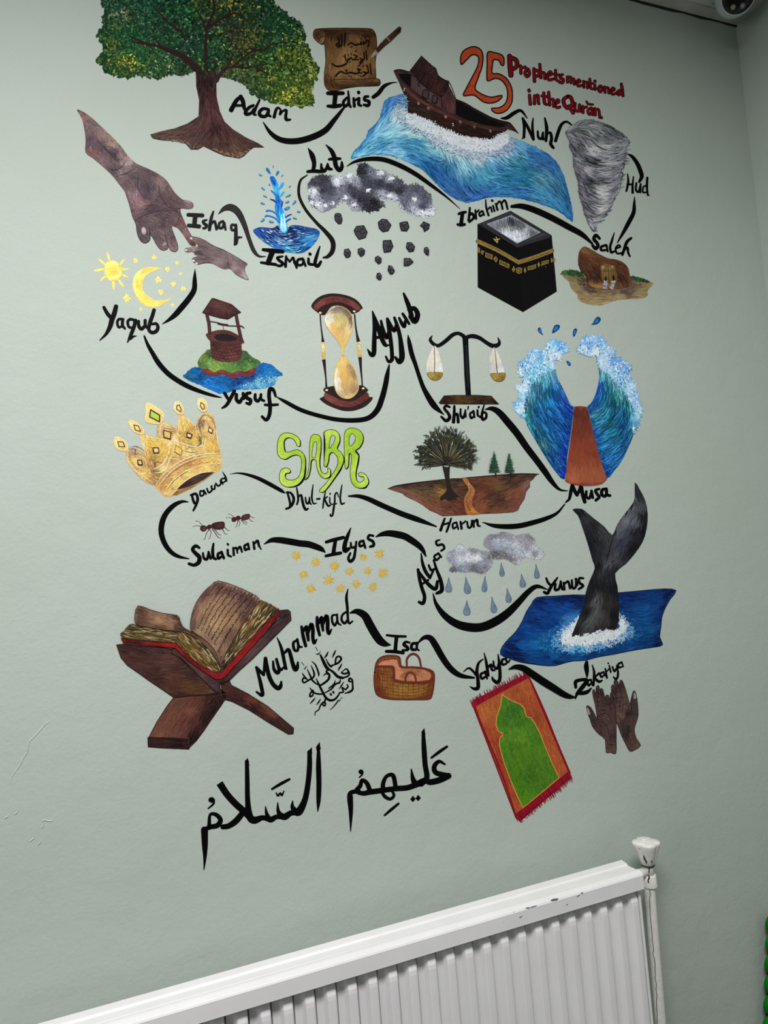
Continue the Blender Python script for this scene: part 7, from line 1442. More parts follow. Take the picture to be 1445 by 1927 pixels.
def rain():
    S = SS(N_)
    m = Motif('painted_rain_cloud', 'painted pale grey rain cloud pair with blue-grey raindrops below', 'mural picture', (932, 1060), gain=1.0)
    a = N_(295,365, 325,325, 370,315, 385,280, 430,278, 455,310, 510,302, 560,320, 620,330, 650,370, 665,410, 650,460, 610,500, 570,512, 510,495, 440,498, 380,490, 335,500, 320,470, 345,440, 310,410)
    b = N_(590,270, 615,215, 650,190, 700,190, 740,170, 800,180, 850,205, 900,190, 950,190, 1000,230, 1010,270, 1055,310, 1088,355, 1070,380, 1020,400, 960,385, 910,385, 890,430, 840,435, 780,400, 720,395, 650,395, 625,370, 640,320, 605,300)
    cols = S(330,350,(150,152,162), 420,295,(190,192,200), 430,340,(160,164,176), 480,370,(220,224,230), 540,385,(226,228,232), 400,400,(196,200,212), 350,420,(140,144,158), 420,460,(130,138,152), 360,490,(90,88,94), 510,330,(130,130,138), 600,350,(144,146,156), 520,460,(100,100,110), 560,430,(130,136,150), 600,470,(130,126,134), 580,500,(120,112,120), 640,420,(150,150,160), 620,250,(140,138,148), 670,210,(120,116,124), 740,200,(130,128,134), 800,220,(150,146,156), 700,250,(170,176,190), 780,260,(176,182,196), 700,300,(150,158,176), 700,350,(100,98,96), 660,370,(104,100,100), 760,360,(110,104,104), 850,280,(190,190,200), 800,320,(150,156,172), 880,340,(176,180,192), 900,230,(150,144,152), 960,220,(130,124,132), 960,280,(150,148,158), 1000,300,(190,194,202), 1010,345,(130,130,134), 960,370,(200,204,210), 850,400,(150,140,146), 800,390,(110,104,106), 880,420,(190,190,196), 1050,350,(190,194,200), 1040,385,(200,204,210))
    for P in (b, a):
        m.part('cloud', lambda p: (p.puff(P, 500, 4, 1.5, cols, jit=7), p.poly(P, (150, 152, 164), smooth=3, rag=.4), p.puff(P, 1500, 5, 2.2, cols, jit=8, clip=True), p.puff(P, 350, 4, 1.3, [(x, y, tuple(min(234, v * 1.2) for v in c)) for x, y, c in cols], jit=14, clip=True)))
    for x, y, w, h, t in ((315,598,27,60,0), (460,602,28,68,-8), (603,590,22,64,3), (739,475,21,55,-5), (1018,490,22,58,-5), (904,564,25,54,-8), (790,682,24,58,-8), (460,782,29,60,0), (670,757,25,66,-10)):
        def dr(p):
            A2 = math.radians(t); P = np.array([(0, -1), (.3, -.45), (.75, .1), (1, .55), (.7, .92), (0, 1), (-.7, .92), (-1, .55), (-.75, .1), (-.3, -.45)]) * (w, h)
            P = P @ np.array([[math.cos(A2), math.sin(A2)], [-math.sin(A2), math.cos(A2)]]) + (x, y); q = N_(*P.ravel())
            p.poly(q, (104, 124, 142), smooth=3); p.poly((q - q.mean(0)) * .7 + q.mean(0), (124, 140, 156), smooth=3); p.hatch(q, 30, 7, 1.3, [(*q[0], (110,130,146)), (*q[5], (134,150,166)), (*q[3], (96,118,138))], [[q[0], q[5]]], jit=8, smooth=3); p.outline(q, .7, (84, 104, 124), smooth=3)
        m.part('raindrop', dr)
rain()
word('painted_name', 'black hand-painted name climbing diagonally left of the rain cloud', N_, [
    [((26,34,34,34,32,28), 78,735, 110,745, 122,690, 100,620, 82,550, 70,475), ((14,30,36,36,28), 70,475, 110,540, 160,600, 210,630, 225,570), ((20,24), 105,590, 150,560)],
    [((12,28,34,30), 95,345, 105,420, 130,490, 165,540), ((26,20), 165,540, 190,490)],
    [((20,26,24), 155,440, 175,480, 205,470), ((20,28,36,40,28), 195,400, 220,480, 250,560, 260,640, 220,665)],
    [((20,22,22,20), 225,350, 200,370, 215,400, 240,380), ((22,20), 232,345, 255,375)],
    [((14,22,24,24,22,20), 245,238, 215,250, 225,280, 265,275, 280,305, 255,325)]], w=.6)
swash('long black brush line sweeping under the raindrops up to the whale', N_, (8,30,50,62,70,70,70,64,52,44,34,8), 190,665, 215,750, 280,840, 370,905, 470,935, 580,935, 690,890, 790,820, 880,730, 950,655, 1020,610, 1105,635)
word('painted_name', 'black hand-painted name left of the whale tail', N_, [
    [((20,24,24), 1095,545, 1110,580, 1130,600), ((16,26,30,30,26), 1185,540, 1160,575, 1130,620, 1105,665, 1078,655)],
    [((22,26,26,20), 1170,590, 1165,635, 1195,630, 1210,580), ((22,20), 1210,570, 1222,635)],
    [((22,24), 1235,580, 1240,635), ((18,24,22), 1242,590, 1270,570, 1285,625)],
    [((20,26,24,22), 1300,560, 1305,620, 1330,615, 1335,550), ((22,20), 1330,550, 1345,600)],
    [((20,24,26,26,22), 1392,545, 1360,545, 1360,580, 1390,605, 1355,632)]], w=.6)
# ================================================================== mural, lowest part
O_ = Fr(930, 890, 1290, 1270)
def whale():
    S = SS(O_)
    m = Motif('painted_whale_tail', 'painted dark whale tail rising from deep blue foamy water', 'mural picture', (1110, 1080), gain=1.1)
    wt = O_(320,940, 450,930, 600,920, 690,922, 800,915, 930,905, 1100,890, 1280,875, 1373,887, 1330,950, 1290,1020, 1265,1090, 1258,1160, 1248,1240, 1272,1295, 1230,1312, 1140,1325, 1020,1345, 900,1370, 780,1390, 690,1415, 600,1420, 530,1435, 460,1455, 380,1455, 300,1445, 200,1430, 110,1400, 45,1370, 60,1310, 110,1250, 160,1200, 210,1120, 240,1050, 280,990)
    cols = S(330,950,(12,34,84), 450,945,(10,30,80), 600,940,(10,26,70), 660,990,(12,36,90), 400,1000,(12,60,130), 500,1020,(14,66,140), 300,1050,(12,54,120), 260,1110,(10,44,104), 400,1100,(14,60,130), 230,1200,(12,70,140), 150,1240,(10,50,110), 90,1330,(8,30,80), 200,1300,(16,84,150), 140,1390,(8,22,60), 300,1280,(24,90,150), 350,1380,(10,60,120), 460,1440,(8,26,64), 420,1380,(16,80,140), 560,1120,(60,120,180), 600,1370,(20,84,140), 700,1380,(14,60,110), 900,1340,(14,60,110), 1000,930,(12,36,90), 1100,940,(12,50,110), 1280,900,(10,24,66), 1200,960,(12,60,120), 1320,930,(8,20,56), 1000,1000,(14,60,120), 1100,1050,(16,80,140), 1180,1060,(14,66,130), 1250,1060,(8,26,70), 1230,1150,(10,40,90), 1150,1180,(16,80,140), 1240,1280,(8,22,58), 1120,1290,(12,56,110), 1000,1300,(16,70,130), 950,960,(10,40,96), 520,1400,(12,60,120))
    g = [O_(300,960, 500,990, 680,1000), O_(240,1100, 420,1120, 620,1080), O_(100,1300, 300,1320, 500,1400), O_(60,1360, 250,1420, 460,1440, 700,1400), O_(950,960, 1150,950, 1340,900), O_(980,1080, 1120,1100, 1240,1060), O_(900,1340, 1080,1300, 1250,1290), O_(150,1220, 300,1240, 420,1250)]
    def w(p):
        p.poly(wt, (12, 56, 120), smooth=2); p.hatch(wt, 2600, 20, 3, cols, g, jit=7, smooth=2)
        p.puff(O_(300,1300, 420,1190, 540,1110, 640,1080, 900,1150, 960,1040, 1080,1120, 1120,1220, 1000,1290, 850,1330, 700,1370, 560,1370, 420,1350), 800, 5, 1.5, S(350,1290,(30,110,170), 450,1200,(40,120,180), 600,1120,(60,140,200), 700,1350,(60,150,210), 900,1320,(30,110,170), 1050,1100,(30,90,150), 1100,1200,(30,100,160)), jit=14)
        p.puff(O_(430,1270, 500,1180, 600,1120, 640,1100, 600,1230, 700,1230, 930,1180, 945,1060, 1000,1120, 1060,1210, 980,1260, 860,1310, 720,1350, 560,1350, 460,1320), 1300, 5, 1.6, S(460,1260,(90,150,200), 540,1170,(150,186,216), 600,1130,(196,212,226), 570,1240,(220,226,232), 700,1270,(196,212,226), 640,1340,(110,180,220), 850,1260,(196,208,222), 800,1320,(100,160,206), 960,1110,(190,206,220), 1040,1210,(110,160,200), 980,1240,(160,190,214)), jit=14)
        p.puff(O_(500,1240, 600,1130, 640,1110, 590,1240, 740,1230, 930,1190, 950,1090, 990,1150, 940,1230, 800,1280, 620,1300, 520,1290), 900, 4.5, 1.8, S(600,1200,(226,230,234), 900,1220,(220,226,230)), jit=8)
        p.outline(wt, (1.2), (6, 18, 48), smooth=2)
    m.part('water', w)
    t = O_(588,275, 655,270, 700,300, 760,350, 830,405, 890,470, 925,395, 975,320, 1030,250, 1060,190, 1060,70, 1100,130, 1140,210, 1158,310, 1150,420, 1120,520, 1060,610, 990,690, 912,758, 930,860, 942,1000, 942,1080, 930,1150, 905,1200, 850,1190, 780,1195, 700,1225, 650,1235, 590,1242, 590,1210, 630,1110, 670,1010, 690,900, 720,810, 758,720, 740,660, 700,520, 660,400, 630,320)
    ct = S(620,285,(20,20,24), 680,320,(50,50,54), 720,380,(36,36,40), 800,420,(56,56,60), 860,470,(60,60,64), 720,500,(24,24,28), 790,540,(40,40,46), 850,600,(56,56,60), 770,680,(22,22,26), 900,540,(60,60,68), 960,400,(90,90,98), 1000,340,(110,112,118), 1060,220,(90,92,96), 1085,130,(40,42,44), 1100,260,(70,72,78), 1060,330,(96,98,106), 1010,430,(66,68,80), 960,520,(56,58,70), 1130,300,(24,24,28), 1130,420,(20,20,24), 1080,440,(36,36,42), 1070,560,(20,20,24), 1000,600,(40,40,46), 920,620,(70,72,80), 860,660,(84,84,90), 900,720,(30,30,34), 820,740,(50,50,54), 760,800,(24,24,28), 850,800,(30,30,32), 920,850,(18,18,22), 720,900,(26,26,30), 780,950,(84,84,84), 770,1050,(80,80,82), 740,1120,(76,76,78), 680,1180,(60,60,64), 700,1020,(26,26,30), 640,1180,(24,24,28), 610,1230,(18,18,20), 850,950,(44,42,42), 840,1080,(60,58,58), 900,1050,(26,26,28), 800,1160,(44,42,42), 880,1170,(24,24,26))
    gt = [O_(620,290, 720,420, 800,600, 830,720), O_(660,280, 800,400, 880,480, 870,600), O_(1070,120, 1080,260, 1000,420, 900,600, 840,740), O_(1140,250, 1140,400, 1060,580, 900,740), O_(800,740, 790,900, 760,1050, 660,1200), O_(880,770, 900,950, 900,1150), O_(750,780, 700,950, 610,1220)]
    m.part('tail', lambda p: (p.poly(t, (34, 34, 38), smooth=2), p.hatch(t, 2200, 18, 2.2, ct, gt, jit=5, smooth=2), p.line(O_(895,480, 870,580, 840,690), (.8, 2, .8), (24, 24, 28)), p.line(O_(770,920, 785,1000, 740,1100, 680,1190), (.8, 3.4, .8), (88, 88, 88))), lvl=.0006)
    m.part('spray', lambda p: p.puff(O_(590,1235, 650,1228, 720,1212, 790,1190, 860,1190, 925,1180, 935,1215, 850,1235, 720,1260, 600,1270), 420, 4, 1.6, S(600,1250,(220,226,230), 900,1200,(222,226,230)), jit=8), lvl=.0006)
whale()

U_ = Fr(205, 1080, 565, 1420)
def book():
    S = SS(U_)
    m = Motif('painted_book_stand', 'painted crossed wooden book stand of dark brown boards', 'mural picture', (385, 1260), gain=1.06)
    def board(P, cols, g, n, base, edge=(30, 18, 18)):
        def f(p):
            p.poly(P, base); p.hatch(P, n, 22, 2.0, cols, g, jit=6); p.outline(P, 1.2, edge)
        return f
    m.part('board', board(U_(845,780, 905,800, 925,840, 1050,905, 1200,1000, 1395,1165, 1392,1208, 1355,1212, 1200,1120, 1060,1030, 930,965, 875,950, 850,900), S(900,850,(70,42,38), 920,920,(52,30,28), 1050,930,(100,56,46), 1050,1000,(48,28,26), 1200,1030,(104,60,50), 1200,1090,(50,30,28), 1370,1190,(56,34,30)), [U_(860,850, 1100,960, 1390,1190)], 500, (70, 42, 38)))
    m.part('board', board(U_(490,930, 600,915, 720,905, 780,880, 830,860, 880,900, 880,945, 850,990, 780,1090, 720,1180, 660,1260, 600,1320, 590,1245, 480,1240, 300,1235, 360,1120, 430,1010), S(560,960,(96,60,50), 700,930,(84,52,42), 650,1000,(110,68,54), 520,1060,(104,64,52), 430,1120,(110,68,56), 600,1100,(92,54,46), 400,1200,(120,80,64), 350,1220,(100,64,54), 560,1200,(100,62,52), 800,950,(50,30,28), 820,990,(38,24,22), 740,1080,(36,22,22), 660,1210,(34,20,20), 620,1290,(34,20,20), 680,1080,(80,46,40)), [U_(760,910, 620,1060, 480,1240), U_(600,920, 460,1060, 340,1230), U_(850,960, 720,1130, 610,1300)], 1300, (90, 56, 46)))
    m.part('board_edge', board(U_(293,1235, 400,1238, 588,1245, 605,1322, 500,1318, 380,1312, 296,1305), S(350,1270,(52,32,30), 500,1290,(40,24,24), 570,1260,(60,38,32)), [U_(300,1270, 590,1285)], 220, (46, 28, 26)), lvl=.0003)
    m.part('board', board(U_(58,535, 105,530, 250,545, 400,555, 480,570, 560,660, 680,770, 790,880, 830,900, 700,915, 600,920, 490,932, 400,870, 310,810, 220,745, 140,690, 90,630), S(80,545,(60,36,34), 200,560,(56,34,32), 400,570,(66,42,38), 150,620,(72,46,42), 300,620,(70,46,42), 420,620,(84,54,48), 250,700,(72,46,42), 380,700,(80,50,44), 500,700,(64,40,36), 320,770,(60,38,36), 450,780,(80,50,40), 600,760,(60,38,34), 430,860,(76,48,36), 560,860,(90,58,40), 680,880,(80,52,38), 500,915,(56,36,30), 750,890,(96,64,44)), [U_(80,600, 300,640, 500,640), U_(220,740, 400,750, 600,740), U_(400,860, 560,880, 740,870)], 1500, (70, 44, 40)), lvl=.0003)
    m.part('board_edge', board(U_(480,560, 530,565, 600,640, 700,730, 790,790, 840,830, 836,905, 800,890, 720,810, 620,710, 540,630, 470,600), S(520,600,(74,50,48), 640,690,(84,60,60), 780,820,(70,50,56), 820,880,(60,42,48)), [U_(490,580, 650,720, 830,870)], 360, (72, 48, 50)), lvl=.0003)
    m.part('board', board(U_(1285,275, 1350,270, 1368,285, 1374,345, 1300,420, 1200,520, 1080,640, 980,730, 910,800, 850,830, 820,800, 860,790, 960,670, 1080,540, 1200,420, 1290,330), S(1340,300,(50,36,36), 1330,360,(70,50,52), 1200,480,(76,54,56), 1100,580,(84,60,62), 1000,670,(66,44,46), 900,770,(60,38,38), 1250,420,(60,42,44), 850,810,(46,28,28)), [U_(1360,300, 1100,570, 850,810)], 700, (66, 46, 48)), lvl=.0003)
    m2 = Motif('painted_open_book', 'painted open holy book with aged pages and red cover on the stand', 'mural picture', (385, 1180), gain=1.04, lvl='painted_book_stand')
    def cover(p):
        R = U_(92,485, 200,500, 340,512, 500,520, 560,580, 640,650, 720,705, 800,745, 850,740, 930,650, 1060,500, 1180,370, 1280,262, 1290,310, 1240,370, 1120,510, 1000,640, 900,750, 850,795, 800,795, 740,755, 640,690, 560,620, 500,560, 380,548, 250,535, 110,520)
        p.poly(R, (116, 22, 25)); p.hatch(R, 700, 16, 2, S(150,510,(70,20,22), 300,530,(130,24,27), 480,545,(146,30,33), 600,640,(104,20,24), 780,770,(130,25,28), 850,770,(140,30,32), 1000,620,(140,30,30), 1150,460,(120,26,28), 1280,300,(90,30,30)), [U_(100,505, 480,540), U_(500,550, 680,690, 810,770), U_(860,770, 1060,550, 1280,300)], jit=7); p.outline(R, 1.1, (40, 14, 14))
    m2.part('cover', cover)
    def block(P, cols, g, n, base=(84, 64, 44)):
        def f(p):
            p.poly(P, base, rag=.5)
            p.hatch(P, n, 20, 1.8, cols, g, jit=15, wob=.12)
            p.hatch(P, n // 2, 22, 1.2, [(x, y, tuple(v * .6 for v in c)) for x, y, c in cols], g, jit=9, wob=.12)
            p.hatch(P, n // 9, 16, 1.0, [(x, y, (196, 176, 130)) for x, y, c in cols], g, jit=22, wob=.12)
        return f
    m2.part('page_block', block(U_(85,450, 110,430, 150,385, 175,375, 230,395, 400,420, 530,430, 560,470, 530,520, 400,508, 250,495, 100,480), S(150,400,(90,78,44), 250,420,(110,92,50), 400,450,(120,100,56), 150,460,(110,90,44), 330,490,(120,100,60), 500,450,(110,90,56)), [U_(90,455, 300,470, 540,480), U_(150,390, 350,430, 530,445)], 330), lvl=.0003)
    m2.part('page_block', block(U_(530,430, 600,440, 700,500, 780,570, 840,650, 850,740, 800,745, 720,705, 640,650, 560,580, 505,520), S(560,470,(120,92,46), 620,540,(140,106,50), 700,620,(130,100,50), 780,690,(110,86,44), 820,720,(70,50,34), 700,530,(90,66,50)), [U_(530,450, 640,560, 760,680, 830,735), U_(600,450, 720,540, 820,660, 845,735)], 420), lvl=.0003)
    m2.part('page_block', block(U_(1135,195, 1180,210, 1230,235, 1280,262, 1180,370, 1060,500, 930,650, 850,740, 850,640, 900,520, 1000,380, 1090,260), S(1130,220,(140,110,56), 1200,250,(90,70,40), 1100,320,(130,100,60), 1200,320,(90,74,46), 1050,400,(130,104,64), 1000,500,(110,88,60), 920,600,(96,76,50), 870,690,(70,56,40), 1060,320,(120,70,50)), [U_(1150,200, 1050,370, 930,560, 855,730), U_(1270,262, 1100,450, 950,620, 860,735)], 560), lvl=.0003)
    lp = U_(218,240, 300,265, 400,295, 515,312, 535,350, 560,400, 610,430, 680,470, 760,530, 830,620, 848,700, 780,600, 700,520, 620,460, 540,435, 400,420, 290,400, 205,378, 195,310)
    def left(p):
        p.poly(lp, (120, 90, 72), smooth=2); p.hatch(lp, 900, 12, 2, S(220,260,(84,58,50), 210,340,(90,62,52), 300,290,(130,98,78), 350,350,(156,120,90), 450,370,(140,106,80), 500,320,(76,52,46), 540,390,(70,48,44), 500,420,(80,56,48), 350,400,(90,64,52), 620,450,(84,60,52), 720,530,(110,82,66), 800,600,(100,74,60)), [U_(220,300, 360,340, 510,370), U_(560,420, 700,500, 840,680)], jit=7, smooth=2)
        p.outline(lp, 1.0, (48, 30, 28), smooth=2)
    m2.part('left_page', left, lvl=.0003)
    rp = U_(825,52, 960,95, 1060,140, 1135,190, 1090,260, 1040,330, 980,420, 920,520, 870,620, 840,680, 810,600, 760,530, 700,480, 640,440, 612,400, 625,300, 660,210, 720,130, 770,85)
    def right_(p):
        p.poly(rp, (150, 118, 92), smooth=2); p.hatch(rp, 1800, 16, 2.4, S(830,65,(90,62,60), 740,120,(96,68,62), 650,240,(92,64,60), 620,370,(96,70,62), 700,250,(150,118,92), 700,400,(156,126,98), 800,200,(156,122,92), 820,350,(170,136,100), 950,110,(96,70,66), 900,200,(140,106,82), 1050,150,(84,60,58), 1110,190,(80,56,54), 1020,240,(120,88,72), 950,330,(150,116,86), 1050,290,(84,60,54), 940,450,(110,80,68), 880,560,(130,98,80), 800,520,(150,120,96), 840,620,(96,74,60), 740,470,(130,100,84)), [U_(820,70, 700,200, 640,400), U_(930,110, 820,300, 760,510), U_(1090,200, 960,400, 850,640)], jit=6, smooth=2)
        p.outline(rp, 1.1, (50, 32, 32), smooth=2)
    m2.part('right_page', right_, lvl=.0003)
    def script(p):
        rs = random.Random(9)
        for a, b in (((858,92), (672,410)), ((890,112), (695,425)), ((925,125), (722,450)), ((965,145), (745,468)), ((1005,160), (772,495)), ((1042,182), (792,525)), ((1075,200), (822,585))):
            a = np.array(a, float); b = np.array(b, float); L = np.hypot(*(b - a)); u = (b - a) / L; nn = np.array([-u[1], u[0]]); t = 0
            bow = 14
            while t < L:
                wl = rs.uniform(14, 46)
                pts = []
                for k in range(int(wl / 5) + 2):
                    tt = min(t + k * 5, L); c = a + u * tt - nn * bow * math.sin(math.pi * tt / L) * -1
                    pts.append(c + nn * rs.uniform(-6, 6))
                p.line(U_(*np.array(pts).ravel()), .95, (34, 22, 20), n=2)
                if rs.random() < .5: q = a + u * (t + wl / 2) + nn * (bow * math.sin(math.pi * t / L) + rs.choice((-11, 11))); p.line(U_(*q, *(q + 3)), .8, (34, 22, 20))
                t += wl + rs.uniform(5, 10)
    m2.part('handwriting', script, M_BLACK, lvl=.0003)
book()
J_ = Fr(470, 1095, 700, 1360)
word('painted_name', 'large black hand-painted name rising beside the book stand', J_, [
    [((24,44,46,40,34), 78,1300, 150,1340, 130,1210, 108,1120, 78,1010), ((30,40,34), 80,1010, 125,1060, 165,1100), ((30,40,44), 165,1100, 175,1000, 185,905), ((44,50,52,52,56,50,24), 185,905, 205,1020, 230,1120, 275,1210, 330,1255, 362,1235, 372,1180)],
    [((26,40,46,40,36), 275,940, 285,1030, 325,1075, 345,1040, 315,915), ((34,34,26), 345,1010, 370,1040, 400,1010)],
    [((12,32,42,42,40,36), 322,660, 358,740, 385,830, 405,930, 425,1025, 428,1025), ((30,42,46,50,54,46,24), 410,840, 455,800, 480,860, 505,960, 535,1035, 560,1010, 568,950)],
    [((26,34,36,34,30), 560,690, 515,720, 525,800, 565,810, 572,740), ((34,32,24), 560,680, 580,760, 615,770)],
    [((34,44,40), 612,530, 630,640, 660,755), ((34,44,48,34), 620,600, 670,530, 680,600, 692,690), ((34,46,46,44,38,20), 690,600, 725,500, 745,560, 745,660, 760,725, 790,680)],
    [((36,44,34), 795,420, 800,520, 825,630), ((34,44,48,30), 805,500, 850,420, 855,490, 865,575), ((34,46,48,46,36,20), 865,500, 905,400, 920,470, 920,560, 935,615, 965,560)],
    [((22,28,30,30,28), 1030,390, 975,400, 975,470, 1005,515, 1035,450), ((28,28,20), 1030,385, 1040,480, 1075,510)],
    [((26,28,30,32,28), 1140,355, 1095,390, 1085,450, 1120,490, 1155,450), ((12,34,34,30,28,20), 1160,85, 1142,180, 1152,300, 1160,440, 1175,490, 1215,465)]], w=.69)
def arabic_small():
    m = Motif('painted_honorific', 'small black painted arabic calligraphy below the large diagonal name', 'lettering', (575, 1285))
    grp = [
        [((10,14,8), 778,770, 800,810), ((8,12,12,10,8), 785,850, 800,860, 808,845, 820,855, 832,820), ((22,36,40,36), 835,865, 865,930, 900,1000, 930,1035), ((12,22,10), 925,828, 905,870, 880,900), ((10,22,26,20), 900,912, 930,970, 960,1000, 975,985), ((10,22,8), 1015,808, 995,850, 975,895), ((16,24,26,22,22,22), 975,985, 1040,960, 1080,910, 1055,880, 1020,900, 1010,975)],
        [((22,30,34,30), 935,1030, 990,1070, 1040,1120, 1100,1135), ((10,22,10), 1088,968, 1065,1010, 1042,1048), ((20,22,24,24,20,10), 1100,1135, 1165,1110, 1170,1070, 1130,1085, 1085,1075, 1110,1045), ((12,20,22,14), 1110,1045, 1145,1030, 1175,1080, 1165,1110)],
        [((10,18,22,22,10), 735,940, 775,980, 800,1040, 815,1090, 810,1115), ((10,22,24,22), 725,990, 755,1060, 760,1110, 730,1150), ((10,20,24,20), 680,1035, 705,1090, 725,1140, 700,1160), ((20,22,22,22,12), 700,1160, 640,1190, 622,1160, 650,1130, 690,1160), ((8,12,8), 612,950, 640,985), ((8,10,10,8), 640,1020, 650,1030, 660,1010, 675,1000), ((10,20,14), 620,1080, 640,1110, 660,1150)],
        [((10,18,22,20), 870,1110, 900,1085, 940,1100, 930,1130), ((14,24,26,28,26,22,16), 925,1035, 905,1060, 940,1100, 930,1150, 880,1195, 830,1220, 780,1200), ((20,22,18), 780,1200, 745,1170, 730,1150)],
        [((12,26,28,30,30,26,22,16), 785,1145, 820,1220, 860,1300, 900,1370, 950,1400, 1000,1390, 1040,1350, 1060,1310), ((20,20,20,16), 1060,1310, 1105,1300, 1090,1250, 1130,1270), ((18,20,16), 1130,1275, 1160,1240, 1150,1215), ((8,18,8), 1108,1185, 1085,1225, 1055,1265), ((20,22,24,22,22,26,26,10), 1195,1180, 1170,1170, 1180,1140, 1210,1160, 1215,1220, 1215,1270, 1180,1300, 1120,1318)],
        [((12,22,22,20,12), 1070,1150, 1060,1190, 1010,1210, 960,1270, 870,1320), ((20,20,20,18), 870,1325, 810,1325, 760,1310, 745,1280), ((20,22,22,20,14), 740,1285, 715,1320, 712,1355, 745,1340, 745,1300), ((10,18,16), 708,1250, 730,1280, 760,1305), ((10,22,14), 1010,1165, 990,1215, 930,1260)],
        [((26,24), 955,1325, 962,1335), ((26,24), 985,1300, 990,1310)],
        [((10,18,8), 772,1372, 745,1405, 712,1440), ((10,18,10), 835,1385, 815,1420, 790,1452)],
        [((20,24,20,18,16,14,10), 900,1370, 880,1420, 850,1440, 830,1470, 815,1510, 775,1540, 770,1578), ((18,22,20,18), 850,1440, 880,1465, 895,1435, 860,1425)],
        [((8,12,16,12,10,8,8), 950,1512, 985,1480, 1030,1425, 1045,1400, 1060,1410, 1070,1385, 1092,1365)]]
    for gset in grp:
        def f(p):
            for st in gset: p.line(J_(*st[1:]), np.array(st[0], float) * J_.k, INK)
        m.part('calligraphy_stroke', f, M_BLACK)
arabic_small()
M_ = Fr(640, 1110, 990, 1340)
swash('black S-shaped brush line from the large diagonal name to the basket', M_, (10,40,56,64,66,66,66,60,40,8), 75,180, 130,168, 190,200, 230,270, 270,340, 310,395, 350,420, 392,428)
word('painted_name', 'black hand-painted three-letter name above the brown woven basket', M_, [
    [((16,20,18), 362,352, 430,360, 508,362), ((28,26,28), 438,365, 432,420, 428,475), ((22,26,22), 358,478, 425,480, 490,490)],
    [((14,20,24,24,20,18), 540,410, 510,405, 495,425, 520,445, 525,465, 485,470)],
    [((20,22,22,20), 600,415, 560,420, 555,460, 585,465), ((20,18,12), 598,412, 595,455, 612,470)]], w=.76)
swash('long black brush line from the basket name down to the next name at right', M_, (10,30,44,52,52,50,48,44,34,16), 602,415, 650,372, 700,375, 740,430, 785,510, 835,585, 890,640, 950,670, 1040,683)
def basket():
    S = SS(M_)
    m = Motif('painted_basket', 'painted brown woven baby basket with two looped handles', 'mural picture', (760, 1275), gain=1.1)
    o = M_(268,620, 280,570, 310,530, 360,510, 430,512, 462,525, 480,590, 560,592, 650,602, 705,620, 732,650, 728,740, 715,810, 690,848, 600,852, 480,852, 380,848, 310,830, 275,790, 262,710)
    m.part('handle', lambda p: p.line(M_(518,590, 518,540, 545,505, 580,500, 612,530, 628,595), np.array((16,18,20,20,18,16)) * M_.k, (98, 46, 34)))
    def f(p):
        p.poly(o, (118, 68, 34), smooth=2)
        p.hatch(o, 1000, 14, 2, S(280,640,(104,48,30), 290,760,(96,44,28), 330,700,(140,90,40), 350,620,(130,80,38), 380,780,(140,94,40), 330,830,(110,52,30), 480,800,(160,120,50), 450,760,(150,110,46), 600,790,(150,104,46), 680,780,(120,66,34), 720,720,(100,46,30), 620,840,(110,56,30), 480,845,(116,60,32), 400,640,(100,48,30), 700,840,(100,48,30)), [M_(270,700, 400,800, 560,840, 720,790), M_(300,600, 320,720, 380,800)], jit=9, smooth=2)
        for k in range(11): x = 290 + k * 40; p.line(M_(x, 640 if x < 400 else 745, x - 4 if x < 500 else x + 2, 730, x + 6 * (1 if x < 480 else -1), 835)[[0, 1, 2]], (.6, .9, .5), (92, 52, 28))
        for k in range(9): y = 620 + k * 24; p.line(M_(275, y, 400, y + 26, 560, y + 34, 722, y - 4) if y > 700 else M_(275, y, 340, y + 12, 398, y + 16), (.5, .9, .5), (96, 54, 28))
    m.part('woven_side', f, lvl=.0003)
    def ins(p):
        q = M_(296,585, 310,560, 350,545, 400,540, 440,542, 455,590, 470,610, 560,612, 650,622, 700,645, 706,675, 690,700, 600,708, 500,706, 420,692, 412,600, 380,590, 330,590)
        p.poly(q, (182, 118, 84), smooth=1); p.hatch(q, 420, 12, 2, S(320,575,(196,130,100), 420,560,(190,124,96), 440,640,(196,134,96), 480,650,(150,90,64), 560,630,(150,92,66), 560,690,(186,124,84), 680,660,(180,120,84)), [M_(320,570, 430,560), M_(420,600, 430,690), M_(450,650, 560,640, 700,670)], jit=7)
    m.part('lining', ins, lvl=.0003)
    def rim(p):
        for P, w in (((268,640, 280,570, 310,530, 360,512, 430,513, 462,530, 478,598, 560,600, 650,610, 705,626, 728,655, 726,730, 712,812, 690,846, 600,850, 480,850, 380,846, 310,828, 275,790, 264,700, 268,640), (3, 3.4, 3)), ((285,595, 340,595, 400,596, 415,610, 418,660, 425,705, 500,718, 600,722, 690,712, 722,680), (4, 4.6, 4.4)), ((300,570, 330,550, 400,538, 440,540, 460,600), (1, 1.4, 1))):
            p.line(M_(*P), w, (98, 44, 32))
    m.part('rim', rim, lvl=.0003)
    m.part('handle', lambda p: p.line(M_(505,710, 508,675, 525,648, 548,642, 572,655, 585,685, 588,712), np.array((14,17,18,18,17,14)) * M_.k, (104, 50, 36)), lvl=.0006)
basket()
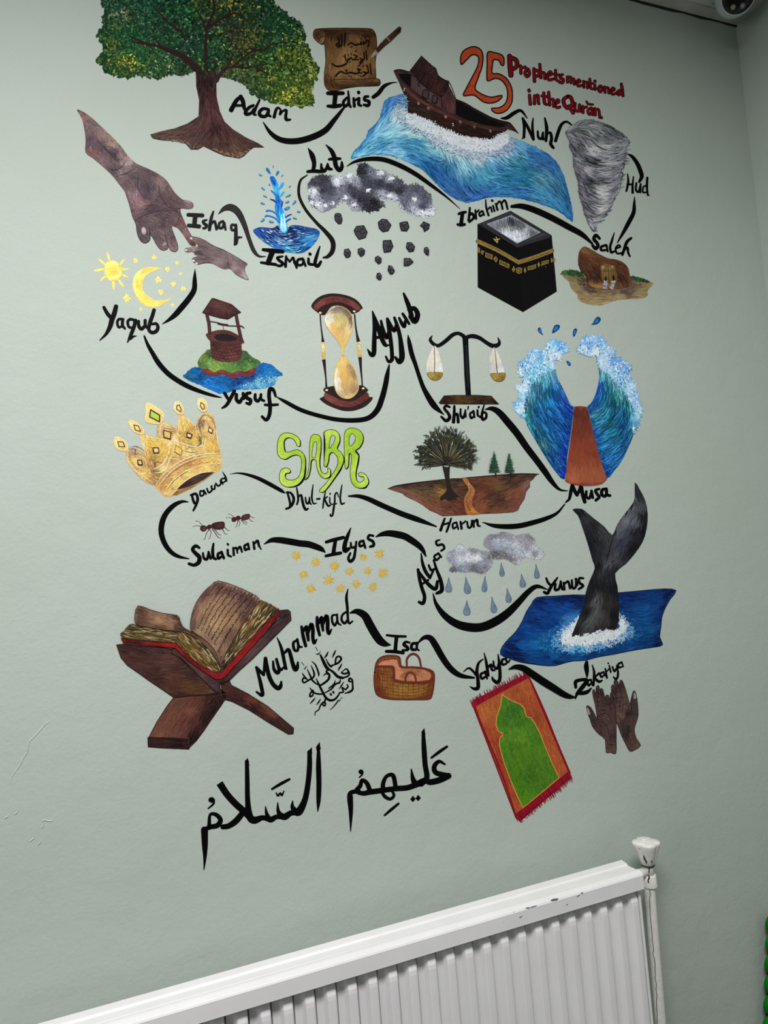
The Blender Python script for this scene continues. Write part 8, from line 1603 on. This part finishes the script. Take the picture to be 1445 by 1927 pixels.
word('painted_name', 'black hand-painted name above the fringed prayer mat', M_, [
    [((8,18,22,24), 958,635, 1000,608, 1040,640, 1055,660), ((10,22,28,30,34,26,8), 1110,538, 1075,570, 1062,630, 1070,700, 1070,760, 1040,768, 1008,752)],
    [((20,22,22,20), 1125,640, 1092,655, 1100,690, 1128,675), ((22,16), 1125,635, 1142,690)],
    [((8,22,26,24), 1118,490, 1132,550, 1142,610, 1150,665), ((18,22,22,16), 1145,610, 1170,580, 1178,620, 1200,625)],
    [((16,22,24,20), 1190,555, 1195,595, 1220,610, 1232,570), ((10,24,28,30,32,26,14), 1226,500, 1234,560, 1240,620, 1240,690, 1220,720, 1190,700, 1180,678)],
    [((18,22,22,20), 1285,535, 1258,545, 1260,580, 1288,575), ((22,18,14), 1285,535, 1300,565, 1318,545)]], w=.64)
H2 = Fr(870, 1210, 1220, 1560)
swash('thick black brush line over the prayer mat corner toward the hands', H2, (8,34,46,54,58,58,54,46,34,14), 358,203, 410,185, 470,195, 540,240, 620,295, 700,345, 780,395, 830,415, 868,420, lvl=.0022)
word('painted_name', 'black hand-painted name above the cupped brown hands', H2, [
    [((26,34,30), 880,345, 880,300, 925,285), ((30,34,40,30,10), 925,285, 968,290, 930,345, 890,395, 878,435), ((20,36,34,12), 890,395, 930,390, 970,380, 1002,350)],
    [((18,22,22,18), 990,285, 972,300, 980,330, 998,315), ((20,14), 998,285, 1010,330)],
    [((10,22,24,20), 1008,170, 1022,220, 1022,270, 1018,330), ((20,18), 1060,235, 1025,270), ((18,26,26,14), 1028,268, 1045,290, 1065,300, 1085,290)],
    [((16,20,20,16), 1095,225, 1070,240, 1080,265, 1098,250), ((18,14), 1096,225, 1108,255)],
    [((16,20), 1110,200, 1122,270), ((12,14), 1118,225, 1140,200)],
    [((14,18), 1140,175, 1152,225), ((14,14), 1132,155, 1133,160)],
    [((16,20,18), 1165,185, 1180,220, 1198,195), ((14,20,22,22,12), 1198,175, 1208,225, 1205,265, 1190,280, 1172,262)],
    [((16,20,20,16), 1235,150, 1210,165, 1215,190, 1238,185), ((18,12), 1236,148, 1250,185)],
    [((30,44,44,36,14), 965,150, 962,180, 966,220, 968,265)]], w=.6)
def mat_():
    S = SS(H2)
    m = Motif('painted_prayer_mat', 'painted orange prayer mat with green arch and crimson fringes', 'mural picture', (980, 1410), gain=1.2)
    o = H2(85,480, 520,262, 840,1040, 440,1380)
    body = H2(98,495, 510,265, 820,1000, 410,1335)
    def f(p):
        p.poly(H2(70,470, 90,440, 500,240, 525,270, 848,1040, 830,1060, 445,1390, 400,1330), (122, 16, 32))
        p.poly(body, (160, 78, 42)); p.hatch(body, 1600, 18, 2.6, S(150,520,(170,94,46), 250,460,(160,88,48), 400,340,(150,76,44), 500,300,(164,84,48), 200,650,(160,72,40), 240,800,(140,54,36), 550,450,(158,72,42), 620,620,(160,80,46), 300,1000,(146,60,38), 700,800,(164,84,48), 360,1150,(150,66,40), 420,1290,(160,72,44), 780,980,(164,80,46), 560,560,(140,62,38)), [H2(100,500, 420,1320), H2(500,280, 800,990)], jit=7, wob=.3)
        for P in ((98,497, 160,660, 240,850, 320,1060, 412,1335), (520,270, 580,400, 650,560, 730,760, 835,1010)): p.line(H2(*P), (2.4, 3, 3.2), (126, 16, 28))
    m.part('border', f)
    ar = H2(308,400, 350,430, 400,455, 450,475, 480,510, 498,575, 530,580, 560,620, 600,700, 640,800, 690,920, 750,1045, 640,1140, 470,1280, 430,1200, 380,1080, 330,950, 300,850, 285,790, 290,740, 318,708, 280,685, 260,640, 265,570, 295,490)
    def g(p):
        p.poly(ar, (66, 112, 30)); p.hatch(ar, 1500, 14, 3, S(310,450,(74,116,36), 400,520,(56,98,32), 350,600,(60,106,30), 460,560,(70,114,34), 330,680,(80,124,34), 450,700,(84,128,34), 380,800,(70,116,30), 550,700,(70,114,30), 600,800,(76,120,32), 450,900,(72,118,26), 520,1000,(58,100,26), 400,1050,(70,116,26), 620,1000,(72,116,30), 480,1200,(76,124,26), 640,1120,(72,112,30)), [H2(310,420, 340,800, 470,1260), H2(480,520, 620,850, 740,1050)], jit=6, wob=.5)
        p.outline(ar, 1.7, (196, 142, 60)); p.line(H2(498,575, 488,600), (1.2, .6), (50, 80, 24)); p.line(H2(318,708, 345,690), (1.4, .6), (52, 84, 24))
    m.part('arch', g, lvl=.0006)
    rs = random.Random(3)
    def fr(a, b, d, lo, hi, hb):
        def f(p):
            a_, b_ = np.array(a, float), np.array(b, float); dd = np.array(d, float)
            p.poly(H2(*a_, *b_, *(b_ + dd * hb), *(a_ + dd * hb)), (132, 16, 38))
            for k in range(85):
                t = (k + rs.random()) / 85; c = a_ + (b_ - a_) * t; e = c + dd * (hb + rs.uniform(lo, hi)) + np.array([rs.uniform(-10, 10), 0])
                p.line(H2(*c, *e), (3.0, .7), rs.choice(((132, 16, 38), (146, 20, 44), (118, 14, 34))))
        return f
    m.part('fringe', fr((80,492), (512,262), (-.38,-.92), 12, 48, 22), lvl=.0006)
    m.part('fringe', fr((408,1338), (830,1005), (.42,.9), 16, 50, 34), lvl=.0006)
mat_()
def cupped():
    S = SS(H2)
    for side in (0, 1):
        if side == 0:
            m = Motif('painted_palm', 'painted dark brown left palm raised in prayer, thumb to the left', 'mural picture', (1130, 1350), gain=1.22)
            P = H2(1010,368, 1025,362, 1035,400, 1038,340, 1060,332, 1068,375, 1072,352, 1092,362, 1105,420, 1115,405, 1135,405, 1142,440, 1150,385, 1162,395, 1180,470, 1192,560, 1195,640, 1195,760, 1192,860, 1150,850, 1115,850, 1108,750, 1060,710, 1010,650, 990,590, 978,560, 962,500, 972,485, 1000,505, 1030,560, 1045,580, 1030,480, 1015,420)
            cols = S(1020,390,(60,44,42), 1050,350,(52,36,36), 1085,380,(64,48,44), 1130,430,(60,44,42), 1050,450,(84,64,58), 1110,500,(80,60,56), 1165,500,(70,50,48), 1060,540,(72,52,50), 1120,580,(80,60,58), 1010,600,(62,46,48), 1060,650,(70,52,52), 1150,640,(84,62,60), 1180,700,(60,44,44), 1110,700,(76,58,56), 1150,800,(84,64,58), 1120,840,(96,76,68), 980,500,(40,30,32))
            g = [H2(1030,380, 1060,520, 1100,640), H2(1150,420, 1170,600, 1160,840), H2(970,500, 1020,600, 1100,700, 1140,840), H2(1060,560, 1120,560, 1170,640)]
            ln = ((1040,345, 1048,470, 1052,530), (1072,360, 1090,470, 1100,510), (1110,410, 1118,500), (1148,400, 1152,520), (1025,460, 1055,455, 1080,450), (1030,490, 1060,485, 1095,490), (1090,470, 1140,475, 1175,465), (1055,530, 1100,520, 1140,540), (1050,570, 1110,545, 1160,600, 1178,680), (1045,590, 1100,620, 1130,680, 1150,760), (1112,785, 1150,790, 1190,790), (1060,400, 1085,405))
        else:
            m = Motif('painted_palm', 'painted dark brown right palm raised in prayer, thumb to the right', 'mural picture', (1180, 1345), gain=1.22)
            P = H2(1155,345, 1165,322, 1178,335, 1175,300, 1190,285, 1208,300, 1215,330, 1222,295, 1235,287, 1250,310, 1270,370, 1290,440, 1300,470, 1310,430, 1322,385, 1335,370, 1350,400, 1362,480, 1365,560, 1350,620, 1335,670, 1350,740, 1385,795, 1340,830, 1300,842, 1270,790, 1235,720, 1210,650, 1192,600, 1190,520, 1175,450, 1160,400)
            cols = S(1165,340,(52,38,38), 1190,310,(60,46,44), 1235,310,(56,42,40), 1200,400,(80,62,56), 1240,400,(84,66,60), 1180,420,(64,46,46), 1210,500,(84,62,60), 1260,480,(90,70,66), 1230,560,(100,78,72), 1290,540,(56,40,42), 1340,450,(60,46,46), 1340,540,(64,48,48), 1310,600,(76,58,56), 1220,640,(84,64,60), 1270,680,(52,38,40), 1260,620,(60,44,44), 1320,700,(76,58,52), 1300,780,(80,60,56), 1350,800,(96,70,62))
            g = [H2(1170,340, 1200,500, 1220,620, 1300,800), H2(1240,300, 1280,450, 1270,600, 1300,760), H2(1340,390, 1350,540, 1310,660, 1350,790)]
            ln = ((1178,335, 1190,400, 1205,470), (1215,320, 1232,400, 1250,450), (1160,400, 1200,385, 1240,380), (1175,440, 1215,425, 1270,420), (1195,500, 1230,490, 1290,460), (1205,560, 1225,600, 1240,680, 1290,780), (1300,470, 1270,560, 1250,640, 1275,740), (1310,440, 1310,520, 1290,580), (1225,350, 1250,345), (1185,350, 1210,348), (1190,520, 1192,600), (1255,470, 1240,540))
        def f(p):
            p.poly(P, (74, 54, 52), smooth=2); p.hatch(P, 900, 9, 1.7, cols, g, jit=7, smooth=2)
            for q in ln: p.line(H2(*q), (.5, 1.2, .5), (34, 24, 26))
            p.outline(P, .9, (36, 26, 28), smooth=2)
        m.part('hand', f)
        m.part('thumbnail', lambda p: p.poly(H2(*((965,505, 978,510, 992,540, 990,558, 975,550) if side == 0 else (1330,392, 1340,388, 1350,410, 1346,432, 1330,430))), (140, 132, 130), smooth=3), lvl=.0006)
cupped()
B2 = Fr(360, 1350, 870, 1650)
def arabic_big():
    m = Motif('painted_arabic_word', 'large black painted arabic word at the bottom left of the mural', 'lettering', (485, 1510))
    def P(name, fn): m.part(name, fn, M_BLACK)
    fill = lambda p, *q: p.poly(B2(*q), INK, smooth=3)
    P('letter', lambda p: (p.line(B2(678,150, 678,250, 680,350, 678,440, 674,500), np.array((14,27,28,24,6)) * B2.k, INK, n=8), p.poly(B2(684,130, 664,158, 668,180, 690,170), INK)))
    P('letter', lambda p: (p.line(B2(630,185, 630,260, 622,350, 605,440, 570,505, 540,480, 540,445), np.array((24,28,29,32,42,24,6)) * B2.k, INK, n=8), p.poly(B2(643,158, 617,184, 618,200, 644,196), INK),
        p.line(B2(570,505, 530,510, 495,530, 465,505, 460,455), np.array((36,30,36,22,6)) * B2.k, INK, n=8), p.line(B2(495,530, 455,530, 420,545, 402,515, 395,475), np.array((34,26,32,20,6)) * B2.k, INK, n=8), p.line(B2(420,545, 380,535, 335,548, 310,525, 300,440, 298,330, 296,235), np.array((30,28,40,38,28,25,22)) * B2.k, INK, n=8), p.poly(B2(300,213, 285,240, 287,260, 310,256), INK)))
    P('letter', lambda p: (p.line(B2(150,350, 190,410, 235,460, 285,505, 320,545), np.array((38,36,36,36,30)) * B2.k, INK, n=8, cap=False), p.line(B2(280,500, 240,550, 200,578, 168,584), np.array((30,34,30,28)) * B2.k, INK, n=8)))
    P('letter', lambda p: (p.line(B2(95,580, 100,520, 130,518, 155,545, 140,575, 100,585, 65,600), np.array((22,16,22,26,28,26,22)) * B2.k, INK, n=8), p.line(B2(70,600, 72,680, 72,750, 67,812), np.array((38,32,18,5)) * B2.k, INK, n=8)))
    P('vowel_mark', lambda p: (p.ell(*B2(108,440)[0], 6.2, 5.4, INK), p.line(B2(120,440, 118,460, 90,486), np.array((12,12,8)) * B2.k, INK)))
    P('vowel_mark', lambda p: p.line(B2(430,382, 475,355, 522,330), np.array((12,17,14)) * B2.k, INK))
    P('vowel_mark', lambda p: p.line(B2(452,402, 462,418, 474,402, 482,416, 494,392), np.array((7,12,9,12,6)) * B2.k, INK, n=4))
    m = Motif('painted_arabic_word', 'large black painted arabic word at the bottom right of the mural', 'lettering', (760, 1470))
    def P(name, fn): m.part(name, fn, M_BLACK)
    P('letter', lambda p: (p.line(B2(1352,250, 1320,235, 1295,262, 1305,295, 1365,310), np.array((10,20,26,28,28)) * B2.k, INK, n=8), p.line(B2(1370,312, 1320,335, 1270,345, 1250,330), np.array((34,34,32,30)) * B2.k, INK, n=8)))
    P('letter', lambda p: (p.line(B2(1236,80, 1240,160, 1246,250, 1255,320, 1225,352), np.array((18,27,28,30,36)) * B2.k, INK, n=8), p.poly(B2(1242,55, 1226,78, 1228,95, 1248,92), INK)))
    P('letter', lambda p: (p.line(B2(1235,340, 1200,355, 1182,330, 1172,275), np.array((34,34,26,6)) * B2.k, INK, n=8), p.line(B2(1200,358, 1150,375, 1080,380), np.array((32,30,30)) * B2.k, INK, n=8)))
    P('letter', lambda p: (p.line(B2(1090,378, 1075,310, 1040,315, 1022,355, 1030,385, 1090,378), np.array((24,24,20,24,26,26)) * B2.k, INK, n=8), p.line(B2(1010,385, 1030,420, 1060,435, 1080,415, 1065,385), np.array((16,20,18,16,14)) * B2.k, INK, n=8), p.line(B2(1085,380, 1010,390, 950,398), np.array((28,30,30)) * B2.k, INK, n=8)))
    P('letter', lambda p: (p.line(B2(950,398, 915,405, 880,392, 900,365, 910,335, 935,350, 952,390), np.array((30,26,24,24,20,24,26)) * B2.k, INK, n=8), p.line(B2(890,392, 850,402, 846,430, 850,500, 849,608), np.array((26,24,32,24,5)) * B2.k, INK, n=8)))
    P('vowel_mark', lambda p: (p.ell(*B2(904,290)[0], 4.8, 4.6, INK), p.line(B2(914,290, 910,305, 895,320), np.array((10,10,7)) * B2.k, INK)))
    P('vowel_mark', lambda p: p.line(B2(1280,215, 1320,185, 1362,156), np.array((12,17,14)) * B2.k, INK))
    P('vowel_mark', lambda p: p.line(B2(1030,522, 1065,492, 1104,460), np.array((11,16,13)) * B2.k, INK))
    for x, y in ((1181,435), (1209,430)): P('dot', lambda p: p.poly(B2(x, y - 18, x + 15, y, x, y + 17, x - 15, y + 2), INK))
arabic_big()
